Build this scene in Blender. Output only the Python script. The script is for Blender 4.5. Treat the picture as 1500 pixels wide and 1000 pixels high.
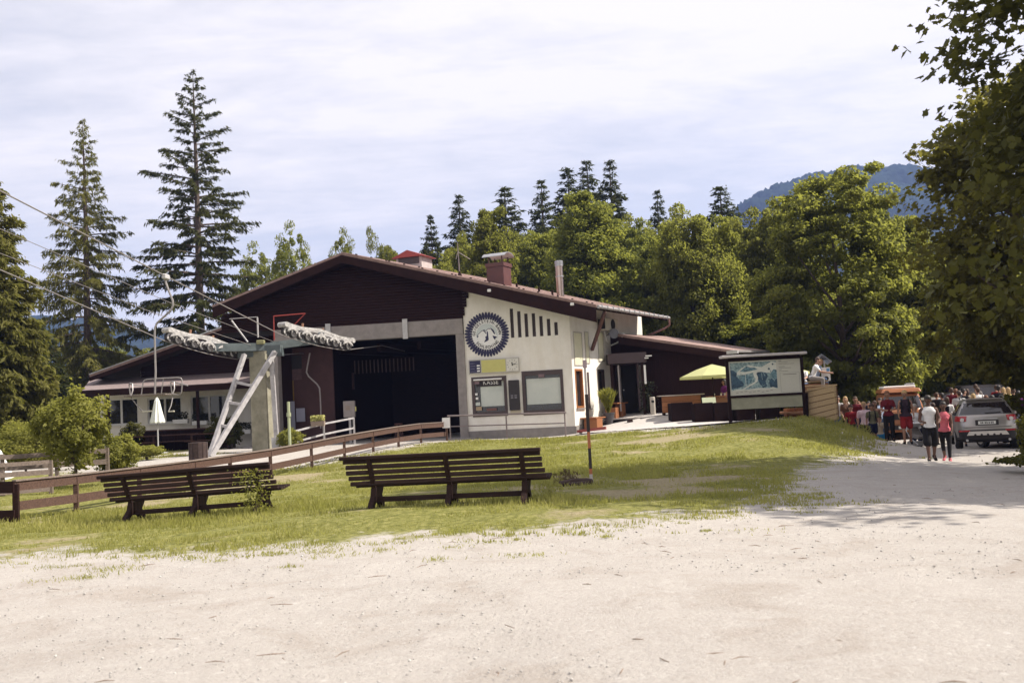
import bpy, bmesh, math, random
import numpy as np
from mathutils import Vector, Matrix, Euler
for o in list(bpy.data.objects): bpy.data.objects.remove(o)
SC = bpy.context.scene
COL = SC.collection
R = math.radians
rng = np.random.default_rng(7)
random.seed(7)

# ------------------------------------------------------------------ camera
EYE = 1.65
PITCH = math.atan(100/1458.33)
ROLL = R(3.0)
cd = bpy.data.cameras.new('camera'); cam = bpy.data.objects.new('camera', cd); COL.objects.link(cam)
cd.sensor_width = 36; cd.lens = 35; cd.clip_start = .1; cd.clip_end = 9000
cam.matrix_world = Matrix.Translation((0, 0, EYE)) @ Matrix.Rotation(R(90)+PITCH, 4, 'X') @ Matrix.Rotation(-ROLL, 4, 'Z')
cd.dof.use_dof = True; cd.dof.focus_distance = 27; cd.dof.aperture_fstop = 2.4
SC.camera = cam

# ------------------------------------------------------------------ sky and sun
SUN_AZ, SUN_EL = 93, 48          # azimuth clockwise from the view direction
w = bpy.data.worlds.new('World'); SC.world = w; w.use_nodes = True
wn, wl = w.node_tree.nodes, w.node_tree.links
wn.clear()
def wnode(t, **k):
    n = wn.new(t)
    for a, b in k.items(): setattr(n, a, b)
    return n
wo = wnode('ShaderNodeOutputWorld'); bg = wnode('ShaderNodeBackground'); bg.inputs[1].default_value = .070
sky = wnode('ShaderNodeTexSky', sky_type='NISHITA', sun_disc=False)
sky.sun_elevation = R(SUN_EL); sky.sun_rotation = R(SUN_AZ); sky.altitude = 600; sky.air_density = 1.0; sky.dust_density = 1.2; sky.ozone_density = 1.6
tc = wnode('ShaderNodeTexCoord'); sep = wnode('ShaderNodeSeparateXYZ'); wl.new(tc.outputs['Generated'], sep.inputs[0])
def wmath(op, a, b=None, clamp=False):
    n = wnode('ShaderNodeMath', operation=op, use_clamp=clamp)
    for i, v in enumerate((a, b)):
        if v is None: continue
        if hasattr(v, 'node'): wl.new(v, n.inputs[i])
        else: n.inputs[i].default_value = v
    return n.outputs[0]
zz = wmath('ADD', wmath('MAXIMUM', sep.outputs[2], 0.0), .10)
px_, py_ = wmath('DIVIDE', sep.outputs[0], zz), wmath('DIVIDE', sep.outputs[1], zz)
cb = wnode('ShaderNodeCombineXYZ'); wl.new(px_, cb.inputs[0]); wl.new(py_, cb.inputs[1])
def wnoise(scale, detail, rough, dist, sx, sy, ox=0, oy=0, rz=0):
    m = wnode('ShaderNodeMapping'); m.inputs['Scale'].default_value = (sx, sy, 1); m.inputs['Location'].default_value = (ox, oy, 0); m.inputs['Rotation'].default_value = (0, 0, rz)
    wl.new(cb.outputs[0], m.inputs[0])
    n = wnode('ShaderNodeTexNoise'); n.inputs['Scale'].default_value = scale; n.inputs['Detail'].default_value = detail; n.inputs['Roughness'].default_value = rough; n.inputs['Distortion'].default_value = dist
    wl.new(m.outputs[0], n.inputs['Vector']); return n.outputs[0]
n1 = wnoise(.42, 6, .55, .3, 1, 1.25, 3.1, 1.7, R(-18))      # big sheets
n2 = wnoise(2.6, 7, .62, .5, .55, 1.35, 0, 0, R(-24))        # wavy streaks
n3 = wnoise(7.5, 4, .6, .3, 1, 1.6, 5, 2, R(12))             # small mackerel ripples
def cen(n, k): return wmath('MULTIPLY', wmath('SUBTRACT', n, .5), k)
cover = wmath('ADD', cen(n1, 2.4), wmath('ADD', cen(n2, 1.5), cen(n3, .55)))
elev = wmath('MULTIPLY', wmath('SUBTRACT', sep.outputs[2], .235), 3.2)
cover = wmath('ADD', wmath('ADD', cover, .5), wmath('MINIMUM', wmath('MAXIMUM', elev, -.16), .30))
rmp = wnode('ShaderNodeValToRGB'); wl.new(cover, rmp.inputs[0])
rmp.color_ramp.elements[0].position = .22; rmp.color_ramp.elements[0].color = (.62, .62, .62, 1)
rmp.color_ramp.elements[1].position = .92; rmp.color_ramp.elements[1].color = (.97, .97, .97, 1)
mx = wnode('ShaderNodeMix', data_type='RGBA'); wl.new(rmp.outputs[0], mx.inputs[0]); wl.new(sky.outputs[0], mx.inputs[6])
mx.inputs[7].default_value = (9.6, 9.1, 9.0, 1)
wl.new(mx.outputs[2], bg.inputs[0]); wl.new(bg.outputs[0], wo.inputs[0])
sd = bpy.data.lights.new('sun', 'SUN'); sd.energy = 5.0; sd.angle = R(.53); sd.color = (1, .925, .81)
sun = bpy.data.objects.new('sun', sd); COL.objects.link(sun); sun.location = (40, 20, 60)
SUN = Vector((math.sin(R(SUN_AZ))*math.cos(R(SUN_EL)), math.cos(R(SUN_AZ))*math.cos(R(SUN_EL)), math.sin(R(SUN_EL))))
sun.rotation_euler = (-SUN).to_track_quat('-Z', 'Y').to_euler()
vs = SC.view_settings; vs.view_transform = 'Standard'; vs.look = 'None'; vs.exposure = .80; vs.gamma = 1; vs.use_curve_mapping = False
SC.cycles.max_bounces = 8; SC.cycles.diffuse_bounces = 3; SC.cycles.transparent_max_bounces = 8; SC.cycles.transmission_bounces = 4; SC.cycles.volume_bounces = 0

# ------------------------------------------------------------------ survey: picture ray -> point at a chosen depth
FPX = 1500*35/36
_fw = np.array([0, math.cos(PITCH), math.sin(PITCH)]); _u0 = np.array([0, -math.sin(PITCH), math.cos(PITCH)]); _r0 = np.array([1., 0, 0])
_up = _u0*math.cos(ROLL)+_r0*math.sin(ROLL); _rt = _r0*math.cos(ROLL)-_u0*math.sin(ROLL)
_C = np.array([0, 0, EYE])
def ray(x, y): return _fw+_rt*(x-750)/FPX+_up*(500-y)/FPX
def at(x, y, d):
    r = ray(x, y); return Vector(_C+r*(d/r[1]))
def on_plane(x, y, o, n):
    r = ray(x, y); t = ((np.array(o)-_C) @ np.array(n))/(r @ np.array(n)); return Vector(_C+r*t)
def at_z(x, y, z):
    r = ray(x, y); return Vector(_C+r*((z-EYE)/r[2]))
def proj(p):
    v = np.array(p)-_C; z = v @ _fw; return (750+FPX*(v @ _rt)/z, 500-FPX*(v @ _up)/z)

# ------------------------------------------------------------------ terrain heights
CP = np.array([(0,0,0),(-10,5,0),(10,5,0),(0,9,0),(-10,12,0),(6,12,-.02),(12,13,-.12),(-2.5,16.5,.11),(.2,16.5,.12),(-7.7,19,-.03),(-4.9,19,.03),(1.4,20,.06),
 (-9.6,19,.03),(-6.9,28,.16),(-2.9,40,.54),(8,36.6,.74),(10.6,36.6,.74),(-9.8,39,.56),(14.5,31,-.34),(11.4,27,-.36),(13.3,36,-.5),(15.4,40,-.5),(10.4,30,-.15),
 (3.7,15,.03),(6.5,20,-.05),(11.3,36.5,.5),(12.6,38,-.45),(-18,50,.62),(-24,52,.6),(0,43,.46),(-6,46,.5),(-6,56,.5),(2.5,42.2,.48),(5,46,1.1),(8,45,1.0),(6,41,.78),(9.5,41,.8),(3.8,44.2,.75),
 (22,45,-.26),(18.5,43,-.34),(20,48.5,-.12),(22,30,-.4),(25,60,-.2),(10,62,.8),(-10,66,.6),(-32,40,.4),(-25,25,.2),(-15,15,0),(13,20,-.25),(19,22,-.2),(5,28,.2),(0,28,.22),(3,34,.42),(8.6,30,.28),(9.6,33,.45),(-14,32,.4),(-16,38,.5),(10.8,42,.75),(12.4,44,-.5),(-30,8,0),(30,8,-.1),(0,-30,0),(-40,70,.6),(45,70,-.5),(40,20,-.2),(0,95,.4)], float)
_d = np.hypot(CP[:, None, 0]-CP[None, :, 0], CP[:, None, 1]-CP[None, :, 1])
_wt = np.linalg.solve(-np.sqrt(_d**2+1.5**2)+np.eye(len(CP))*-.02, CP[:, 2])
def tz(x, y):
    x = np.asarray(x, float); y = np.asarray(y, float)
    s = np.zeros(np.broadcast(x, y).shape)
    for c, wv in zip(CP, _wt): s = s-wv*np.sqrt((x-c[0])**2+(y-c[1])**2+2.25)
    far = np.clip((np.hypot(x, y-30)-70)/40, 0, 1)
    return s*(1-far)+.1*far
def tzf(x, y): return float(tz(x, y))
def stand(px, d, y0=660):
    """ground point at depth d under picture column px"""
    y = y0
    for _ in range(6):
        p = at(px, y, d); z = tzf(p.x, d); y = proj((p.x, d, z))[1]
    return Vector((p.x, d, z))

# ------------------------------------------------------------------ materials
MATS = {}
def mat(name, col, rough=.7, var=.15, scale=6, bump=0, bscale=40, metal=0, spec=.5, trans=0, tcol=None, emis=None, alpha=None, coord='Object', objvar=0, col2=None, hue=0):
    if name in MATS: return MATS[name]
    m = bpy.data.materials.new(name); m.use_nodes = True; nt = m.node_tree; N, L = nt.nodes, nt.links
    b = N['Principled BSDF']; b.inputs['Roughness'].default_value = rough; b.inputs['Metallic'].default_value = metal
    b.inputs['Specular IOR Level'].default_value = spec
    t = N.new('ShaderNodeTexCoord')
    nz = N.new('ShaderNodeTexNoise'); nz.inputs['Scale'].default_value = scale; nz.inputs['Detail'].default_value = 5; nz.inputs['Roughness'].default_value = .65
    L.new(t.outputs[coord], nz.inputs['Vector'])
    r = N.new('ShaderNodeValToRGB'); r.color_ramp.elements[0].position = .3; r.color_ramp.elements[1].position = .72
    c = np.array(col)
    r.color_ramp.elements[0].color = (*(c*(1-var)), 1); r.color_ramp.elements[1].color = (*(np.array(col2) if col2 else np.minimum(c*(1+var), 1)), 1)
    L.new(nz.outputs[0], r.inputs[0]); out = r.outputs[0]
    if objvar:
        oi = N.new('ShaderNodeObjectInfo'); h = N.new('ShaderNodeHueSaturation')
        mr = N.new('ShaderNodeMapRange'); mr.inputs[3].default_value = 1-objvar; mr.inputs[4].default_value = 1+objvar
        L.new(oi.outputs['Random'], mr.inputs[0]); L.new(mr.outputs[0], h.inputs['Value'])
        mh = N.new('ShaderNodeMapRange'); mh.inputs[3].default_value = .5-hue; mh.inputs[4].default_value = .5+hue
        L.new(oi.outputs['Random'], mh.inputs[0]); L.new(mh.outputs[0], h.inputs['Hue']); L.new(out, h.inputs['Color']); out = h.outputs[0]
    L.new(out, b.inputs['Base Color'])
    if bump:
        nb = N.new('ShaderNodeTexNoise'); nb.inputs['Scale'].default_value = bscale; nb.inputs['Detail'].default_value = 4; L.new(t.outputs[coord], nb.inputs['Vector'])
        bp = N.new('ShaderNodeBump'); bp.inputs['Strength'].default_value = bump; bp.inputs['Distance'].default_value = .02; L.new(nb.outputs[0], bp.inputs['Height']); L.new(bp.outputs[0], b.inputs['Normal'])
    if trans:
        tb = N.new('ShaderNodeBsdfTranslucent'); tb.inputs[0].default_value = (*(tcol or col), 1)
        ms = N.new('ShaderNodeMixShader'); ms.inputs[0].default_value = trans
        L.new(b.outputs[0], ms.inputs[1]); L.new(tb.outputs[0], ms.inputs[2]); L.new(ms.outputs[0], N['Material Output'].inputs[0])
    if emis: b.inputs['Emission Color'].default_value = (*col, 1); b.inputs['Emission Strength'].default_value = emis
    MATS[name] = m; return m
def wood(name, col, var=.35, axis=0, rough=.75, bump=.35):
    if name in MATS: return MATS[name]
    m = mat(name, col, rough, var, 3, 0, spec=.15); N, L = m.node_tree.nodes, m.node_tree.links
    nz = [n for n in N if n.type == 'TEX_NOISE'][0]; t = [n for n in N if n.type == 'TEX_COORD'][0]
    mp = N.new('ShaderNodeMapping'); s = [22, 22, 22]; s[axis] = 1.2; mp.inputs['Scale'].default_value = s
    L.new(t.outputs['Object'], mp.inputs[0]); L.new(mp.outputs[0], nz.inputs['Vector']); nz.inputs['Scale'].default_value = 1.6
    bp = N.new('ShaderNodeBump'); bp.inputs['Strength'].default_value = bump; bp.inputs['Distance'].default_value = .01
    L.new(nz.outputs[0], bp.inputs['Height']); L.new(bp.outputs[0], N['Principled BSDF'].inputs['Normal'])
    return m
def glass(name, col=(.02, .02, .022), rough=.06):
    if name in MATS: return MATS[name]
    return mat(name, col, rough, .3, 2, spec=.8)

# ------------------------------------------------------------------ mesh building
def basis(o):
    m = o.matrix_basis.copy(); p = o.parent
    while p is not None: m = p.matrix_basis @ m; p = p.parent
    return m
class MB:
    def __init__(s): s.v, s.f = [], []
    def add(s, vs, fs):
        n = len(s.v); s.v += [tuple(v) for v in vs]; s.f += [tuple(i+n for i in f) for f in fs]; return s
    def box(s, c, size, rot=None, top=None):
        """box about c; top=(sx,sy) tapers the upper face"""
        hx, hy, hz = size[0]/2, size[1]/2, size[2]/2; tx, ty = (top if top else (1, 1))
        p = [Vector((x*hx*(tx if z > 0 else 1), y*hy*(ty if z > 0 else 1), z*hz)) for z in (-1, 1) for y in (-1, 1) for x in (-1, 1)]
        m = rot if rot is not None else Matrix.Identity(3)
        if isinstance(m, (int, float)): m = Matrix.Rotation(m, 3, 'Z')
        p = [m @ q + Vector(c) for q in p]
        return s.add(p, [(0,2,3,1),(4,5,7,6),(0,1,5,4),(2,6,7,3),(0,4,6,2),(1,3,7,5)])
    def span(s, a, b): return s.box([(a[i]+b[i])/2 for i in range(3)], [abs(b[i]-a[i]) for i in range(3)])
    def beam(s, a, b, w, h, up=(0, 0, 1)):
        a, b = Vector(a), Vector(b); d = b-a; L = d.length; d.normalize(); u = Vector(up)
        if abs(d.dot(u)) > .98: u = Vector((0, 1, 0))
        sd_ = d.cross(u).normalized(); u = sd_.cross(d)
        m = Matrix((sd_, d, u)).transposed(); return s.box((a+b)/2, (w, L, h), m)
    def tube(s, pts, r, n=8, cap=True):
        pts = [Vector(p) for p in pts]; rs = r if hasattr(r, '__len__') else [r]*len(pts); k0 = len(s.v); prev = None
        for i, p in enumerate(pts):
            t = (pts[min(i+1, len(pts)-1)]-pts[max(i-1, 0)]).normalized()
            if prev is None:
                a = Vector((0, 0, 1)) if abs(t.z) < .9 else Vector((1, 0, 0)); x = t.cross(a).normalized()
            else: x = (prev-t*prev.dot(t)).normalized()
            prev = x; y = t.cross(x)
            s.v += [tuple(p+(x*math.cos(j*2*math.pi/n)+y*math.sin(j*2*math.pi/n))*rs[i]) for j in range(n)]
        for i in range(len(pts)-1):
            for j in range(n): s.f.append((k0+i*n+j, k0+i*n+(j+1) % n, k0+(i+1)*n+(j+1) % n, k0+(i+1)*n+j))
        if cap: s.f.append(tuple(k0+j for j in range(n))[::-1]); s.f.append(tuple(k0+(len(pts)-1)*n+j for j in range(n)))
        return s
    def cyl(s, a, b, r, n=16, r2=None): return s.tube([a, b], [r, r if r2 is None else r2], n)
    def prism(s, poly, d):
        """polygon (list of 3D points) extruded by vector d"""
        n = len(poly); d = Vector(d); p = [Vector(q) for q in poly]
        s.add(p+[q+d for q in p], [tuple(range(n))[::-1], tuple(range(n, 2*n))]+[(i, (i+1) % n, n+(i+1) % n, n+i) for i in range(n)]); return s
    def lathe(s, prof, c=(0, 0, 0), n=20):
        k = len(s.v); c = Vector(c)
        for r, z in prof: s.v += [(c.x+r*math.cos(j*2*math.pi/n), c.y+r*math.sin(j*2*math.pi/n), c.z+z) for j in range(n)]
        for i in range(len(prof)-1):
            for j in range(n): s.f.append((k+i*n+j, k+i*n+(j+1) % n, k+(i+1)*n+(j+1) % n, k+(i+1)*n+j))
        s.f.append(tuple(k+j for j in range(n))[::-1]); s.f.append(tuple(k+(len(prof)-1)*n+j for j in range(n))); return s
    def build(s, name, m, parent=None, local=False, smooth=False, bevel=0):
        me = bpy.data.meshes.new(name); vs = s.v
        if parent is not None and not local:
            inv = basis(parent).inverted(); vs = [tuple(inv @ Vector(v)) for v in vs]
        me.from_pydata(vs, [], s.f)
        bm = bmesh.new(); bm.from_mesh(me); bmesh.ops.recalc_face_normals(bm, faces=bm.faces)
        if bevel: bmesh.ops.bevel(bm, geom=list(bm.edges), offset=bevel, segments=1, affect='EDGES')
        bm.to_mesh(me); bm.free()
        if m is not None: me.materials.append(m)
        if smooth:
            me.polygons.foreach_set('use_smooth', [True]*len(me.polygons))
            me.set_sharp_from_angle(angle=R(38))
        o = bpy.data.objects.new(name, me); COL.objects.link(o); o.parent = parent; return o
def tag(o, label=None, cat=None, group=None, kind=None):
    for k, v in (('label', label), ('category', cat), ('group', group), ('kind', kind)):
        if v: o[k] = v
    return o
def thing(name, label, cat, loc=(0, 0, 0), rz=0, group=None):
    o = bpy.data.objects.new(name, None); COL.objects.link(o); o.location = loc; o.rotation_euler = (0, 0, rz); o.empty_display_size = .2
    o.matrix_basis = Matrix.Translation(Vector(loc)) @ Matrix.Rotation(rz, 4, 'Z')
    return tag(o, label, cat, group)
def copy_tree(o, parent=None):
    c = o.copy(); COL.objects.link(c)
    if parent is not None: c.parent = parent
    for ch in list(o.children): copy_tree(ch, c)
    return c
def np_mesh(name, V, F, m, parent=None, smooth=False, mi=None, mats=None):
    me = bpy.data.meshes.new(name); V = np.asarray(V, np.float32); F = np.asarray(F, np.int32); k = F.shape[1]
    me.vertices.add(len(V)); me.vertices.foreach_set('co', V.ravel()); me.loops.add(F.size); me.loops.foreach_set('vertex_index', F.ravel())
    me.polygons.add(len(F)); me.polygons.foreach_set('loop_start', np.arange(0, F.size, k, dtype=np.int32))
    me.update(calc_edges=True); me.validate()
    for q in (mats or [m]): me.materials.append(q)
    if mi is not None: me.polygons.foreach_set('material_index', np.asarray(mi, np.int32))
    if smooth: me.polygons.foreach_set('use_smooth', np.ones(len(F), bool))
    o = bpy.data.objects.new(name, me); COL.objects.link(o); o.parent = parent; return o
def text_mesh(name, s, size, m, parent, M, extrude=.004, align='CENTER', sx=1, bold=.022, space=1.0):
    cu = bpy.data.curves.new(name, 'FONT'); cu.body = s; cu.size = size; cu.align_x = align; cu.align_y = 'CENTER'; cu.extrude = extrude; cu.offset = size*bold; cu.space_character = space
    t = bpy.data.objects.new(name, cu); COL.objects.link(t); dg = bpy.context.evaluated_depsgraph_get()
    me = bpy.data.meshes.new_from_object(t.evaluated_get(dg)); bpy.data.objects.remove(t); bpy.data.curves.remove(cu)
    inv = basis(parent).inverted() if parent is not None else Matrix.Identity(4)
    me.transform(inv @ M @ Matrix.Diagonal((sx, 1, 1, 1))); me.materials.clear(); me.materials.append(m)
    o = bpy.data.objects.new(name, me); COL.objects.link(o); o.parent = parent; return o
# ================================================================== GROUND
def pip(poly, x, y):
    ins = np.zeros(x.shape, bool); dist = np.full(x.shape, 1e9); n = len(poly)
    for i in range(n):
        (x1, y1), (x2, y2) = poly[i], poly[(i+1) % n]
        c = ((y1 > y) != (y2 > y)) & (x < (x2-x1)*(y-y1)/((y2-y1) if y2 != y1 else 1e-9)+x1); ins ^= c
        dx, dy = x2-x1, y2-y1; t = np.clip(((x-x1)*dx+(y-y1)*dy)/(dx*dx+dy*dy), 0, 1); dist = np.minimum(dist, np.hypot(x-x1-t*dx, y-y1-t*dy))
    return np.where(ins, dist, -dist)
GRASS = [(-60,13.6),(-6.8,13.4),(-4.6,12.7),(-2.2,12.8),(0,12.9),(1.4,13.2),(2.8,14.1),(3.7,15.0),(4.6,17.2),(5.9,20),(7.6,24),(9.6,28.2),(11.0,30.5),(11.9,34),(12.1,38),(12.3,46),(14,60),(10.4,47.5),(10.9,36.4),(7.6,36.2),(5,37.8),(3.6,39.6),(-2.6,40.4),(-60,41)]
PATH = [(-2.4,42),(-2.9,40.1),(-4.2,37.0),(-5.5,33.6),(-6.9,30.6),(-8.6,30.0),(-12,30.8),(-17,33),(-22,35),(-22,37.5),(-16,36.6),(-12.2,38),(-11.3,44)]
LAWN2 = [(-60,41),(-22,40),(-15,40),(-13,44),(-13,47),(-26,47),(-60,50)]
RIGHTB = [(15.3,20),(14.2,22),(14.4,25),(16.5,28),(40,30),(60,10),(30,8),(17.5,14)]
WOOD = [(-80,52),(-24,54),(-24,64),(-10,66),(10,60),(16,57),(28,56),(28,46),(60,46),(90,120),(-90,120)]
def grass_mask(x, y):
    a = pip(GRASS, x, y); a = np.minimum(a, -pip(PATH, x, y))
    a = np.maximum(a, pip(LAWN2, x, y)); a = np.maximum(a, pip(RIGHTB, x, y)); a = np.maximum(a, pip(WOOD, x, y)); return a
def axis(lo, hi, a, b, st, growth=1.22):
    c = list(np.arange(a, b+1e-6, st)); s = st; v = b
    while v < hi: s *= growth; v += s; c.append(v)
    s = st; v = a; pre = []
    while v > lo: s *= growth; v -= s; pre.append(v)
    return np.array(pre[::-1]+c)
gx, gy = axis(-2600, 2600, -26, 26, .26), axis(-80, 2600, 3, 52, .26)
GX, GY = np.meshgrid(gx, gy)
def fbm(x, y, s, seed=0):
    r = np.random.default_rng(seed); out = np.zeros_like(x)
    for k in range(7):
        a = r.uniform(0, 6.28); f = s*(1.7**k); out += np.sin(x*math.cos(a)*f+y*math.sin(a)*f+r.uniform(0, 6.28))*(.62**k)*np.cos(x*math.sin(a*1.7)*f*.7-y*math.cos(a*1.3)*f*.8+r.uniform(0, 6.28))
    return out
def bare_field(x, y): return fbm(x, y, .55, 31)*.75+fbm(x, y, 2.1, 32)*.45
GZ = tz(GX, GY); GM = grass_mask(GX, GY)
GZ = GZ+np.where(np.hypot(GX, GY-25) < 60, fbm(GX, GY, 1.1, 3)*.016+fbm(GX, GY, .4, 13)*.02, 0)+np.clip(GM/.8, 0, 1)*.03*(fbm(GX, GY, 2.3, 5)*.6+.4)
nx, ny = len(gx), len(gy); idx = np.arange(nx*ny).reshape(ny, nx)
GF = np.stack([idx[:-1, :-1], idx[:-1, 1:], idx[1:, 1:], idx[1:, :-1]], -1).reshape(-1, 4)
def ground_mat():
    m = bpy.data.materials.new('ground_grass_and_gravel'); m.use_nodes = True; N, L = m.node_tree.nodes, m.node_tree.links; b = N['Principled BSDF']; b.inputs['Roughness'].default_value = .95; b.inputs['Specular IOR Level'].default_value = .15
    t = N.new('ShaderNodeTexCoord'); at_ = N.new('ShaderNodeAttribute'); at_.attribute_name = 'grass'
    def nz(s, d=4, r=.6, dist=0):
        n = N.new('ShaderNodeTexNoise'); n.inputs['Scale'].default_value = s; n.inputs['Detail'].default_value = d; n.inputs['Roughness'].default_value = r; n.inputs['Distortion'].default_value = dist; L.new(t.outputs['Object'], n.inputs['Vector']); return n.outputs[0]
    def mth(op, a, b_, cl=False):
        n = N.new('ShaderNodeMath'); n.operation = op; n.use_clamp = cl
        for i, v in enumerate((a, b_)):
            if hasattr(v, 'node'): L.new(v, n.inputs[i])
            else: n.inputs[i].default_value = v
        return n.outputs[0]
    def ramp(src, *st):
        r = N.new('ShaderNodeValToRGB'); L.new(src, r.inputs[0]); e = r.color_ramp.elements
        while len(e) < len(st): e.new(.5)
        for q, (p, c) in zip(e, st): q.position = p; q.color = (*c, 1)
        return r.outputs[0]
    def mix(f, a, b_):
        n = N.new('ShaderNodeMix'); n.data_type = 'RGBA'; L.new(f, n.inputs[0]); L.new(a, n.inputs[6]); L.new(b_, n.inputs[7]); return n.outputs[2]
    # gravel: pale limestone grit with darker stones and buff washes
    grit = ramp(nz(55, 5, .75), (.26, (.21, .185, .165)), (.44, (.35, .322, .296)), (.60, (.41, .382, .354)), (.80, (.53, .507, .485)))
    vo = N.new('ShaderNodeTexVoronoi'); vo.inputs['Scale'].default_value = 26; L.new(t.outputs['Object'], vo.inputs['Vector'])
    st = ramp(vo.outputs['Color'], (.0, (.19, .165, .15)), (.12, (.35, .322, .296)), (.85, (.42, .392, .364)), (1, (.56, .54, .52)))
    g1 = mix(ramp(nz(3.2, 6, .7), (.38, (0, 0, 0)), (.62, (.75, .75, .75))), grit, st)
    wash = ramp(nz(.9, 9, .72, .8), (.28, (.82, .78, .745)), (.48, (.985, .985, .985)), (.72, (1.07, 1.075, 1.08)))
    ml = N.new('ShaderNodeMix'); ml.data_type = 'RGBA'; ml.blend_type = 'MULTIPLY'; ml.inputs[0].default_value = 1; L.new(g1, ml.inputs[6]); L.new(wash, ml.inputs[7])
    dirt = ramp(nz(16, 7, .75), (.28, (.14, .105, .055)), (.5, (.27, .225, .14)), (.74, (.40, .35, .25)))
    turf = ramp(nz(9, 6, .7), (.30, (.060, .062, .016)), (.5, (.16, .16, .042)), (.70, (.29, .265, .105)))
    ba = N.new('ShaderNodeAttribute'); ba.attribute_name = 'bare'
    patch = ramp(mth('ADD', ba.outputs['Fac'], mth('MULTIPLY', mth('SUBTRACT', nz(6, 6, .7), .5), 1.6)), (.48, (0, 0, 0)), (1.0, (.9, .9, .9)))
    turf2 = mix(patch, turf, dirt)
    gm = mth('ADD', mth('MULTIPLY', at_.outputs['Fac'], .55), mth('MULTIPLY', mth('SUBTRACT', nz(1.5, 7, .72, .4), .5), 2.2))
    gm = ramp(gm, (.12, (0, 0, 0)), (.42, (1, 1, 1)))
    L.new(mix(gm, ml.outputs[2], turf2), b.inputs['Base Color'])
    h = mth('ADD', mth('MULTIPLY', nz(85, 6, .75), .7), mth('MULTIPLY', vo.outputs['Distance'], -.35)); h = mth('ADD', h, mth('MULTIPLY', nz(2.2, 7, .65), 1.6))
    bp = N.new('ShaderNodeBump'); bp.inputs['Strength'].default_value = .75; bp.inputs['Distance'].default_value = .025; L.new(h, bp.inputs['Height']); L.new(bp.outputs[0], b.inputs['Normal'])
    return m
ground = np_mesh('ground', np.stack([GX, GY, GZ], -1).reshape(-1, 3), GF, ground_mat(), smooth=True); ground['kind'] = 'structure'
b_ = ground.data.attributes.new('bare', 'FLOAT', 'POINT'); b_.data.foreach_set('value', bare_field(GX, GY).ravel().astype(np.float32))
a_ = ground.data.attributes.new('grass', 'FLOAT', 'POINT'); a_.data.foreach_set('value', np.clip(GM, -3, 3).ravel().astype(np.float32))

def noise_field(x, y, s, seed): return fbm(x, y, s, seed)
M_BLADE = mat('grass_blade', (.21, .215, .05), .8, .4, .8, trans=.45, tcol=(.45, .45, .10), spec=.1, col2=(.38, .35, .14))
def blades(name, n, box, hfun, label, thr, seed, wd=.012):
    r = np.random.default_rng(seed); x = r.uniform(box[0], box[1], n); y = box[2]*(box[3]/box[2])**r.uniform(0, 1, n)
    gmv = grass_mask(x, y); keep = (gmv+r.normal(0, .12, n)+noise_field(x, y, 1.2, 11)*.6+noise_field(x, y, 7.5, 12)*.75 > thr) & (gmv > -1.8)
    keep &= bare_field(x, y)+noise_field(x, y, 6, 14)*.35+r.normal(0, .15, n) < .72
    keep &= (np.abs(x) < y*.62+2); x, y = x[keep], y[keep]; m = len(x)
    z = tz(x, y); h = hfun(x, y, r)*r.uniform(.5, 1.25, m)*np.clip(gmv[keep]*.9+.75, .35, 1); a = r.uniform(0, 6.28, m); lean = r.uniform(.1, .7, m)*h; la = r.uniform(0, 6.28, m); wv = wd*(y/16)**.7*r.uniform(.7, 1.4, m)
    b0 = np.stack([x-np.cos(a)*wv, y-np.sin(a)*wv, z-.02], -1); b1 = np.stack([x+np.cos(a)*wv, y+np.sin(a)*wv, z-.02], -1)
    tp = np.stack([x+np.cos(la)*lean, y+np.sin(la)*lean, z+h], -1)
    V = np.stack([b0, b1, tp], 1).reshape(-1, 3); F = np.arange(3*m).reshape(m, 3)
    o = np_mesh(name, V, F, M_BLADE); tag(o, label, 'grass', kind='stuff'); return o
def gh(x, y, r):
    base = .05+.035*np.clip(noise_field(x, y, .9, 21), -1, 1)+.05*np.clip(noise_field(x, y, 3, 22)-.3, 0, 1)
    bank = np.exp(-((x-(11.6))**2)/1.2-((y-35)**2)/22); return np.clip(base, .022, 1)+.18*bank+.045*np.exp(-((y-18.6)**2)/3)*(x < -3.5)+.05*np.exp(-((y-16.5)**2)/.5)*(x > -3.4)*(x < 1)
blades('grass', 460000, (-27, 16, 12.2, 48), gh, 'short sunlit yellow green grass covering the meadow and the bank', .02, 5)

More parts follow.
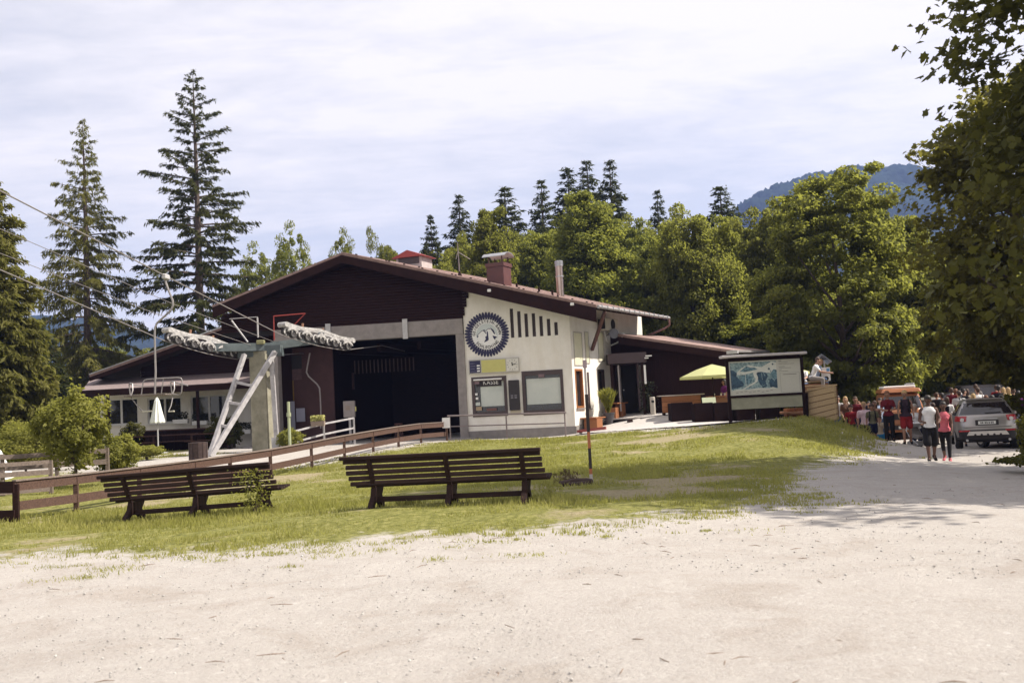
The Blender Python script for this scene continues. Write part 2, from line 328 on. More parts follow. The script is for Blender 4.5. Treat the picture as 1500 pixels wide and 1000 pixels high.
# sparse tufts creeping out onto the gravel
def tufts():
    r = np.random.default_rng(77); n = 900; x = r.uniform(-9, 8, n); y = r.uniform(9.8, 19, n); g_ = grass_mask(x, y); k = (g_ < .1) & (g_ > -2.6) & (r.random(n) < np.exp(g_*1.25)*.9) & (x < 5.5); x, y = x[k], y[k]; m = len(x); per = 46
    rad = r.uniform(.03, .13, m); cx = np.repeat(x, per)+r.normal(0, 1, m*per)*np.repeat(rad, per)*1.5; cy = np.repeat(y, per)+r.normal(0, 1, m*per)*np.repeat(rad, per); z = tz(cx, cy)
    a = r.uniform(0, 6.28, m*per); h = r.uniform(.012, .05, m*per)*np.repeat(r.uniform(.5, 1.3, m), per); la = r.uniform(0, 6.28, m*per); w_ = .006
    V = np.stack([np.stack([cx-np.cos(a)*w_, cy-np.sin(a)*w_, z-.01], -1), np.stack([cx+np.cos(a)*w_, cy+np.sin(a)*w_, z-.01], -1), np.stack([cx+np.cos(la)*h*.8, cy+np.sin(la)*h*.8, z+h], -1)], 1).reshape(-1, 3)
    tag(np_mesh('grass_tufts', V, np.arange(len(V)).reshape(-1, 3), M_BLADE), 'small grass tufts creeping out over the gravel edge', 'grass', kind='stuff')
    n = 90; y = 5.5*(20/5.5)**r.uniform(0, 1, n); x = r.uniform(-.5, .5, n)*y; k = grass_mask(x, y) < -.2; x, y = x[k], y[k]; tw = MB()
    for a, b in zip(x, y):
        an = r.uniform(0, 3.14); l_ = r.uniform(.03, .11); zz_ = tzf(a, b)+.012; tw.tube([(a-math.cos(an)*l_, b-math.sin(an)*l_, zz_), (a+r.normal(0, .01), b+r.normal(0, .01), zz_+.006), (a+math.cos(an)*l_, b+math.sin(an)*l_, zz_)], [.002, .004, .0015], 4)
    tag(tw.build('twigs', mat('dry_twig', (.16, .105, .07), .9, .3, 9)), 'small dry twigs lying on the gravel yard', 'twigs', kind='stuff')
tufts()
# loose stones on the gravel
def stones():
    r = np.random.default_rng(9); n = 22000; y = 4.2*(44/4.2)**(r.uniform(0, 1, n)**1.25); x = r.uniform(-.58, .62, n)*y+r.normal(0, 1, n)
    k = grass_mask(x, y) < -.05; x, y = x[k], y[k]; n = len(x)
    s = .004+.006*r.pareto(3.2, n); s = np.minimum(s, .017)*(y/8)**.4
    z = tz(x, y)+s*.12; oc = np.array([(1,0,0),(0,1,0),(-1,0,0),(0,-1,0),(0,0,.7),(0,0,-.5)])
    V = oc[None]*r.uniform(.6, 1.3, (n, 6, 1))*s[:, None, None]; a = r.uniform(0, 6.28, n); c, sn = np.cos(a)[:, None], np.sin(a)[:, None]
    V = np.stack([V[..., 0]*c-V[..., 1]*sn, V[..., 0]*sn+V[..., 1]*c, V[..., 2]], -1)+np.stack([x, y, z], -1)[:, None]
    f = np.array([(0,1,4),(1,2,4),(2,3,4),(3,0,4),(1,0,5),(2,1,5),(3,2,5),(0,3,5)]); F = (f[None]+np.arange(n)[:, None, None]*6).reshape(-1, 3)
    tag(np_mesh('gravel_stones', V.reshape(-1, 3), F, mat('loose_stone', (.36, .335, .31), .95, .35, 9, col2=(.56, .54, .52), spec=.1)), 'loose pale stones scattered over the gravel yard', 'gravel', kind='stuff')
stones()

# ================================================================== HILLS AND AIR
def hill(name, sil, d, depth, seed, m):
    px = np.array([s[0] for s in sil], float); pz = []; X = []
    for s in sil: p = at(s[0], s[1], d); X.append(p.x); pz.append(p.z)
    xs = np.linspace(X[0], X[-1], 300); zs = np.interp(xs, X, pz); ys = np.linspace(-1, 1, 90)
    XX, YY = np.meshgrid(xs, ys); prof = np.clip(1-np.abs(YY)**1.3, 0, 1); edge = np.clip(np.minimum(XX-xs[0], xs[-1]-XX)/150, 0, 1)
    r = np.random.default_rng(seed); ZZ = (zs[None]*(prof**.9))*edge+fbm(XX, YY*depth, .02, seed)*9*prof+r.uniform(0, 6.5, XX.shape)*np.clip(prof*3, 0, 1)-1
    V = np.stack([XX, d+YY*depth, ZZ], -1).reshape(-1, 3); i = np.arange(V.shape[0]).reshape(90, 300)
    o = np_mesh(name, V, np.stack([i[:-1, :-1], i[:-1, 1:], i[1:, 1:], i[1:, :-1]], -1).reshape(-1, 4), m); o['kind'] = 'structure'; return o
M_HILL = mat('wooded_slope', (.014, .024, .018), .95, .5, .02, spec=.05)
hill('hill', [(900,420),(985,345),(1035,303),(1060,294),(1100,284),(1150,264),(1200,256),(1250,262),(1290,262),(1330,247),(1362,256),(1392,277),(1450,300),(1560,330),(1700,420)], 1150, 380, 4, M_HILL)
hill('hill', [(-420,560),(-150,500),(40,478),(140,468),(260,486),(420,500),(600,560)], 1250, 330, 6, M_HILL)
hz = MB().span((-2400, -70, -2.5), (2400, 2300, 330)).build('haze', None); tag(hz, 'pale blue air between the yard and the wooded hills', 'haze', kind='stuff')
hm = bpy.data.materials.new('haze_air'); hm.use_nodes = True; hN = hm.node_tree.nodes; hN.clear(); ho = hN.new('ShaderNodeOutputMaterial'); hv = hN.new('ShaderNodeVolumePrincipled')
hv.inputs['Color'].default_value = (.34, .48, 1, 1); hv.inputs['Density'].default_value = .00026; hv.inputs['Anisotropy'].default_value = .25; hm.node_tree.links.new(hv.outputs[0], ho.inputs['Volume']); hz.data.materials.append(hm)

# ================================================================== TREES
M_BARK = mat('tree_bark', (.085, .062, .050), .95, .4, 9, .6, 30)
M_LEAF = mat('broad_leaf', (.056, .066, .014), .65, .4, .9, trans=.46, tcol=(.36, .37, .065), spec=.10, objvar=.32, col2=(.150, .155, .045), hue=.025)
M_LEAFD = mat('maple_leaf', (.048, .056, .012), .6, .35, .4, trans=.32, tcol=(.20, .19, .03), spec=.12, col2=(.08, .078, .018))
M_NEED = mat('spruce_needles', (.030, .042, .014), .75, .4, .3, trans=.2, tcol=(.12, .14, .03), spec=.1, objvar=.2, col2=(.060, .064, .022))
M_NEEDL = mat('light_spruce_needles', (.080, .086, .022), .75, .4, .3, trans=.3, tcol=(.28, .28, .05), spec=.1, col2=(.18, .165, .05))
M_SHRUB = mat('shrub_leaf', (.13, .14, .028), .6, .4, 1.2, trans=.38, tcol=(.42, .42, .07), spec=.12, col2=(.25, .24, .06))
def unit(v): return v/np.maximum(np.linalg.norm(v, axis=-1, keepdims=True), 1e-9)
def leaf_quads(P, T, Nn, L, Wd):
    """rhombic leaves folded a little along the midrib"""
    B = unit(np.cross(T, Nn)); n = len(P); L = np.broadcast_to(L, n)[:, None]; Wd = np.broadcast_to(Wd, n)[:, None]; fold = Nn*Wd*.35
    V = np.stack([P-T*L*.5, P+B*Wd*.5+fold, P+T*L*.5, P-B*Wd*.5+fold], 1).reshape(-1, 3); i = np.arange(n)[:, None]*4
    return V, (i+np.array([0, 1, 2, 3])[None])
LOBES = np.array([(0,-.5),(.16,-.28),(.42,-.30),(.36,-.06),(.56,.14),(.25,.16),(.22,.34),(0,.6),(-.22,.34),(-.25,.16),(-.56,.14),(-.36,-.06),(-.42,-.30),(-.16,-.28)])
def leaf_lobed(P, T, Nn, S):
    B = unit(np.cross(T, Nn)); n = len(P); S = np.broadcast_to(S, n)[:, None, None]; k = len(LOBES)
    V = P[:, None]+(B[:, None]*LOBES[None, :, :1]+T[:, None]*LOBES[None, :, 1:]+Nn[:, None]*(-.25*np.abs(LOBES[None, :, :1])))*S
    i = np.arange(n)[:, None]*k; return V.reshape(-1, 3), (i+np.arange(k)[None])
def clump_centres(r, n, Rx, z0, z1, shape, fill=.45):
    d = unit(r.normal(size=(n, 3))); rad = r.uniform(fill, 1, n)**.6
    lump = np.zeros(n)
    for _ in range(14):
        c = unit(r.normal(size=3)); lump += .32*np.exp(-(1-d @ c)*r.uniform(10, 34))
    rad = rad*(.74+lump*.62)*r.uniform(.9, 1.1, n); zc, hz_ = (z0+z1)/2, (z1-z0)/2
    P = d*rad[:, None]*np.array([Rx, Rx, hz_]); t = P[:, 2]/hz_
    tap = {'round': 1-.12*t, 'tall': 1-.35*np.clip(t, -.3, 1), 'spread': 1+.15*t}[shape]
    P[:, :2] *= tap[:, None]; P[:, 2] = np.where(P[:, 2] > 0, P[:, 2]*(.92*hz_/np.percentile(P[:, 2], 99.7)), P[:, 2]*(.97*hz_/-np.percentile(P[:, 2], .3))); P[:, 2] += zc; P[:, :2] *= .90*Rx/np.percentile(np.hypot(P[:, 0], P[:, 1]), 99.5); return P
def broad_tree(seed, H, Rx, zb, nc, per, leaf, m_leaf, shape='round', lobed=False, limbs=26, trunk=.25, rc=.17, fill=.45, flat=.6):
    """mesh data of a broadleaf tree: returns (trunk mesh object, crown mesh object) at the origin"""
    r = np.random.default_rng(seed); C = clump_centres(r, nc, Rx, zb, H, shape, fill)
    rcl = Rx*rc*r.uniform(.6, 1.35, nc); Cn = np.repeat(C, per, 0); q = unit(r.normal(size=(nc*per, 3)))*(r.uniform(.25, 1, nc*per)**.5)[:, None]
    q[:, 2] *= flat; P = Cn+q*np.repeat(rcl, per)[:, None]
    out = unit(P-np.array([0, 0, (zb+H)/2-.2*H])); Nn = unit(out*.55+np.array([0, 0, .7])+r.normal(size=P.shape)*.55); T = unit(np.cross(Nn, r.normal(size=P.shape))+np.array([0, 0, -.35])); Nn = unit(np.cross(np.cross(T, Nn), T))
    sz = leaf*r.uniform(.6, 1.3, len(P))
    V, F = leaf_lobed(P, T, Nn, sz) if lobed else leaf_quads(P, T, Nn, sz, sz*.62)
    cr = np_mesh('crown', V, F, m_leaf)
    mb = MB(); tp = Vector((r.uniform(-.3, .3), r.uniform(-.3, .3), zb+(H-zb)*.72)); k0 = Vector((0, 0, -.3)); pts = [k0.lerp(tp, t)+Vector((math.sin(t*5+seed), math.cos(t*4+seed), 0))*.12*t for t in np.linspace(0, 1, 7)]
    mb.tube(pts, [trunk*(1.25 if i == 0 else 1-.13*i) for i in range(7)], 9)
    for j in r.choice(nc, min(limbs, nc), replace=False):
        e = Vector(C[j]); t = float(np.clip((e.z*.62-zb*.1)/tp.z, .25, .95)); s = k0.lerp(tp, t); mid = s.lerp(e, .5)+Vector((0, 0, -.05*(e-s).length+.1)); L = (e-s).length
        mb.tube([s, s.lerp(mid, .6), mid, mid.lerp(e, .55), e], [trunk*.42*(1-t*.4), trunk*.34*(1-t*.4), trunk*.26*(1-t*.4), trunk*.16, .012], 6)
    tr = mb.build('trunk', M_BARK, smooth=True); return tr, cr
def spruce_tree(seed, H, Rx, zb, whorls, nb, tw, spr, m, droop=.45, slen=.34, swid=.07, power=.85, ragged=.3, hang=1.0, gap=0):
    r = np.random.default_rng(seed); mb = MB(); mb.tube([(0, 0, -.3), (0, 0, H*.35), (.05, 0, H*.7), (0, 0, H)], [H*.0135, H*.0105, H*.006, .015], 8)
    PP, TT = [], []
    zs = zb+(H-zb)*(np.linspace(0, 1, whorls)**.92)
    for wi, z in enumerate(zs):
        t = (z-zb)/(H-zb); rr = Rx*(1-t)**power*(.82+.18*math.sin(t*3.1))+.12; k = max(4, int(nb*(1-.45*t)))
        for b in range(k):
            if r.random() < gap*(1-t): continue
            a = b*2*math.pi/k+r.uniform(-.35, .35)+wi*.7; L = rr*r.uniform(1-ragged, 1+ragged*.45); dz = r.uniform(-.2, .2)*(H-zb)/whorls
            up = .42*t**1.5+.05-.18*(1-t); dr = droop*(1-t*.85); ts = np.linspace(0, 1, 7)
            def pos(q): return np.stack([np.cos(a)*L*q, np.sin(a)*L*q, z+dz+L*(up*q-dr*q*q+.55*dr*q**3)], -1)
            if L > .5: mb.tube([tuple(p) for p in pos(ts)], [max(.05*L/3*(1-.9*q)+.006, .006)*1.0 for q in ts], 5, cap=False)
            n = max(3, int(tw*L/Rx*1.3)); q = r.uniform(.12, 1.0, n)**.8; base = pos(q); side = np.where(r.random(n) < .5, 1, -1)
            dirv = np.stack([-np.sin(a)*side, np.cos(a)*side, np.zeros(n)], -1)*r.uniform(.2, .8, (n, 1))+np.array([np.cos(a), np.sin(a), 0])*r.uniform(.2, .9, (n, 1))+np.array([0, 0, -1])*(r.uniform(.1, 1.1, (n, 1))*hang*(1-.6*t))
            dirv = unit(dirv); l = slen*r.uniform(.7, 1.9, n)*(.22+.95*(1-t))
            f = r.uniform(.1, 1, (n, spr)); P = base[:, None]+dirv[:, None]*(l[:, None]*f)[..., None]+r.normal(size=(n, spr, 3))*.05
            P[..., 2] -= (l[:, None]*f)**2*.35*hang
            D = unit(dirv[:, None]+r.normal(size=(n, spr, 3))*.45+np.array([0, 0, -.25*hang])); PP.append(P.reshape(-1, 3)); TT.append(D.reshape(-1, 3))
    P = np.concatenate(PP); T = np.concatenate(TT); Nn = unit(r.normal(size=P.shape)+np.array([0, 0, .8])); Nn = unit(Nn-T*(Nn*T).sum(-1, keepdims=True))
    s = r.uniform(.6, 1.3, len(P))*np.clip(1.15-.55*P[:, 2]/H, .5, 1.1); V, F = leaf_quads(P, T, Nn, slen*s, swid*s)
    cr = np_mesh('crown', V, F, m); tr = mb.build('trunk', M_BARK, smooth=True); return tr, cr
def plant_tree(name, label, cat, proto, loc, s=(1, 1, 1), rz=0, group=None, first=False):
    t = thing(name, label, cat, loc, rz, group); t.scale = s
    for c in proto:
        o = c.copy(); COL.objects.link(o); o.parent = t
        if c.name.startswith('trunk'): o.name = 'trunk'
    return t
PROTO = {}
PROTO['b0'] = (broad_tree(31, 10, 4.2, .1, 380, 180, .20, M_LEAF, 'round'), 10, 4.2)
PROTO['b1'] = (broad_tree(32, 12, 4.0, .1, 400, 180, .20, M_LEAF, 'tall'), 12, 4.0)
PROTO['b2'] = (broad_tree(33, 11, 4.6, .0, 430, 170, .22, M_LEAF, 'round', rc=.15, flat=.45), 11, 4.6)
PROTO['b3'] = (broad_tree(34, 9, 3.4, 1.5, 170, 110, .20, M_LEAF, 'spread', rc=.16, fill=.5), 9, 3.4)
PROTO['s0'] = (spruce_tree(41, 14, 2.6, .6, 34, 10, 30, 5, M_NEED, slen=.40, swid=.11), 14, 2.6)
PROTO['s1'] = (spruce_tree(42, 16, 2.8, .6, 36, 10, 30, 5, M_NEED, slen=.42, swid=.11, ragged=.4), 16, 2.8)
def tree_at(kind, px, ytop, d, rpx, name, label, cat, group, rz):
    g = stand(px, d); top = at(px, ytop, d); pr, H, Rx = PROTO[kind]; sz = (top.z-g.z)/H; sx = rpx*d/FPX/Rx
    return plant_tree(name, label, cat, pr, g, (sx, sx, sz), rz, group)
BG = 'broadleaf trees behind the station'; SG = 'spruces rising behind the broadleaf trees'
for a in [('b3',437,333,78,44,'sunlit loose tree showing over the left roof slope, leftmost of three'),('b3',513,340,80,34,'small pale tree over the roof just right of the ridge peak'),('b0',576,344,82,36,'rounded pale tree over the roof left of the red roof lantern'),
          ('b0',655,372,70,52,'low light green tree behind the roof antenna'),('b1',731,300,64,62,'bright rounded tree directly behind the brick red chimney'),('b2',805,330,70,70,'shaded tree behind the metal flue pipe'),('b1',872,276,60,92,'tall broad tree with bright crown behind the right roof slope'),
          ('b2',948,318,68,66,'tree in the gap left of the round crowned tree'),('b0',1030,300,58,84,'dense round crowned tree behind the dark annex roof'),('b2',1112,326,72,70,'dull green tree below the blue hill, left of the tallest tree'),('b2',1243,243,50,132,'tallest broad sunlit tree behind the information board'),
          ('b1',1350,312,56,78,'pale green tree between the tall tree and the dark maple'),('b2',1432,330,60,110,'shaded tree behind the crowd and the dark off-road car'),('b0',1165,360,62,84,'lower tree filling the gap left of the tall tree'),('b2',985,330,71,64,'tree top between the two rounded trees over the annex'),('b1',1082,312,67,66,'slender tree below the dark spruce by the hill'),('b2',776,336,73,64,'tree between the chimney and the flue pipe'),('b0',908,322,69,62,'tree below the tallest twin spruces'),('b2',1146,296,63,74,'tree hiding the foot of the blue hill'),('b0',690,345,75,52,'tree below the narrow spruce left of the chimney'),('b1',1308,284,57,72,'tree right of the tallest sunlit tree'),('b3',385,362,86,46,'loose tree beside the tallest spruce over the left eave')]:
    tree_at(a[0], a[1], a[2], a[3], a[4], 'broadleaf_tree', a[5], 'tree', BG, a[1]*.37)
for i, a in enumerate([(645,318,86,27,'leftmost small spruce behind the roof antenna'),(688,288,84,32,'narrow dark spruce left of the bright rounded tree'),(757,277,86,38,'dark spruce right of the bright rounded tree'),(812,266,82,36,'spruce standing above the metal flue pipe'),
          (852,249,86,40,'spruce left of the tallest twin spruces'),(881,238,90,34,'left one of the two tallest dark spruce tips'),(915,238,84,36,'right one of the two tallest dark spruce tips'),(983,281,92,26,'small lone spruce tip over the round crowned tree'),(1077,276,86,40,'dark spruce standing before the blue hill')]):
    tree_at('s%d' % (i % 2), a[0], a[1], a[2], a[3]*(2.15+.3*(i % 3)), 'spruce_tree', a[4], 'tree', SG, i*1.3)
for i, px in enumerate((560, 640, 720, 800, 880, 960, 1040, 1120, 1200, 1290, 1370, 1450, 1530)):
    tree_at(('b2', 'b0', 'b1')[i % 3], px, 400-(i % 4)*13, 84+(i % 3)*6, 105, 'wood_tree', 'shaded tree deep in the wood behind the front row of trees', 'tree', 'shaded trees deep in the wood', i*.9)
for i, (px, yt, d) in enumerate([(1085,470,57),(1150,450,56),(1215,455,58),(1290,450,56),(1360,440,60),(1430,435,57),(1500,430,54),(1570,430,52)]):
    tree_at(('b2', 'b0')[i % 2], px, yt, d, 78, 'understory_tree', ('low shaded tree behind the information board','low shaded tree left of the timber deck corner','low shaded tree right above the timber deck','low shaded tree directly behind the orange van','low shaded tree between the van and the off-road car','low shaded tree above the middle of the crowd','low shaded tree above the dark off-road car','low shaded tree cut by the right picture edge')[i], 'tree', 'low trees along the wood edge', i*1.7)
def own_tree(name, label, pair, loc, rz=0, group=None, s=1):
    t = thing(name, label, 'tree', loc, rz, group); t.scale = (s, s, s)
    for o in pair: o.parent = t
    return t
# two tall spruces on the left
g = stand(132, 70); own_tree('spruce_tree', 'tall light green open spruce left of the taller spruce', spruce_tree(51, at(130, 178, 70).z-g.z, 5.2, 1.5, 38, 9, 46, 6, M_NEEDL, droop=.6, slen=.46, swid=.085, power=.75, hang=1.5, ragged=.5, gap=.22), g, .4)
g = stand(299, 71); own_tree('spruce_tree', 'tallest dark spruce with long tiered branches behind the restaurant roof', spruce_tree(52, at(296, 106, 71).z-g.z, 6.8, 2.0, 36, 9, 62, 6, mat('tall_spruce_needles', (.036, .044, .014), .75, .4, .3, trans=.22, tcol=(.14, .15, .03), spec=.1, col2=(.075, .078, .026)), droop=.34, slen=.44, swid=.10, power=.70, hang=.95, ragged=.55, gap=.27), g, 1.0)
g = stand(-25, 40); own_tree('spruce_tree', 'dense sunlit conifer cut off by the left picture edge', spruce_tree(53, at(-22, 235, 40).z-g.z, 2.9, .3, 44, 12, 46, 7, M_NEEDL, droop=.55, slen=.36, swid=.10, power=.55, hang=1.0), g, .3)
PROTO['s2'] = (spruce_tree(54, 12, 3.0, .4, 30, 10, 26, 6, M_NEED, slen=.42, swid=.12, droop=.5), 12, 3.0)
for i, a in enumerate([(62,470,62,70,'dark spruce behind the round clipped tree'),(205,520,76,60,'low dark spruce below the two tall spruces'),(-60,420,60,80,'dark spruce behind the left edge conifer'),(330,470,84,60,'dark spruce half hidden behind the restaurant roof')]):
    tree_at('s2', a[0], a[1], a[2], a[3], 'spruce_tree', a[4], 'tree', 'dark spruces behind the restaurant', i*2.1)
for i, a in enumerate([(150,500,90,80),(30,520,88,80),(260,510,95,70),(390,430,92,60)]):
    tree_at('b2', a[0], a[1], a[2], a[3], 'wood_tree', ('shaded far tree between the two tall spruces', 'shaded far tree behind the left edge conifer', 'shaded far tree behind the tallest spruce trunk', 'shaded far tree right of the tallest spruce over the roof')[i], 'tree', 'shaded trees far behind the restaurant', i*1.1)
# near maple on the right, mostly out of frame; it shades the road
g = stand(1930, 19.5); own_tree('maple_tree', 'big dark maple overhanging the road at the right picture edge', broad_tree(61, 18.5, 7.0, 2.4, 520, 100, .21, M_LEAFD, 'round', lobed=True, limbs=60, trunk=.34, rc=.16, fill=.35, flat=.7), g)
g = stand(1592, 34); own_tree('maple_tree', 'maple with a sunlit branch reaching left, behind the dark maple', broad_tree(62, 13.5, 5.6, .6, 420, 110, .21, mat('shaded_maple_leaf', (.050, .052, .012), .65, .4, .45, trans=.40, tcol=(.27, .25, .045), spec=.08, col2=(.095, .088, .022)), 'round', lobed=True, limbs=46, trunk=.3, rc=.16, fill=.4, flat=.5), g)  # leaf colour itself darkened to stand in for back-lit shade
# clipped tree, hedge and bushes by the left fence
def shrub(name, label, px, d, rx, ry, h, seed, n, leaf, m, z0=.1, cat='bush', stem=False):
    g = stand(px, d); r = np.random.default_rng(seed); t = thing(name, label, cat, g)
    nc = 70 if n > 3000 else 34; cd_ = unit(r.normal(size=(nc, 3))); cr_ = r.uniform(.55, .98, nc); cs_ = r.uniform(.16, .30, nc); sx_ = np.array([rx, ry, (h-z0)/2])
    ci = r.integers(0, nc, n); q = unit(r.normal(size=(n, 3)))*(r.uniform(.2, 1, n)**.5)[:, None]
    dv = cd_[ci]*cr_[ci][:, None]+q*cs_[ci][:, None]; inner = r.random(n) < .22; dv[inner] = unit(r.normal(size=(inner.sum(), 3)))*(r.uniform(.1, .8, inner.sum())[:, None]**.5)
    shoot = r.random(n) < .035; dv[shoot] *= r.uniform(1.02, 1.22, (shoot.sum(), 1)); dv[shoot, 2] += .06
    P = dv*sx_+np.array([0, 0, (h+z0)/2]); P[:, 2] = np.maximum(P[:, 2], .02); Nn = unit(unit(dv)*.8+r.normal(size=(n, 3))*.6+np.array([0, 0, .5])); T = unit(np.cross(Nn, r.normal(size=(n, 3))))
    s = leaf*r.uniform(.6, 1.35, n); V, F = leaf_quads(P, T, Nn, s, s*.6); np_mesh('foliage', V, F, m, t)
    mb = MB()
    for k in range(6 if not stem else 1):
        a = k*1.05; mb.tube([(0, 0, -.1), (.05*math.cos(a), .05*math.sin(a), h*.35), (rx*.45*math.cos(a)*(not stem), ry*.45*math.sin(a)*(not stem), h*.7)], [.05 if stem else .03, .04 if stem else .02, .01], 6)
    if stem:
        for k in range(9): a = k*.7; mb.tube([(0, 0, h*.25), (rx*.3*math.cos(a), ry*.3*math.sin(a), h*.5), (rx*.6*math.cos(a), ry*.6*math.sin(a), h*.72)], [.03, .02, .008], 5)
    mb.build('trunk' if stem else 'stems', M_BARK, t, local=True); return t
shrub('clipped_tree', 'small round clipped tree with bright leaves behind the left fence', 110, 26.5, .95, .9, 2.6, 71, 6500, .115, M_SHRUB, z0=.55, cat='tree', stem=True)
shrub('bush', 'wide sunlit hedge bush left of the round clipped tree', 38, 33, 1.75, 1.1, 1.75, 72, 12000, .085, M_SHRUB)
shrub('bush', 'leafy bush right of the round clipped tree', 172, 29.5, .78, .7, 1.25, 73, 7000, .075, M_SHRUB)
shrub('bush', 'small low bush on the restaurant lawn', 215, 37, .7, .5, .55, 74, 3500, .07, M_SHRUB)
shrub('bush', 'small light bush at the foot of the lift pylon', 424, 38.2, .55, .45, .85, 75, 3500, .07, M_SHRUB)
shrub('bush', 'dark bush at the right picture edge beside the road', 1536, 25.5, .7, .9, 1.25, 76, 5000, .10, M_LEAFD)
shrub('bush', 'low dark undergrowth below the maple at the right edge', 1575, 20, 1.2, 1.6, .5, 77, 5000, .09, M_LEAFD)
for k, pr in PROTO.items():
    for o in pr[0]: bpy.data.objects.remove(o)
# ================================================================== STATION BUILDING
PSI = R(6)
U = Vector((math.cos(PSI), -math.sin(PSI), 0)); NB = Vector((math.sin(PSI), math.cos(PSI), 0)); UP = Vector((0, 0, 1))
O0 = at(757, 634, 43.0); O0.z = 0
def F(u, z, n=0.): return O0+U*u+NB*n+UP*z            # point on (or n metres behind) the front plane
def fp(x, y, n=0.): return on_plane(x, y, O0+NB*n, NB)
FM = Matrix.Translation(O0) @ Matrix((U, UP, -NB)).transposed().to_4x4()   # text matrix: x along front, y up, z towards viewer
M_PLASTER = mat('white_plaster', (.74, .705, .64), .9, .06, 1.5, .25, 60, col2=(.80, .77, .71))
_N, _L = M_PLASTER.node_tree.nodes, M_PLASTER.node_tree.links
_tc = [n for n in _N if n.type == 'TEX_COORD'][0]; _mp = _N.new('ShaderNodeMapping'); _mp.inputs['Scale'].default_value = (1.6, 1.6, .3); _L.new(_tc.outputs['Object'], _mp.inputs[0])
_nz = _N.new('ShaderNodeTexNoise'); _nz.inputs['Scale'].default_value = 1.3; _nz.inputs['Detail'].default_value = 7; _nz.inputs['Roughness'].default_value = .7; _L.new(_mp.outputs[0], _nz.inputs['Vector'])
_rp = _N.new('ShaderNodeValToRGB'); _rp.color_ramp.elements[0].position = .30; _rp.color_ramp.elements[0].color = (.925, .905, .865, 1); _rp.color_ramp.elements[1].position = .55; _rp.color_ramp.elements[1].color = (1, 1, 1, 1); _L.new(_nz.outputs[0], _rp.inputs[0])
_mm = _N.new('ShaderNodeMix'); _mm.data_type = 'RGBA'; _mm.blend_type = 'MULTIPLY'; _mm.inputs[0].default_value = 1; _b = _N['Principled BSDF']; _L.new(_b.inputs['Base Color'].links[0].from_socket, _mm.inputs[6]); _L.new(_rp.outputs[0], _mm.inputs[7]); _L.new(_mm.outputs[2], _b.inputs['Base Color'])
M_PLINTH = mat('grey_plinth', (.22, .20, .19), .9, .15, 4, .3, 40)
M_CONC = mat('grey_concrete', (.24, .215, .205), .9, .18, 3, .3, 30)
M_SIDING = wood('dark_brown_siding', (.024, .009, .008), .4, 0)
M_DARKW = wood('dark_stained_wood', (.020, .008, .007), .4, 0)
M_ROOF = mat('reddish_roof_tile', (.235, .15, .132), .85, .3, 5, .5, 25, col2=(.33, .225, .20))
M_FASC = mat('brown_fascia', (.022, .009, .008), .8, .25, 3, spec=.12)
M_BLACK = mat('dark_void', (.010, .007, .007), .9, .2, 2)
M_METAL = mat('galvanised_metal', (.45, .45, .46), .42, .2, 6, metal=.8, spec=.5)
M_GREYP = mat('grey_painted_steel', (.42, .41, .41), .55, .15, 5)
M_REDP = mat('red_painted_steel', (.26, .030, .022), .6, .2, 5)
M_FRAME = mat('brown_window_frame', (.055, .034, .034), .5, .2, 4)
M_GLASS = glass('window_glass')
M_BLIND = mat('pale_roller_blind', (.46, .50, .46), .35, .07, 1.2, spec=.6, col2=(.55, .57, .52))
M_YEL = mat('yellow_panel', (.50, .47, .16), .7, .08, 2)
M_NAVY = mat('navy_paint', (.018, .016, .060), .6, .2, 5)
M_WHITE = mat('white_paint', (.74, .73, .71), .6, .05, 4)
M_CREAM = mat('cream_panel', (.60, .58, .42), .8, .06, 3)
M_BRICK = mat('oxblood_sheet_metal', (.088, .030, .027), .55, .15, 4)
st = thing('station_building', 'white and dark brown gabled lift station with an open hall', 'building', F(0, .5))
RF = -1.0                                                # roof edge stands a metre before the wall
Rg = fp(500, 370, RF); E1 = fp(873, 447, RF); E2 = at_z(977, 464, E1.z); L1 = fp(311, 447, RF)
EV = (E2-E1).normalized(); LEN = (E2-E1).length
def plane3(a, b, c):
    n = (b-a).cross(c-a).normalized(); return lambda x, y: a.z-(n.x*(x-a.x)+n.y*(y-a.y))/n.z
ZRp = plane3(Rg, E1, E2); ZLp = plane3(Rg, L1, L1+EV)
def zroof(p): return min(ZRp(p.x, p.y), ZLp(p.x, p.y))
RB = Rg+EV*(LEN+3); E2b = E1+EV*(LEN); LB = L1+EV*(LEN+3)
th = Vector((0, 0, -.10))
roof = MB().prism([Rg, E1, E2b, RB], th).build('roof', M_ROOF, st)
roof_l = MB().prism([Rg, RB, LB, L1], th).build('roof', M_ROOF, st)
off = Vector((0, 0, -.115))
MB().prism([p+off-U*0+NB*.04 for p in (Rg, E1, E2b, RB)], (0, 0, -.08)).prism([p+off+NB*.04 for p in (Rg, RB, LB, L1)], (0, 0, -.08)).build('soffit', M_FASC, st)
# tile courses: raised battens of tile parallel to the eave, one object, too fine to pick apart
tm = MB()
fall = (E1-Rg)-EV*((E1-Rg).dot(EV)); nco = 34
for k in range(nco):
    t = (k+.5)/nco; a = Rg+(E1-Rg)*t; b = a+EV*(LEN+3-3*t); tm.beam(a+UP*.012, b+UP*.012, .13, .035, up=fall.cross(EV))
tag(tm.build('tile_courses', M_ROOF, roof), kind='stuff')
sg = MB()
for k in range(5):
    for j in range(26):
        t = .06+.9*k/4; a = Rg+(E1-Rg)*t; p = a+EV*(.25+(LEN-.4)*j/25*1.0)
sg = None
for k in range(22):                                      # snow guards along the verge
    t = .05+.93*k/21; p = Rg+(E1-Rg)*t+EV*(.18+.30*(k % 3)); MB().box(p+UP*.045, (.05, .10, .06), -R(30)).build('snow_guard', M_FASC, roof)
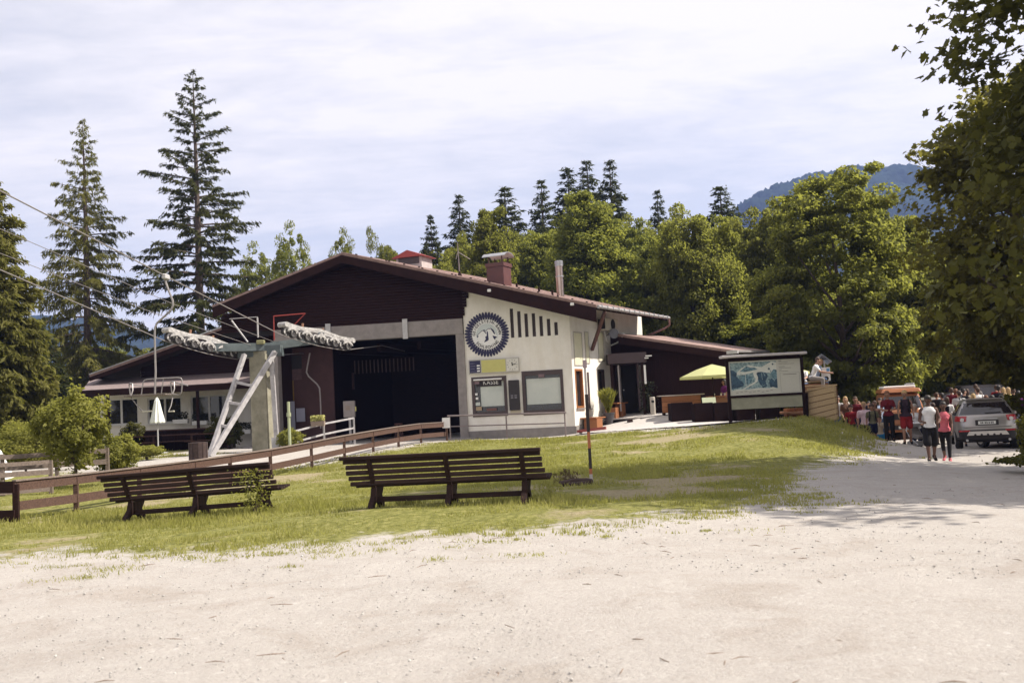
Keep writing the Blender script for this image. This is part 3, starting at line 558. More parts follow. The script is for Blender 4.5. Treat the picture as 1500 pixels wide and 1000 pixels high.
# verge boards
def verge(a, b, h0, h1):
    return MB().prism([a-UP*.1, b-UP*.1, b-UP*(.1+h1), a-UP*(.1+h0)], NB*.05)
verge(Rg, E1, .34, .62).build('verge_board', M_FASC, st); verge(L1, Rg, .46, .34).build('verge_board', M_FASC, st)
MB().beam(Rg+UP*.0, E1+UP*.0, .07, .05).build('verge_trim', mat('weathered_verge_metal', (.26, .17, .15), .6, .3, 6), roof)
# gutter on the right eave, with hangers and downpipe
gt = [E1+EV*s-UP*.06+Vector((.06, -.03, 0)) for s in (0.05, LEN*.5, LEN+.1)]
gu = MB().tube(gt, .075, 10).build('gutter', mat('grey_gutter', (.36, .34, .34), .5, .2, 4, metal=.5), roof, smooth=True)
for k in range(14): p = E1+EV*(LEN*(k+.5)/14); MB().box(p+Vector((.06, -.03, -.05)), (.19, .03, .17), -R(28)).build('gutter_hanger', M_METAL, gu)
e2 = gt[-1]; M_DOWN = mat('brown_downpipe', (.20, .10, .09), .5, .2, 4)
MB().tube([e2+UP*0, e2-UP*.35, e2-UP*.5-Vector((.25, 0, 0)), e2+Vector((-1.5, .1, -.95)), e2+Vector((-1.6, .1, -1.6))], .05, 8).build('downpipe', M_DOWN, st, smooth=True)
# ---------- walls
def wall(name, P, dirv, thick, u0, u1, zb, ztop, holes, m, parent):
    """upright wall along dirv from P, cut round rectangular holes (ua,ub,za,zb)"""
    mb = MB(); cuts = sorted({u0, u1, *[h[0] for h in holes], *[h[1] for h in holes]}); cuts = [c for c in cuts if u0 <= c <= u1]
    for a, b in zip(cuts[:-1], cuts[1:]):
        c = (a+b)/2; hs = sorted([h for h in holes if h[0] < c < h[1]], key=lambda h: h[2]); z = zb
        segs = []
        for h in hs: segs.append((z, h[2])); z = h[3]
        segs.append((z, None))
        for s0, s1 in segs:
            pa, pb = P+dirv*a, P+dirv*b
            ta, tb = (s1, s1) if s1 is not None else (ztop(pa), ztop(pb))
            if ta-s0 < .01 and tb-s0 < .01: continue
            poly = [Vector((pa.x, pa.y, s0)), Vector((pb.x, pb.y, s0)), Vector((pb.x, pb.y, tb)), Vector((pa.x, pa.y, ta))]
            mb.prism(poly, thick)
    return mb.build(name, m, parent)
top = lambda p: zroof(p)-.215
def pu(x, y): p = fp(x, y); return (p-O0).dot(U), p.z
uW0, uW1 = -2.08, 2.53
slits = []
for k, (xt, yt, xb, yb) in enumerate([(748.3,451.5,751.5,494.5),(759.2,455.3,762,494),(769.7,459,772.3,493.3),(780.6,458.3,783.2,492.7),(791.5,462.5,794,492.2),(802.5,466.5,805,491.5),(813.5,471.5,815.6,490.8)]):
    u = (pu(xt, yt)[0]+pu(xb, yb)[0])/2; slits.append((u-.075, u+.075, pu(xb, yb)[1], pu(xt, yt)[1]))
KW = (-1.86, -.33, 1.42, 3.14); TW = (.34, 2.12, 1.38, 3.28)
M_WPL = M_PLASTER
wall('front_wall', O0, U, NB*.3, uW0, uW1, .35, top, slits+[KW, TW], M_WPL, st)
MB().prism([F(uW0, .2, -.03), F(uW1+.02, .2, -.03), F(uW1+.02, .82, -.03), F(uW0, .82, -.03)], NB*.028).build('plinth', M_PLINTH, st)
for s in slits: MB().prism([F(s[0]-.02, s[2]-.02, .2), F(s[1]+.02, s[2]-.02, .2), F(s[1]+.02, s[3]+.02, .2), F(s[0]-.02, s[3]+.02, .2)], NB*.05).build('slit_window', M_FRAME, st)
# upper white wall edge and the brown gable siding
def lin(p): return zroof(p)
SB = 5.72
def siding():
    mb = MB(); z = SB; h = .125
    while z < Rg.z+.2:
        zt = z+h
        # clip each board to the roof line on both sides (n = -.06)
        def lim(side):
            u = -7.4
            for _ in range(60):
                q = F(u+side*.1, 0, -.06)
                if zroof(q)-.2 < zt or (side > 0 and u > -2.12+(z-SB)*.29) or (side < 0 and u < -12.9): break
                u += side*.1
            return u
        a, b = lim(-1), lim(1)
        if b-a > .3: mb.prism([F(a, z+.005, -.02), F(b, z+.005, -.02), F(b, z+.005, -.10), F(a, z+.005, -.10)], (0, 0, .03)).prism([F(a, z+.03, -.075), F(b, z+.03, -.075), F(b, zt-.002, -.035), F(a, zt-.002, -.035)], NB*.03)
        z = zt
    return mb
tag(siding().build('siding_boards', M_SIDING, st), kind='stuff')
wall('gable_backing', O0+NB*.0, U, NB*.2, -13.0, uW0, SB-.2, top, [], M_BLACK, st)
# lintel, pillars
MB().prism([F(-10.6, 5.06, -.12), F(uW0-.03, 5.06, -.12), F(uW0-.03, SB, -.12), F(-10.6, SB, -.12)], NB*.5).build('lintel', M_CONC, st)
MB().prism([F(-2.44, .2, -.1), F(uW0+.0, .2, -.1), F(uW0+.0, 5.055, -.1), F(-2.44, 5.055, -.1)], NB*.42).build('pillar', M_CONC, st)
MB().prism([F(-11.0, .2, -.1), F(-10.45, .2, -.1), F(-10.45, 5.055, -.1), F(-11.0, 5.055, -.1)], NB*.45).build('pillar', M_CONC, st)
for u in (-4.75, -8.2): MB().prism([F(u, 4.98, -.2), F(u+.22, 4.98, -.2), F(u+.22, 5.85, -.2), F(u, 5.85, -.2)], NB*.06).build('bracket', M_GREYP, st)
# hall: side and rear walls, ceiling, floor, interior fittings
D = 9.0
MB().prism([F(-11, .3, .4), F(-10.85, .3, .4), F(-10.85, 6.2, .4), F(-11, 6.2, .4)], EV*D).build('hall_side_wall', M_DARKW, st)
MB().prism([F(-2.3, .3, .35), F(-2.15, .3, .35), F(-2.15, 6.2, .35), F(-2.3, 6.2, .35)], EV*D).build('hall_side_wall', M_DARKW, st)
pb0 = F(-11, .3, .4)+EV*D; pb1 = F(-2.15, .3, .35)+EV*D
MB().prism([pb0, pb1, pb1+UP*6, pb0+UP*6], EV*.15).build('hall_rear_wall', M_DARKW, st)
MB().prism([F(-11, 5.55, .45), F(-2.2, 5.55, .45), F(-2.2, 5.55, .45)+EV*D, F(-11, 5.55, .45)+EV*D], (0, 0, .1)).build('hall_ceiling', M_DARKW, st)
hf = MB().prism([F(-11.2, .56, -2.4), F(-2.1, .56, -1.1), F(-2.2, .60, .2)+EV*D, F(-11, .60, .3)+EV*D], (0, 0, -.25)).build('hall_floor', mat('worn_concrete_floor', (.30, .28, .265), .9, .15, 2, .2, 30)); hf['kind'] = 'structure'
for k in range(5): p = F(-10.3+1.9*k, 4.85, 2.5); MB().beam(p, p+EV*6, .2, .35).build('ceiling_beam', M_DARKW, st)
# recessed wall at the left of the hall with boards and papers
w0 = -10.45
MB().prism([F(w0, .5, 1.6), F(w0+2.0, .5, 1.6), F(w0+2.0, 5.0, 1.6), F(w0, 5.0, 1.6)], NB*.1).build('inner_wall', mat('dull_red_wall', (.060, .026, .026), .85, .2, 2), st)
def pane(x0, y0, x1, y1, n): a = fp(x0, y0, n); b = fp(x1, y1, n); return (a-O0).dot(U), b.z, (b-O0).dot(U), a.z
def board(name, label, cat, q, n, m, t=.03):
    u0, z0, u1, z1 = q; th_ = thing(name, label, cat, F((u0+u1)/2, z0, n)); MB().prism([F(u0, z0, n), F(u1, z0, n), F(u1, z1, n), F(u0, z1, n)], NB*t).build('panel', m, th_); return th_
n_ = 1.55; q = pane(409, 522, 442, 540, n_)
s1 = board('hall_sign', 'dark sign with a pale letter on the recessed hall wall', 'sign', q, n_, mat('near_black_sign', (.014, .010, .012), .6, .2, 3))
text_mesh('lettering', 'M', .30, mat('dull_white_letter', (.30, .28, .30), .7, .1, 3), s1, FM @ Matrix.Translation((q[0]+.28, (q[1]+q[3])/2+.03, -n_+.006)), sx=1.1)
q = pane(409, 542, 442, 556, n_); board('hall_sign', 'dull red sign board below the dark lettered sign', 'sign', q, n_, mat('dull_mauve_sign', (.085, .045, .050), .7, .3, 5))
q = pane(411, 558, 431, 587, n_); board('poster', 'dark yellow poster on the recessed hall wall', 'poster', q, n_, mat('ochre_poster', (.16, .095, .02), .8, .15, 2))
q = pane(411, 588.5, 433, 637, n_-.2); board('leaning_poster', 'tall pale blue grey panel leaning below the yellow poster', 'panel', q, n_-.2, mat('blue_grey_panel', (.26, .26, .33), .7, .1, 2))
q = pane(433.6, 598, 447, 617, n_-.2); board('leaning_poster', 'small pale blue grey panel beside the tall one', 'panel', q, n_-.2, MATS['blue_grey_panel'])
for k in range(16):                                      # louvred hatch in the hall
    a = F(-8.0+k*.19, 3.75, 3.6); MB().prism([a, a+U*.05, a+U*.05+UP*.62, a+UP*.62], NB*.03).build('louvre', mat('dim_wood_slat', (.06, .032, .028), .8, .2, 3), st)
for x0, x1, y0, y1 in ((476, 480, 552, 590), (515, 519, 546, 570)):
    q = pane(x0, y0, x1, y1, 4); MB().prism([F(q[0], q[1], 4), F(q[2], q[1], 4), F(q[2], q[3], 4), F(q[0], q[3], 4)], NB*.08).build('interior_post', MATS['dull_red_wall'], st)
# hanging chair arm inside the hall
ha = thing('parked_chair_hanger', 'thin curved grey hanger pipe inside the dark hall', 'hanger', fp(470, 625, .9))
MB().tube([fp(x, y, .9) for x, y in ((454, 517), (450, 538), (449, 545), (452, 551), (464, 562), (468, 568), (469, 578), (470, 600), (470, 627))], .035, 8).build('pipe', mat('dim_grey_pipe', (.25, .22, .22), .5, .15, 5), ha, smooth=True)
# ---------- side wall with windows, running back under the right eave
CW = F(uW1, 0, 0); SN = Vector((EV.y, -EV.x, 0))          # outward normal of the side wall
def S(s, z, o=0.): return CW+EV*s+UP*z+SN*o
def sp(x, y, o=0.): p = on_plane(x, y, CW+SN*o, SN); return (p-CW).dot(EV), p.z
def srect(x0, y0, x1, y1):
    a, b = sp(x0, y0), sp(x1, y1); return (a[0], b[0], min(a[1], b[1]), max(a[1], b[1]))
sw = [srect(841.5, 540, 856, 597), srect(859.5, 545, 865, 598), srect(875, 541, 887, 585)]
wall('side_wall', CW, EV, SN*-.3, .0, LEN-.1, .3, lambda p: ZRp(p.x, p.y)-.215, sw, M_WPL, st)
MB().prism([S(0.03, .2, .03), S(3.6, .5, .03), S(3.6, 1.15, .03), S(.03, .82, .03)], SN*-.028).build('plinth', M_PLINTH, st)
M_ORWOOD = wood('orange_brown_wood', (.26, .105, .042), .3, 2)
for i, r_ in enumerate(sw):
    a, b, z0, z1 = r_; wf = MB()
    for p0, p1 in (((a, z0), (a+.09, z1)), ((b-.09, z0), (b, z1)), ((a+.09, z0), (b-.09, z0+.09)), ((a+.09, z1-.09), (b-.09, z1))):
        wf.prism([S(p0[0], p0[1], .02), S(p1[0], p0[1], .02), S(p1[0], p1[1], .02), S(p0[0], p1[1], .02)], SN*-.14)
    wo_ = wf.build('window_frame', M_ORWOOD if i == 0 else M_FRAME, st)
    MB().prism([S(a+.09, z0+.09, -.1), S(b-.09, z0+.09, -.1), S(b-.09, z1-.09, -.1), S(a+.09, z1-.09, -.1)], SN*-.02).build('pane', M_GLASS, wo_)
    MB().prism([S(a-.04, z0-.05, .08), S(b+.04, z0-.05, .08), S(b+.04, z0-.005, .08), S(a-.04, z0-.005, .08)], SN*-.1).build('sill', M_PLINTH, wo_)
for x0, y0, x1, y1 in ((839.5, 487, 853.5, 534), (856, 487, 863, 531), (875, 487, 884.5, 528)):       # framed cream panels
    a, b, z0, z1 = srect(x0, y0, x1, y1); MB().prism([S(a, z0, .015), S(b, z0, .015), S(b, z1, .015), S(a, z1, .015)], SN*-.012).build('panel', M_CREAM, st)
    fr = MB()
    for p0, p1 in (((a-.05, z0-.05), (a, z1+.05)), ((b, z0-.05), (b+.05, z1+.05)), ((a, z0-.05), (b, z0)), ((a, z1), (b, z1+.05))):
        fr.prism([S(p0[0], p0[1], .03), S(p1[0], p0[1], .03), S(p1[0], p1[1], .03), S(p0[0], p1[1], .03)], SN*-.027)
    fr.build('panel_frame', mat('stone_grey_trim', (.40, .37, .33), .8, .1, 4), st)
a = sp(866, 512); b = E1+EV*1.6-UP*.15
MB().beam(S(a[0], a[1], .05), E1+EV*.9-UP*.22, .12, .14).build('roof_strut', mat('brown_strut', (.085, .036, .030), .7, .25, 3), st)
# rear end wall (closes the building)
MB().prism([S(LEN-.1, .3, -.3), S(LEN-.1, E1.z-.1, -.3), RB-EV*.6-UP*.6, Vector((RB.x, RB.y, .3))-EV*.6], EV*.2).build('rear_wall', M_WPL, st)
# ---------- ticket windows
def ticket(q, blind, lab):
    a, b, z0, z1 = q; fr = MB()
    for p0, p1 in (((a, z0), (a+.13, z1)), ((b-.13, z0), (b, z1)), ((a+.13, z0), (b-.13, z0+.20)), ((a+.13, z1-.20), (b-.13, z1))):
        fr.prism([F(p0[0], p0[1], -.03), F(p1[0], p0[1], -.03), F(p1[0], p1[1], -.03), F(p0[0], p1[1], -.03)], NB*.20)
    f = fr.build('ticket_window', M_FRAME, st); tag(f, lab)
    MB().prism([F(a+.13, z0+.2, .10), F(b-.13, z0+.2, .10), F(b-.13, z1-.2, .10), F(a+.13, z1-.2, .10)], NB*.02).build('pane', M_GLASS, f)
    c, d, y0, y1 = blind; MB().prism([F(c, y0, .085), F(d, y0, .085), F(d, y1, .085), F(c, y1, .085)], NB*.008).build('blind', M_BLIND, f); return f
kx0, kz1 = pu(703, 559); kx1, kz0 = pu(744, 593.5)
k = ticket(KW, (kx0, kx1-.02, kz0, kz1), 'brown ticket window under the KASSE lettering')
a_, z_ = pu(697, 555); b_, y_ = pu(734.5, 564.5)
ks = MB().prism([F(a_, y_, .05), F(b_, y_, .05), F(b_, z_, .05), F(a_, z_, .05)], NB*.03).build('lettering_panel', mat('dark_brown_panel', (.016, .009, .010), .6, .2, 3), k)
text_mesh('lettering', 'KASSE', .27, M_WHITE, k, FM @ Matrix.Translation((pu(718.5, 559.8)[0], pu(718.5, 559.8)[1], -.045)), sx=.84, bold=.004, space=1.12)
MB().tube([F(KW[0]+.1, KW[3]-.12, -.06), F(KW[1]-.2, KW[3]-.12, -.06)], .035, 8).build('tube_lamp', M_WHITE, k)
for x, y, w_, h_, m_ in ((698, 577.3, .10, .09, M_WHITE), (699, 583.5, .11, .10, M_WHITE), (700.3, 591.5, .20, .14, M_BLIND), (701.8, 598.3, .25, .17, mat('tan_paper', (.34, .25, .16), .8, .1, 3)), (698.8, 560.5, .2, .12, mat('mauve_paper', (.18, .12, .13), .8, .1, 3)), (720.5, 599.5, .45, .10, mat('reddish_strip', (.14, .06, .05), .7, .1, 3))):
    u, z = pu(x, y); MB().prism([F(u-w_/2, z-h_/2, -.045), F(u+w_/2, z-h_/2, -.045), F(u+w_/2, z+h_/2, -.045), F(u-w_/2, z+h_/2, -.045)], NB*.01).build('notice', m_, k)
t0, t3 = pu(770.5, 555); t1, t2 = pu(822.5, 590)
tk = ticket(TW, (t0, t1, t2, t3), 'wide brown window with a lowered pale blind')
u, z = pu(793, 550); MB().prism([F(u-.13, z-.07, -.05), F(u+.13, z-.07, -.05), F(u+.13, z+.07, -.05), F(u-.13, z+.07, -.05)], NB*.018).build('notice', MATS['mauve_paper'], tk)
# ticket machine between the windows
a_, z1 = pu(746.8, 557); b_, z0 = pu(762, 600); tmn = thing('ticket_machine', 'narrow black ticket machine between the two wall windows', 'machine', F((a_+b_)/2, z0, -.06))
a_, b_ = -.24, .22
MB().prism([F(a_, z0, -.22), F(b_, z0, -.22), F(b_, z1, -.22), F(a_, z1, -.22)], NB*.215).build('housing', mat('black_machine', (.018, .012, .014), .5, .2, 3), tmn, bevel=.012)
for i in (0, 1):
    for j in (0, 1): MB().prism([F(a_+.09+.16*i, z0+.50+.10*j, -.235), F(a_+.19+.16*i, z0+.50+.10*j, -.235), F(a_+.19+.16*i, z0+.55+.10*j+.02*(1-j), -.235), F(a_+.09+.16*i, z0+.55+.10*j+.02*(1-j), -.235)], NB*.013).build('button', mat('grey_button', (.16, .15, .17), .5, .1, 3), tmn)
MB().prism([F(a_+.02, z0-.14, -.12), F(b_+.02, z0-.14, -.12), F(b_+.02, z0-.01, -.12), F(a_+.02, z0-.01, -.12)], NB*.11).build('tray', mat('tan_tray', (.42, .37, .28), .7, .1, 3), tmn)
# sign board with price list, yellow panel and clock
c = [fp(686.5, 528.5, -.1), fp(760, 523.5, -.1), fp(761.5, 544, -.1), fp(687.5, 548, -.1)]
u0, u1, z0, z1 = -1.93, .26, 3.27, 3.90
sb = thing('sign_board', 'long sign board with price list, yellow panel and clock above the ticket window', 'sign', F(-.8, z0, -.06))
MB().prism([F(u0, z0, -.12), F(u1, z0, -.12), F(u1, z1, -.12), F(u0, z1, -.12)], NB*.115).build('box', mat('sign_box_grey', (.42, .40, .36), .6, .1, 3), sb, bevel=.01)
def sq(name, ua, ub, za, zb, m, n=-.13, t=.012, par=None): return MB().prism([F(ua, za, n), F(ub, za, n), F(ub, zb, n), F(ua, zb, n)], NB*t).build(name, m, par or sb)
pl = sq('price_list', u0+.04, u0+.52, z0+.05, z1-.05, M_NAVY)
for i in range(3): sq('price_plate', u0+.36, u0+.49, z0+.10+.115*i, z0+.16+.115*i, M_WHITE, -.14, .009, pl)
for i in range(4): sq('price_line', u0+.08, u0+.30-.04*(i % 2), z0+.11+.115*i, z0+.125+.115*i, mat('pale_violet_print', (.20, .19, .28), .7, .1, 3), -.137, .006, pl)
sq('yellow_panel', u0+.56, u1-.58, z0+.05, z1-.05, M_YEL)
ck = sq('clock', u1-.54, u1-.03, z0+.06, z1-.05, mat('clock_face', (.62, .60, .54), .6, .03, 3))
cc = F(u1-.285, (z0+z1)/2+.005, -.142)
for i in range(12):
    a = i*math.pi/6; p = cc+U*(math.sin(a)*.205)+UP*(math.cos(a)*.205); d_ = U*math.sin(a)+UP*math.cos(a); MB().beam(p-d_*.022, p+d_*.022, .016, .006, up=NB).build('hour_mark', M_BLACK, ck)
for ang, L_, wd in ((-8, .11, .035), (77, .17, .024)):
    a = R(ang); d_ = U*math.sin(a)+UP*math.cos(a); MB().beam(cc-d_*.03-NB*.006, cc+d_*L_-NB*.006, wd, .005, up=NB).build('clock_hand', M_BLACK, ck)
# round emblem
ec = (pu(713, 457)[1]+pu(713.5, 522.5)[1])/2; eu = pu(713.3, 490)[0]
em = thing('wall_emblem', 'round emblem with navy petals and ring lettering on the white wall', 'emblem', F(eu, ec-.98, -.01))
pm = MB(); NP = 42
for i in range(NP):
    a = i*2*math.pi/NP; d_ = U*math.sin(a)+UP*math.cos(a); s_ = U*math.cos(a)-UP*math.sin(a); c0 = F(eu, ec, -.012)
    pm.prism([c0+d_*r_+s_*w_ for r_, w_ in ((.655, -.036), (.655, .036), (.80, .062), (.91, .056), (.965, .030), (.985, 0), (.965, -.030), (.91, -.056), (.80, -.062))], NB*.010)
tag(pm.build('petal_ring', M_NAVY, em), 'ring of narrow navy petals', kind='stuff')
def disc(r0, n, m, name): return MB().prism([F(eu+r0*math.sin(i*2*math.pi/56), ec+r0*math.cos(i*2*math.pi/56), n) for i in range(56)], NB*.004).build(name, m, em)
disc(.655, -.006, M_WHITE, 'ring'); disc(.47, -.011, mat('emblem_pale_blue', (.52, .56, .55), .8, .08, 3), 'inner_disc')
def ring_text(s, a0, a1, r_, flip):
    n = len(s)
    for i, ch in enumerate(s):
        a = R(a0+(a1-a0)*i/(n-1))
        if ch == ' ': continue
        p = Vector((eu+math.sin(a)*r_, ec+math.cos(a)*r_, .0145)); rot = -a if not flip else math.pi-a
        text_mesh('letter', ch, .165, MATS['dark_void'], em, FM @ Matrix.Translation(p) @ Matrix.Rotation(rot, 4, 'Z'), .003, sx=.95)
ring_text('GEIGELSTEIN-BAHN', -88, 88, .562, False); ring_text('SCHLECHING', 231, 129, .562, True)
def epoly(name, pts, m, n): MB().prism([F(eu+x, ec+y, n) for x, y in pts], NB*.003).build(name, m, em)
epoly('snow_mountain', [(-.44,-.05),(-.30,.08),(-.20,.16),(-.12,.20),(-.05,.14),(.02,.20),(.08,.24),(.14,.22),(.20,.27),(.28,.20),(.34,.04),(.44,-.08),(.42,-.2),(.3,-.36),(.1,-.455),(-.1,-.455),(-.3,-.36),(-.42,-.2)], M_WHITE, -.0150)
epoly('rock_face', [(.17,.24),(.22,.25),(.30,.17),(.36,.02),(.32,-.02),(.28,.06)], M_NAVY, -.019); epoly('rock_face', [(.0,.14),(.05,.12),(.07,-.24),(-.02,-.30),(-.14,-.34),(-.10,-.26),(-.06,-.2),(-.08,-.1),(-.01,-.06)], M_NAVY, -.019)
epoly('rock_face', [(-.16,.16),(-.11,.19),(-.02,.06),(-.03,.01),(-.08,.08)], M_NAVY, -.019); epoly('rock_face', [(.24,-.06),(.36,-.10),(.45,-.14),(.38,-.18),(.34,-.26),(.28,-.18)], M_NAVY, -.019); epoly('rock_face', [(-.44,-.04),(-.36,-.04),(-.39,-.10),(-.43,-.12)], M_NAVY, -.019)
epoly('ridge_line', [(-.44,-.02),(-.22,.17),(-.10,.22),(-.05,.16),(.08,.26),(.14,.24),(.20,.29),(.20,.265),(.14,.215),(.08,.235),(-.05,.135),(-.10,.195),(-.22,.145),(-.44,-.045)], M_NAVY, -.022)
# handrail in front of the ticket windows
hr = thing('handrail', 'low grey metal handrail in front of the ticket windows', 'railing', F(0, .5, -1.1)); M_RAIL = mat('grey_brown_rail', (.19, .155, .15), .5, .15, 4, metal=.3)
HA = fp(640, 610, -1.3); a0, a1 = fp(655, 609, -1.3), fp(829.5, 603.8, -1.0); b0, b1 = fp(655, 624.5, -1.3), fp(828.5, 619.5, -1.0)
MB().tube([a0, a1], .035, 8).build('rail', M_RAIL, hr); MB().tube([b0, b1], .025, 8).build('rail', M_RAIL, hr)
for t in (.02, .495, .985):
    p = a0.lerp(a1, t); MB().tube([p, Vector((p.x, p.y, tzf(p.x, p.y)-.05))], .03, 8).build('post', M_RAIL, hr)
# small wall lamps under the verge
for x, y in ((716.5, 425.5), (838, 445.5)):
    p = fp(x, y, -.98); l_ = thing('verge_lamp', 'small white lamp under the roof edge '+('above the emblem' if x < 800 else 'near the wall corner'), 'lamp', p); MB().box((0, 0, 0), (.16, .12, .12)).build('housing', M_WHITE, l_, local=True, bevel=.02); MB().box((0, .02, .10), (.05, .05, .14)).build('bracket', M_FASC, l_, local=True)
# ---------- roof furniture (stands on the right slope)
def rp(px, py, depth_guess):           # intersection of a picture ray with the right roof plane
    n = (E1-Rg).cross(EV).normalized(); return on_plane(px, py, Rg, n)
ch = MB(); cb_ = Rg+(E1-Rg)*.60+EV*2.2; sc_ = (cb_.y)/FPX
cc_ = at(731.5, 413, cb_.y); z0 = zroof(cc_)-.3; z1 = at(731, 386, cb_.y).z
chm = MB().box((cc_.x, cc_.y, (z0+z1)/2), (.82, .82, z1-z0), R(-24)).build('chimney', M_BRICK, roof); tag(chm, 'square oxblood chimney with a curved metal hood')
MB().box((cc_.x, cc_.y, z1-.1), (.90, .90, .16), R(-24)).build('collar', M_BRICK, chm)
cr_ = Matrix.Rotation(R(-24), 3, 'Z'); zc = z1+.22
for sx in (-1, 1):
    for sy in (-1, 1): q = Vector((cc_.x, cc_.y, 0))+cr_ @ Vector((.32*sx, .32*sy, 0)); MB().beam((q.x, q.y, z1-.05), (q.x, q.y, zc+.06), .06, .06).build('hood_support', M_BRICK, chm)
hd = MB(); arc = [(math.cos(R(a))*.60, math.sin(R(a))*.26-.02) for a in range(20, 161, 14)]
poly = [Vector((cc_.x, cc_.y, zc))+cr_ @ Vector((-.56, x*.9, z)) for x, z in arc]+[Vector((cc_.x, cc_.y, zc-.03))+cr_ @ Vector((-.56, x*.9, z)) for x, z in arc[::-1]]
hd.prism(poly, cr_ @ Vector((1.12, 0, 0))).build('hood', M_METAL, chm)
fl = at(821, 430, Rg.y+2.5); zf = zroof(fl)-.2; zt = at(818.5, 382, fl.y).z
flu = MB().tube([(fl.x, fl.y, zf), (fl.x, fl.y, zt-.25)], .17, 14).build('flue_pipe', mat('copper_tinted_steel', (.52, .40, .34), .28, .15, 3, metal=1), roof, smooth=True)
for z in (zt-.25, zt-.16, zt-.07, zt-.75): MB().tube([(fl.x, fl.y, z), (fl.x, fl.y, z+.05)], .195, 14).build('flue_band', M_METAL, flu)
MB().tube([(fl.x, fl.y, zt-.2), (fl.x, fl.y, zt)], .165, 14).build('flue_top', M_METAL, flu)
lt = at(607, 388, Rg.y+4.6); zl0 = zroof(lt)-.4; zl1 = at(607, 379, lt.y).z; lr = Matrix.Rotation(R(-22), 3, 'Z')
lan = MB().box((lt.x, lt.y, (zl0+zl1)/2), (1.35, 1.1, zl1-zl0), R(-22)).build('roof_lantern', mat('pale_lantern_boards', (.42, .36, .35), .7, .15, 4), roof); tag(lan, 'small boxy roof lantern with a red gabled cap')
MB().prism([Vector((lt.x, lt.y, zl1))+lr @ Vector(p) for p in ((-.88, -.70, .0), (.88, -.70, .0), (0, -.70, .34))], lr @ Vector((0, 1.4, 0))).build('cap', mat('red_sheet_roof', (.30, .042, .035), .55, .15, 4), lan)
MB().box(Vector((lt.x, lt.y, (zl0+zl1)/2+.22))+lr @ Vector((0, -.56, 0)), (1.1, .03, .34), R(-22)).build('louvre_panel', M_FRAME, lan)
an = at(673.5, 404, Rg.y+1.4); za = zroof(an); zt = at(671.5, 355, an.y).z
ant = MB().tube([(an.x, an.y, za-.1), (an.x-.03, an.y, zt)], [.035, .018], 6).build('antenna', M_RAIL, roof)
MB().tube([(an.x-.03, an.y, za+(zt-za)*.72), (an.x+.5, an.y, za+(zt-za)*.48)], .014, 5).build('stay', M_RAIL, ant); MB().tube([(an.x-.03, an.y, za+(zt-za)*.72), (an.x-.13, an.y-.1, za+(zt-za)*.5)], .014, 5).build('stay', M_RAIL, ant)
MB().tube([(an.x, an.y, za-.1), (an.x, an.y, za+.22)], [.14, .04], 8).build('boot', M_FASC, ant)
for x, y in ((757, 419), (789.5, 424), (809, 427)):
    p = at(x, y, Rg.y+1.9); z = zroof(p); MB().tube([(p.x, p.y, z-.05), (p.x, p.y, z+.22)], .05, 8).build('vent_pipe', M_FASC, roof)
# ---------- air conditioner, wall lamp on the side wall
ac = thing('air_conditioner', 'beige air conditioner unit high on the bright side wall', 'air conditioner', S(2.6, 4.6, .1))
a, b, z0, z1 = srect(874, 466, 894, 486); MB().prism([S(a, z0, .42), S(b, z0, .42), S(b, z1, .42), S(a, z1, .42)], SN*-.41).build('housing', mat('beige_housing', (.45, .42, .36), .6, .08, 3), ac, bevel=.015)
fg = MB()
for i in range(20): t0_ = i*2*math.pi/20; fg.v += []
ctr = S((a+b)/2+.1, (z0+z1)/2, .43); fd = MB().prism([ctr+EV*.24*math.cos(i*math.pi/12)+UP*.24*math.sin(i*math.pi/12) for i in range(24)], SN*.012).build('fan_grille', M_BLACK, ac)
MB().prism([S(a-.02, z0+.05, .40), S(a-.02, z1-.05, .40), S(a-.02, z1-.05, .05), S(a-.02, z0+.05, .05)], EV*.018).build('side_grille', M_BLACK, ac)
wlp = thing('wall_lamp', 'curved pipe lamp sticking out from the side wall', 'lamp', S(3.6, 3.7, .1)); q0 = sp(893, 506)
bp_ = S(q0[0], q0[1], .02); MB().tube([S(q0[0]-.6, q0[1]+.75, .03), S(q0[0]-.5, q0[1]+.2, .06), bp_+SN*.05, bp_+SN*.35+UP*.1, bp_+SN*.62+UP*.22, bp_+SN*.64+UP*.42], .035, 8).build('pipe', M_WHITE, wlp, smooth=True)
MB().box(bp_+SN*.64+UP*.47, (.22, .16, .12), R(-28)).build('head', M_WHITE, wlp, bevel=.02)
loud = thing('loudspeaker', 'grey horn loudspeaker below the air conditioner', 'speaker', S(2.9, 4.1, .2)); lp_ = S(sp(886.5, 490)[0], sp(886.5, 490)[1], .30)
MB().tube([lp_-EV*.25, lp_, lp_+SN*.25-EV*.25], [.06, .09, .24], 14).build('horn', mat('slate_grey', (.16, .16, .19), .5, .1, 3), loud, smooth=True); MB().beam(lp_, S(sp(886.5, 490)[0], sp(886.5, 490)[1]-.05, .0), .05, .05).build('bracket', M_RAIL, loud)
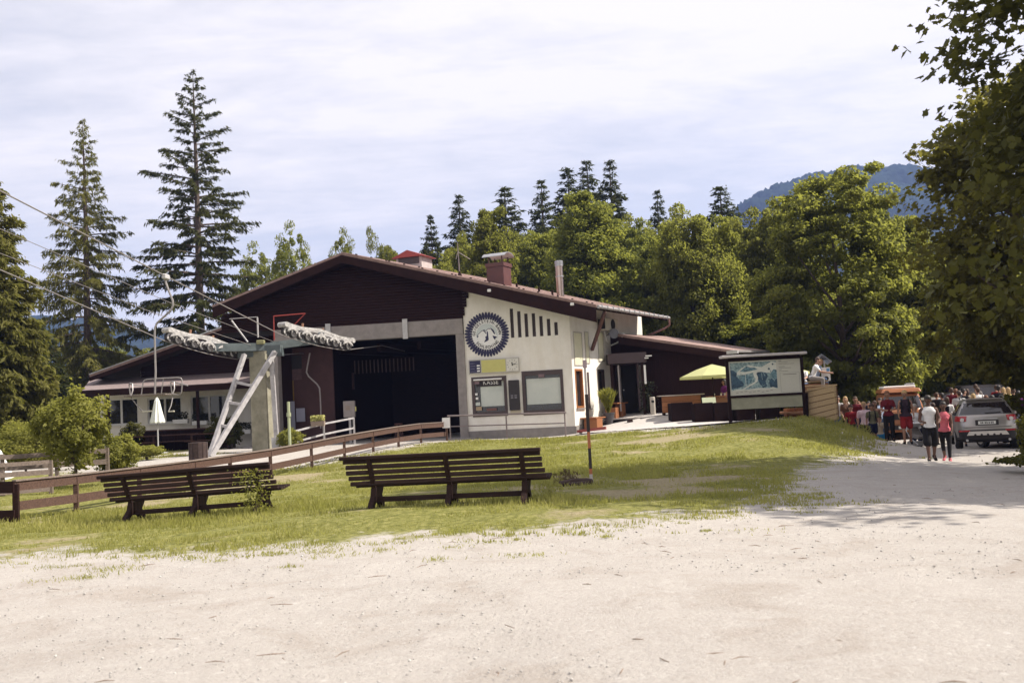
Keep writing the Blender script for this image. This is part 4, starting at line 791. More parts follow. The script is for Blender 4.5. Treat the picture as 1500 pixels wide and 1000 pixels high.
# ================================================================== ANNEX
zA = 1.02
ax0, ax1 = at(893, 560, 46.6), at(1062, 560, 45.3)
A0 = Vector((ax0.x, ax0.y, 0)); A1 = Vector((ax1.x, ax1.y, 0)); AU = (A1-A0).normalized(); AN = Vector((-AU.y, AU.x, 0)); AL = (A1-A0).length
an_ = thing('annex_building', 'low dark boarded annex with a mono-pitch roof and open glass door', 'building', A0+UP*zA)
M_ANX = wood('annex_dark_boards', (.024, .009, .008), .35, 2)
def A(u, z, n=0.): return A0+AU*u+AN*n+UP*z
p1 = at(905, 489, 45.6); p2 = at(1072, 512.5, 44.4); p3 = p2+EV*6.5; 
ZA = plane3(p1, p2, p3+UP*.15); p4 = Vector((p1.x+EV.x*6.5, p1.y+EV.y*6.5, 0)); p4.z = ZA(p4.x, p4.y); p3.z = ZA(p3.x, p3.y)
ar = MB().prism([p1, p2, p3, p4], (0, 0, -.12)).build('roof', M_ROOF, an_)
MB().prism([p1-UP*.13, p2-UP*.13, p2-UP*.42, p1-UP*.46], AN*.05).build('fascia', M_FASC, an_)
MB().beam(p2+EV*-.02-UP*.05, p3-UP*.05, .14, .1).build('gutter', MATS['grey_gutter'], ar)
MB().box(p2+Vector((.02, 0, -.1)), (.5, .16, .14), R(-28)).build('gutter_end', M_GREYP, ar)
wall('front_wall', A0, AU, AN*.2, 0, AL, .6, lambda p: ZA(p.x, p.y)-.14, [(.36, 1.52, .6, 3.42)], M_ANX, an_)
MB().prism([A(AL, .6, 0), A(AL, .6, .0)+EV*6, A(AL, 3.7, 0)+EV*6, A(AL, ZA(A(AL, 0).x, A(AL, 0).y)-.15, 0)], AU*-.2).build('end_wall', M_ANX, an_)
for k in range(26):
    u_ = 1.75+k*(AL-1.8)/26; MB().prism([A(u_, zA-.2, -.022), A(u_+.17, zA-.2, -.022), A(u_+.17, ZA(*A(u_+.17, 0).xy)-.46, -.022), A(u_, ZA(*A(u_, 0).xy)-.46, -.022)], AN*.02).build('board', M_ANX, an_)
u0, zt_ = .0, 3.5
cp0, cp1 = at(891, 518, 44.9), at(947.5, 530, 44.9)
por = MB().span((cp0.x, 44.95, cp1.z), (cp1.x, 46.5, cp0.z)).build('porch_canopy', mat('dark_mauve_canopy', (.050, .030, .033), .6, .15, 3), an_)
for x in (897, 942):
    p = at(x, 560, 45.1); MB().beam((p.x, p.y, .9), (p.x, p.y, cp1.z), .13, .13).build('porch_post', M_FASC, an_)
q0, q1 = at(905.5, 535.5, 45.7), at(911, 602, 45.7)
dl = MB().beam(Vector((q1.x, 45.6, (q0.z+q1.z)/2)), Vector((q1.x-.12, 45.05, (q0.z+q1.z)/2)), .05, q0.z-q1.z).build('door_leaf', mat('door_grey_metal', (.30, .27, .27), .45, .15, 3), an_); tag(dl, 'open narrow grey metal door leaf')
MB().tube([(q1.x+.06, 45.25, q1.z+.95), (q1.x+.12, 45.25, q1.z+.95)], .02, 6).build('handle', M_METAL, dl)
dq0, dq1 = at(911, 534, 46.3), at(936, 601, 46.3)
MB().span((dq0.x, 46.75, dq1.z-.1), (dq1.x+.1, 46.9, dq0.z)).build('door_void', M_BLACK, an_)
MB().span((dq1.x-.02, 46.0, dq1.z), (dq1.x+.06, 46.3, dq0.z)).build('door_frame', mat('door_frame_mauve', (.10, .065, .068), .6, .15, 3), an_)
lq = at(944.5, 545, 44.95); al_ = thing('notice_strip', 'narrow white notice strip beside the annex door', 'notice', (lq.x, 44.9, lq.z-.5)); MB().box((0, 0, .4), (.09, .03, .85)).build('panel', M_WHITE, al_, local=True)
lq = at(950, 521, 44.85); fl_ = thing('flood_lamp', 'small white flood lamp at the porch canopy corner', 'lamp', lq); MB().box((0, 0, 0), (.28, .12, .05)).build('head', M_WHITE, fl_, local=True); MB().box((-.1, .0, -.09), (.18, .08, .05)).build('arm', M_WHITE, fl_, local=True)
# terrace paving in front of the annex and along the side wall
tp = MB(); tpts = [(845, 636), (1000, 626), (1176, 612.5)]
g1 = [stand(846, 41.6), stand(905, 38.9), stand(990, 37.6), stand(1068, 36.75), stand(1180, 36.6), stand(1196, 41), stand(1160, 46)]
# paving follows the slope: a fine sheet draped 12 mm above the ground
TP = [(p.x, p.y) for p in g1]+[(A1.x, A1.y-.1), (A0.x, A0.y+.2), (CW.x+.05, CW.y)]
tx, ty = np.meshgrid(np.arange(1.5, 13, .2), np.arange(36, 48, .2)); tin = pip(TP, tx, ty); tzv = tz(tx, ty)+.045; ii = np.arange(tx.size).reshape(tx.shape)
q = np.stack([ii[:-1, :-1], ii[:-1, 1:], ii[1:, 1:], ii[1:, :-1]], -1).reshape(-1, 4); ok = (tin.ravel()[q] > -.05).all(1)
terr = np_mesh('terrace', np.stack([tx, ty, tzv], -1).reshape(-1, 3), q[ok], mat('pale_terrace_grit', (.44, .41, .39), .95, .12, 3, .4, 40), smooth=True); terr['kind'] = 'structure'
# ================================================================== RESTAURANT (left, behind)
RY = 50.0
def V(x, y, d): return at(x, y, d)
rs = thing('restaurant_building', 'low white restaurant with dark gable behind the chairlift chair', 'building', stand(250, 50))
zg = .55
va, vb = V(131, 548.5, 48.6), V(392, 455, 48.6); sl = (vb.z-va.z)/(vb.x-va.x); rx = -8.6; rz_ = va.z+sl*(rx-va.x)
rid = Vector((rx, 48.6, rz_)); BK = Vector((0, 12, 0))
rrf = MB().prism([va, rid, rid+BK, va+BK], (0, 0, -.12)).build('roof', M_ROOF, rs)
MB().prism([va-UP*.125+Vector((0, .06, 0)), rid-UP*.125+Vector((0, .06, 0)), rid+BK-UP*.125, va+BK-UP*.125], (0, 0, -.06)).build('soffit', M_FASC, rs)
MB().prism([va-UP*.13, rid-UP*.13, rid-UP*.45, va-UP*.33], (0, .05, 0)).build('verge_board', M_FASC, rs)
MB().beam(va+UP*.01, rid+UP*.01, .08, .05).build('verge_trim', M_METAL, rrf)
xl = V(207, 560, RY).x; xr = -9.2
gz = MB(); z = 3.95
while z < rid.z:
    x0 = max(xl, va.x+(z+.35-va.z)/sl+.25); 
    if xr-x0 > .3: gz.prism([(x0, RY-.05, z), (xr, RY-.05, z), (xr, RY-.02, z+.135), (x0, RY-.02, z+.135)], (0, .04, 0))
    z += .14
tag(gz.build('gable_boards', M_SIDING, rs), kind='stuff')
MB().prism([(xl, RY, 3.4), (xr, RY, 3.4), (xr, RY, rid.z-.4), (xl, RY, va.z+sl*(xl-va.x)-.35)], (0, .2, 0)).build('gable_wall', M_BLACK, rs)
MB().prism([(xl-.02, RY, zg), (xl-.02, RY+10, zg), (xl-.02, RY+10, 4.6), (xl-.02, RY, 4.6)], (.2, 0, 0)).build('side_wall', M_PLASTER, rs)
xw = V(147, 600, RY).x
wins = []
for x0, x1, y0, y1 in ((158.5, 207.5, 582.5, 623), (222, 270.5, 581, 620.5), (285, 336, 577.5, 620.5)):
    a, b = V(x0, y1, RY), V(x1, y0, RY); wins.append((a.x-0, b.x, a.z, b.z))
wall('front_wall', Vector((0, RY-.5, 0)), Vector((1, 0, 0)), Vector((0, .3, 0)), xw, -11.4, .3, lambda p: 3.5, wins, M_PLASTER, rs)
MB().prism([(xw, RY-.5, .3), (xw, RY+8, .3), (xw, RY+8, 3.4), (xw, RY-.5, 3.4)], (.2, 0, 0)).build('side_wall', M_PLASTER, rs)
M_WFR = mat('white_window_frame', (.66, .65, .63), .5, .05, 3)
for a, b, z0, z1 in wins:
    fr = MB(); y = RY-.44
    mid = (a+b)/2
    for p0, p1 in (((a, z0), (a+.07, z1)), ((b-.07, z0), (b, z1)), ((a+.07, z0), (b-.07, z0+.07)), ((a+.07, z1-.07), (b-.07, z1)), ((mid-.05, z0+.07), (mid+.05, z1-.07))): fr.span((p0[0], y, p0[1]), (p1[0], y+.08, p1[1]))
    f = fr.build('window', M_WFR, rs)
    for c0, c1 in ((a+.07, mid-.05), (mid+.05, b-.07)): MB().span((c0, y+.05, z0+.07), (c1, y+.065, z1-.07)).build('pane', M_GLASS, f)
    MB().span((a-.05, RY-.62, z0-.06), (b+.05, RY-.48, z0-.005)).build('sill', M_WFR, f)
# porch roof
pf0, pf1 = V(120, 571, 47.6), V(372, 559, 47.6); zf = (pf0.z+pf1.z)/2; zb_ = zf+.62
pr = MB().prism([(pf0.x, 47.6, zf), (-10.6, 47.6, zf), (-10.6, RY+.1, zb_), (V(131, 566, RY).x, RY+.1, zb_)], (0, 0, -.1)).build('porch_roof', mat('grey_brown_porch_roof', (.20, .155, .15), .85, .2, 5, .4, 30), rs)
MB().span((pf0.x, 47.56, zf-.32), (-10.6, 47.62, zf-.02)).build('porch_fascia', M_FASC, rs)
for x in (-19.5, -15.2, -12.0): MB().span((x-.06, 47.7, .4), (x+.06, 47.82, zf-.3)).build('porch_post', M_FASC, rs)
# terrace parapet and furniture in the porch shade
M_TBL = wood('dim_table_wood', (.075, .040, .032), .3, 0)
def table(label, x, y, L_):
    t = thing('terrace_table', label, 'table', (x, y, tzf(x, y)), 0, 'restaurant terrace tables'); MB().box((0, 0, .74), (L_, .75, .05)).build('table_top', M_TBL, t, local=True)
    for sx in (-1, 1): MB().box((sx*L_*.4, 0, .36), (.08, .6, .72)).build('leg', M_TBL, t, local=True)
    for sy in (-1, 1):
        MB().box((0, sy*.62, .45), (L_, .26, .04)).build('bench_board', M_TBL, t, local=True)
    return t
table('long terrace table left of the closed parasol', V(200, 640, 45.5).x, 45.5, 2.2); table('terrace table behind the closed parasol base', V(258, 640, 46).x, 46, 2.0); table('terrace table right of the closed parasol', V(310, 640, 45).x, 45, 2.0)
g = stand(232, 43); pa = thing('closed_parasol', 'closed white parasol on a pole in front of the restaurant window', 'parasol', g)
top_ = V(227.5, 582, 43).z-g.z; M_PCL = mat('white_parasol_cloth', (.66, .68, .62), .9, .06, 4)
MB().tube([(0, 0, 0), (0, 0, top_)], .03, 8).build('pole', M_GREYP, pa, local=True); MB().lathe([(.42, 0), (.42, .05), (.05, .10)], n=18).build('base', mat('grey_parasol_base', (.36, .35, .35), .8, .1, 4), pa, local=True)
pf = MB(); n = 20; h0 = top_-1.10
k0 = 0
for i, (r_, z) in enumerate([(.03, top_), (.09, top_-.15), (.16, top_-.55), (.26, h0+.05), (.25, h0)]):
    pf.v += [((r_*(1+.22*(j % 2)))*math.cos(j*2*math.pi/n), (r_*(1+.22*(j % 2)))*math.sin(j*2*math.pi/n), z) for j in range(n)]
for i in range(4): pf.f += [(i*n+j, i*n+(j+1) % n, (i+1)*n+(j+1) % n, (i+1)*n+j) for j in range(n)]
pf.build('folded_canopy', M_PCL, pa, local=True)
pz = thing('terrace_parapet', 'dark boarded parapet along the restaurant terrace', 'parapet', stand(265, 46.8))
for k in range(34):
    a = stand(188+4.7*k, 46.8); MB().box((a.x, a.y, a.z+.45), (.145, .04, 1.0)).build('board', M_DARKW, pz)
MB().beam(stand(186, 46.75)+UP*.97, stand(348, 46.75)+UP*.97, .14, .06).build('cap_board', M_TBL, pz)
for i, (x, d_, lab) in enumerate(((340, 44.5, 'dark potted shrub at the right end of the restaurant terrace'), (318, 45.2, 'dark shrub beside the right restaurant window'), (196, 45.6, 'dark shrub at the left end of the restaurant terrace'))):
    shrub('potted_shrub', lab, x, d_, .55, .5, 1.5, 80+i, 1800, .11, M_LEAFD, cat='plant')
# white flower boxes on the sills, dark plants
def flower_box(label, loc, L_, m_box, m_fl, n, h=.2):
    t = thing('flower_box', label, 'planter', loc); MB().box((0, 0, .1), (L_, .24, .2), top=(1.06, 1.1)).build('box', m_box, t, local=True)
    r = np.random.default_rng(int(abs(loc[0])*91)); P = np.stack([r.uniform(-L_/2, L_/2, n), r.uniform(-.14, .14, n), .2+r.uniform(0, h, n)], -1); Nn = unit(r.normal(size=(n, 3))+np.array([0, -.3, .8])); T = unit(np.cross(Nn, r.normal(size=(n, 3)))); Vv, Ff = leaf_quads(P, T, Nn, .09*r.uniform(.6, 1.3, n), .07)
    np_mesh('flowers', Vv, Ff, m_fl, t); return t
M_YFL = mat('pale_yellow_blossom', (.52, .50, .18), .7, .3, 20, trans=.3, tcol=(.5, .5, .2)); M_DKL = mat('dark_geranium_leaf', (.03, .035, .014), .7, .4, 12, trans=.2, tcol=(.1, .1, .03))
for i, (x, y, lab) in enumerate(((265, 617, 'white flower box on the middle restaurant sill'), (293, 619, 'white flower box on the right restaurant sill'), (357, 632, 'white plant tub right of the restaurant windows'))):
    p = V(x, y, 48.9); flower_box(lab, (p.x, 48.9, p.z-.1), .7, M_WHITE, M_DKL, 260, .35)

# ================================================================== LIFT PYLON
gP = stand(388, 39, 655); py = thing('lift_pylon', 'concrete lift pylon with blue crossarm and two white sheave trains', 'pylon', gP)
M_PCON = mat('mossy_concrete', (.22, .205, .145), .95, .25, 2.2, .5, 20, col2=(.33, .31, .24)); M_BLUE = mat('faded_blue_green_steel', (.080, .098, .103), .5, .3, 4); M_STEEL = mat('weathered_white_steel', (.30, .285, .28), .55, .35, 7, col2=(.52, .50, .49)); M_BRACE = mat('pale_grey_brace', (.36, .345, .35), .55, .25, 5)
ct = V(388, 519, 39); wtop = 1.2; colr = R(-20)
MB().box((gP.x, gP.y, (gP.z-.3+ct.z)/2), (.72, .62, ct.z-gP.z+.3), colr).build('column', M_PCON, py)
MB().box((gP.x, gP.y, ct.z-.10), (.72, .62, .42), Matrix.Rotation(colr, 3, 'Z') @ Matrix.Rotation(math.pi, 3, 'X'), top=(.72, .9)).build('column_head', M_PCON, py)
aL, aM, aR = V(308, 510.5, 38.2), V(390, 508, 39), V(462, 500, 39.6); aM.z = V(390, 508, 39).z
arm = MB().beam(V(304, 509.5, 38.0), V(396, 508, 39.0), .34, .30).beam(V(396, 507, 39.0), V(470, 497, 39.9), .34, .30).build('crossarm', M_BLUE, py)
MB().box((gP.x-.02, gP.y, ct.z+.12), (1.7, .5, .42), R(-4)).build('crossarm_centre', M_BLUE, py)
pt0 = V(382, 503, 38.7); MB().box(pt0+UP*.05, (.3, .22, .16)).build('junction_box', mat('olive_box', (.22, .21, .10), .6, .15, 4), py, bevel=.02)
# sheave trains, each a rocker beam with wheels below
def train(A_, B_, n, side, nm):
    d = (B_-A_); L_ = d.length; d.normalize(); sd_ = d.cross(UP).normalized(); up = sd_.cross(d)
    t = MB(); 
    prof = [(.0, .0), (.0, .10), (.10, .15), (.35, .12), (.9, .10), (L_*.5, .20), (L_-.9, .10), (L_-.35, .12), (L_-.1, .15), (L_, .10), (L_, .0), (L_-.7, .0), (L_*.5, .09), (.7, .0)]
    for s_ in (-1, 1): t.prism([A_+d*x+up*z+sd_*(.16*s_-.02) for x, z in prof], sd_*.04)
    b = t.build('sheave_train', M_STEEL, py)
    for k in range(n//2):                               # short rocker plates, one per wheel pair
        x = L_*(2*k+1)/n; MB().prism([A_+d*(x+a)+up*z+sd_*.19 for a, z in ((-.30, -.20), (-.26, -.12), (0, .06), (.26, -.12), (.30, -.20), (0, -.09))], sd_*.03).build('rocker', M_STEEL, b)
    for k in range(n):
        c = A_+d*(L_*(k+.5)/n)-up*.19; w_ = MB().tube([c-sd_*.06, c-sd_*.035, c+sd_*.035, c+sd_*.06], [.185, .15, .15, .185], 18).build('sheave', mat('sheave_rubber', (.030, .026, .026), .7, .2, 5), b)
        for s_ in (-1, 1): 
            wdm = MB(); aa = [i*2*math.pi/16 for i in range(13)]
            wdm.prism([c+sd_*.065*s_+d*.16*math.cos(q)+up*.16*math.sin(q) for q in aa]+[c+sd_*.065*s_+d*.095*math.cos(q)+up*.095*math.sin(q) for q in aa[::-1]], sd_*.02*s_).build('wheel_rim', M_STEEL, w_)
    for x in (.05, L_-.05):
        c = A_+d*x+up*.05; MB().tube([c-sd_*.2, c+sd_*.2], .10, 14).build('rope_catcher', M_STEEL, b)
    for x in (L_*.33, L_*.62): MB().tube([A_+d*x+up*.18-sd_*.2, A_+d*x+up*.34-sd_*.2], .05, 8).build('pivot_cap', mat('rusty_steel', (.24, .12, .07), .8, .3, 6), b)
    return A_-up*.36, B_-up*.36
RA0, RA1 = V(413, 477, 37.6), V(514, 501, 41.0); ra = train(RA0, RA1, 10, 1, 'r')
LA0, LA1 = V(243, 485, 36.2), V(357, 514, 39.2); la = train(LA0, LA1, 10, -1, 'l')
p = V(470, 497, 39.9); MB().beam(p, RA0.lerp(RA1, .55), .22, .24).build('train_mount', M_BLUE, py); MB().beam(V(306, 509.5, 38.0), LA0.lerp(LA1, .55), .22, .24).build('train_mount', M_BLUE, py)
# lattice brace legs
f1 = stand(306, 36.4, 672); f2 = stand(312, 37.2, 670); h1, h2 = V(358, 519, 38.5), V(403, 515, 38.6)
b1a, b1b = Vector((f1.x-.05, 36.6, f1.z)), h1; b2a, b2b = Vector((f2.x+.1, 36.6, f2.z)), h2
MB().beam(b1a, b1b, .15, .15).build('brace', M_BRACE, py); MB().beam(b2a, b2b, .17, .17).build('brace', M_BRACE, py)
for t0_, t1_ in ((.30, .27), (.52, .48), (.72, .66)): MB().beam(b1a.lerp(b1b, t0_), b2a.lerp(b2b, t1_), .16, .10).build('brace_rung', M_BRACE, py)
MB().beam(V(397.5, 525, 38.55), V(406, 656, 38.6), .16, .16).build('brace', M_BRACE, py)
MB().beam(V(404, 640, 38.5), V(405.5, 658, 38.5), .3, .26).build('brace_foot', M_GREYP, py)
# wire mast, red frame and ladder bars on top of the crossarm
MB().tube([V(339, 469, 38.6), V(363, 501, 38.8)], .035, 6).build('stay_bar', M_BRACE, py); MB().tube([V(377, 465, 38.8), V(378, 494, 38.8)], .035, 6).build('stay_bar', M_BRACE, py); MB().tube([V(336, 467, 38.6), V(378, 464, 38.8)], .012, 5).build('stay_wire', M_BRACE, py)
rfm = MB(); 
for a, b in (((401.5, 498), (401, 463)), ((401, 463), (447, 459)), ((447, 459), (430, 477)), ((401, 480), (402, 497))): rfm.tube([V(*a, 39.2), V(*b, 39.2)], .024, 6)
rfm.build('red_frame', M_REDP, py)
# ropes
M_ROPE = mat('steel_rope', (.20, .18, .175), .6, .2, 30)
gr = V(243, 404.5, 27.0); c0 = V(-5, 277, 19.6)
ropeA = thing('haul_rope', 'upper haul rope carrying the chair into the right sheave train', 'rope', (ra[0].x, ra[0].y, ra[0].z))
dirA = (c0-gr).normalized(); ext = c0+dirA*26
endA = V(560, 506, 44.5)
MB().tube([ext, c0, gr, ra[0].lerp(gr, .03)]+[RA0.lerp(RA1, t)-UP*(.36+.10*math.sin(t*math.pi)) for t in (.1, .3, .5, .7, .9)]+[endA, F(-5.6, 4.72, 4.0)], .016, 6).build('rope', M_ROPE, ropeA, smooth=True)
ropeB = thing('haul_rope', 'lower haul rope leaving the left sheave train', 'rope', (la[0].x, la[0].y, la[0].z))
cB = V(-5, 393, 22); eB = cB+(cB-la[0]).normalized()*24
MB().tube([eB, cB, la[0]]+[LA0.lerp(LA1, t)-UP*(.36+.10*math.sin(t*math.pi)) for t in (.1, .3, .5, .7, .9)]+[F(-9.9, 4.72, 1.2), F(-9.2, 4.72, 4.0)], .016, 6).build('rope', M_ROPE, ropeB, smooth=True)
for i, (a, b, da, db, lab) in enumerate((((-5, 333), (400, 500), 22, 39, 'thin signal cable running under the upper haul rope'), ((-5, 369), (376, 508), 25, 39, 'thin cable between the two haul ropes'), ((520, 428), (282, 540), 40, 39, 'thin stay cable crossing over the restaurant gable')) ):
    if i == 2: a, b = (381, 459), (236, 512)
    A_, B_ = V(*a, da), V(*b, db); t = thing('cable', lab, 'cable', A_.lerp(B_, .5)); 
    if i == 2: A_, B_ = V(*a, 38.9), V(236, 516, 38.6); B_ = V(225, 530, 38.2)
    mid = A_.lerp(B_, .5)-UP*(.12 if i < 2 else 0); e_ = A_+(A_-B_).normalized()*(18 if i < 2 else 0); MB().tube([e_, A_, mid, B_], .009, 5).build('wire', M_ROPE, t)
# chair on the upper rope
chr_ = thing('chairlift_chair', 'empty metal double chairlift chair hanging from the rope', 'chairlift chair', V(229, 583, 27)); M_CH = mat('silver_painted_tube', (.26, .24, .235), .45, .25, 6, metal=.3); cdp = 27.0
MB().tube([V(x, y, cdp) for x, y in ((241.5, 406), (243, 414), (248, 428), (253, 440), (253.5, 447), (250, 455), (240, 464), (230, 473), (227, 480), (226.5, 490), (227.3, 520), (228, 545), (227, 577))], .029, 8).build('hanger', M_CH, chr_, smooth=True)
MB().box(gr-UP*.02, (.12, .34, .14)).build('rope_grip', M_GREYP, chr_, bevel=.02)
sx0, sx1, syb = V(191, 581, cdp), V(252, 578.5, cdp), 0
def cpt(x, y, dy=0.): p = V(x, y, cdp+dy); return p
seat = MB()
for k in range(6):
    dy = -.02-.08*k; a, b = cpt(191, 580.5), cpt(252, 577.5); seat.box((a+b)/2+Vector((0, dy-.03, -.0)), ((b-a).length, .065, .03), R(-3))
seat.build('seat', wood('grey_wood_slat', (.20, .165, .155), .25, 0), chr_)
MB().tube([cpt(207, 579), cpt(209.5, 560), cpt(212, 556.5), cpt(216, 555.3), cpt(260, 552.8), cpt(265, 553.5), cpt(267, 557), cpt(266, 575), cpt(263, 578), cpt(252, 577.5)], .017, 7).build('backrest_frame', M_CH, chr_, smooth=True)
MB().tube([cpt(208.5, 566), cpt(266, 563)], .012, 6).build('backrest_bar', M_CH, chr_)
for x in (237, 240): pass
MB().tube([cpt(239.5, 554), cpt(236, 578)], .014, 6).build('backrest_bar', M_CH, chr_)
for s_, xx in ((-1, 191), (1, 252)):
    y0 = 579.5 if s_ < 0 else 577
    MB().tube([cpt(xx, y0), cpt(xx-2, y0-17), cpt(xx, y0-18.5), cpt(xx+3, y0-17.5, -.3), cpt(xx+3.5, y0-8, -.42), cpt(xx+1, y0, -.45)], .017, 7).build('armrest', M_CH, chr_, smooth=True)
MB().tube([cpt(191, 562.5), cpt(194, 563.5, -.2), cpt(209, 565, -.1)], .014, 6).build('safety_bar', M_CH, chr_); MB().tube([cpt(252, 558.5), cpt(275, 564.5, -.5)], .018, 6).build('safety_bar', M_CH, chr_)
for x0, x1, x2 in ((192, 209, 222), (253, 247, 255)):
    MB().tube([cpt(x0, 582), cpt((x0+x1)/2+.5, 594, -.25), cpt(x1, 602, -.42), cpt(x2, 601.5, -.42)], .014, 6).build('footrest', M_CH, chr_)
    MB().box((cpt(x1, 602.3, -.42)+cpt(x2, 602, -.42))/2, (abs(cpt(x2, 602).x-cpt(x1, 602).x), .09, .035)).build('foot_plate', mat('cream_foot_plate', (.45, .43, .36), .6, .1, 5), chr_)

# ================================================================== FENCES
M_FEN = wood('weathered_red_brown_fence', (.090, .054, .042), .45, 0); M_FENL = wood('grey_sun_bleached_rail', (.19, .15, .13), .35, 0)
def fence(name, label, pts, h, rails, gap, tilt=0, m=M_FEN, post=.09, tops=None, light_from=None):
    """pts: (px, depth) of the base line; posts at every point, rails between"""
    B = [stand(x, d) for x, d in pts]; t = thing(name, label, 'fence', B[0])
    for i, b in enumerate(B):
        MB().box(b+UP*(h/2-.06), (post, post, h+.1), R(9)).build('post', m, t)
    for i, (a, b) in enumerate(zip(B[:-1], B[1:])):
        mm = M_FENL if (light_from is not None and i >= light_from and i % 2 == 0) else m
        for z, hh in rails:
            off_ = Vector((0, -.07, 0)); MB().beam(a+UP*z+off_, b+UP*z+off_, .045, hh).build('rail', mm, t)
        
    return t
fpts = [(655, 41.2), (617, 39.0), (584, 36.9), (547, 34.6), (505, 32.4), (457, 30.0), (397, 27.6), (338, 25.6), (286, 24.0), (205, 22.3), (112, 20.6), (24, 19.2)]
ff = fence('path_fence', 'long low brown rail fence running from the hall down behind the left bench', fpts, .74, ((.66, .18), (.28, .17)), .3, light_from=20)
for i, (a, b) in enumerate(zip(fpts[:-1], fpts[1:])):      # bleached capping along the top rail
    A_, B_ = stand(*a), stand(*b); MB().beam(A_+UP*.765+Vector((0, -.07, 0)), B_+UP*.765+Vector((0, -.07, 0)), .10, .03).build('cap_board', M_FENL, ff)
f2 = fence('fence_corner', 'short dark fence piece at the left picture edge in the grass', [(24, 19.0), (-60, 19.0)], .72, ((.66, .22), (.12, .22)), .3, m=M_DARKW, post=.1)
fence('garden_fence', 'grey brown rail fence behind the round clipped tree', [(158, 28.2), (84, 27.6), (4, 27.0), (-70, 26.4)], .95, ((.86, .12), (.56, .14), (.12, .16)), .3, m=M_FENL, post=.09)
fence('garden_fence', 'front rail fence before the round clipped tree at the left', [(75, 25.2), (4, 24.6), (-80, 24.0)], .85, ((.80, .10), (.55, .12), (.14, .14)), .3, m=M_FENL, post=.09)
# white tarp behind the left edge
g = stand(-22, 30); tpz = thing('white_cover', 'white covered heap at the left picture edge behind the fence', 'cover', g); MB().box((0, 0, .45), (1.3, 1.2, .95), top=(.5, .6)).build('sheet', M_WHITE, tpz, local=True, bevel=.04)
# wooden tub on the path
g = stand(291, 33); tub = thing('log_tub', 'dark wooden log tub on the path left of the pylon brace', 'tub', g)
MB().lathe([(.25, 0), (.28, .2), (.30, .5), (.30, .72), (.22, .73), (.20, .6)], n=14).build('tub', mat('dark_log_bark', (.045, .028, .024), .95, .4, 7, .8, 12), tub, local=True, smooth=True)
for i in range(12): a = i*math.pi/6; MB().box((.285*math.cos(a), .285*math.sin(a), .37), (.03, .13, .7), Matrix.Rotation(a, 3, 'Z')).build('stave', MATS['dark_log_bark'], tub, local=True)
# hall queue railings, flower box, green post, box on post
q_ = thing('queue_railing', 'pale grey queue railing in front of the dark hall', 'railing', stand(470, 40))
qa, qb, qc = V(429, 632, 39.2), V(474, 620.5, 40.6), V(518, 612, 42.2)
for dz in (0, -.42):
    MB().beam(qa+UP*dz, qb+UP*dz, .05, .07).build('rail', M_BRACE, q_); MB().beam(qb+UP*dz, qc+UP*dz, .05, .07).build('rail', M_BRACE, q_)
for p in (qa, qb, qc): MB().beam(Vector((p.x, p.y, tzf(p.x, p.y)-.05)), p+UP*.03, .07, .07).build('post', M_BRACE, q_)
p = V(467, 623, 40.2); flower_box('wooden flower box of pale yellow flowers on the queue railing', (p.x, p.y-.15, p.z-.02), .52, wood('tan_box_wood', (.26, .20, .16), .2, 0), M_YFL, 420, .22)
p = stand(425, 37.5); gp = thing('green_post', 'pale green post with a collar beside the pylon', 'post', p); zt = V(424.5, 588, 37.5).z-p.z; M_GRN = mat('pale_green_paint', (.30, .33, .20), .6, .15, 5)
MB().tube([(0, 0, -.1), (0, 0, zt)], .055, 10).build('pipe', M_GRN, gp, local=True); MB().tube([(0, 0, zt*.70), (0, 0, zt*.78)], .085, 10).build('collar', M_GRN, gp, local=True)
p = stand(514, 43.5); p.z = .58; bx = thing('control_box', 'grey control box on a post in the hall entrance', 'control box', p); z0, z1 = V(512, 611, 43.5).z-p.z, V(512, 587, 43.5).z-p.z
MB().box((0, 0, (z0+z1)/2), (.50, .25, z1-z0)).build('housing', mat('grey_beige_box', (.24, .21, .20), .6, .15, 4), bx, local=True, bevel=.02); MB().box((0, 0, z0/2), (.09, .09, z0)).build('post', M_BRACE, bx, local=True); MB().box((.27, -.03, (z0+z1)/2), (.06, .08, .2)).build('latch', M_YEL, bx, local=True)
MB().box((-.05, -.135, (z0+z1)/2+.05), (.2, .01, .2)).build('label_plate', mat('brown_paper', (.25, .20, .17), .8, .1, 5), bx, local=True)
p = stand(585, 44.5); p.z = .60; sl_ = thing('bar_stool', 'dim wooden stool standing inside the hall', 'stool', p); M_ST = mat('dim_red_wood', (.09, .035, .028), .7, .2, 5)
MB().lathe([(.17, .66), (.19, .68), (.19, .71), (.17, .72)], n=14).build('seat', M_ST, sl_, local=True)
for i in range(4): a = i*math.pi/2+.6; MB().tube([(.12*math.cos(a), .12*math.sin(a), .66), (.22*math.cos(a), .22*math.sin(a), 0)], .02, 6).build('leg', M_ST, sl_, local=True)
p = stand(657, 41.0); nt = thing('notice_plate', 'small white notice plate at the upper end of the path fence', 'sign', p); a = V(653.5, 619, 40.9); MB().box(Vector((a.x, a.y-.05, a.z)), (.31, .02, .42), R(-6)).build('plate', M_WHITE, nt); MB().beam(Vector((a.x, a.y, p.z)), a, .06, .06).build('post', M_FEN, nt)

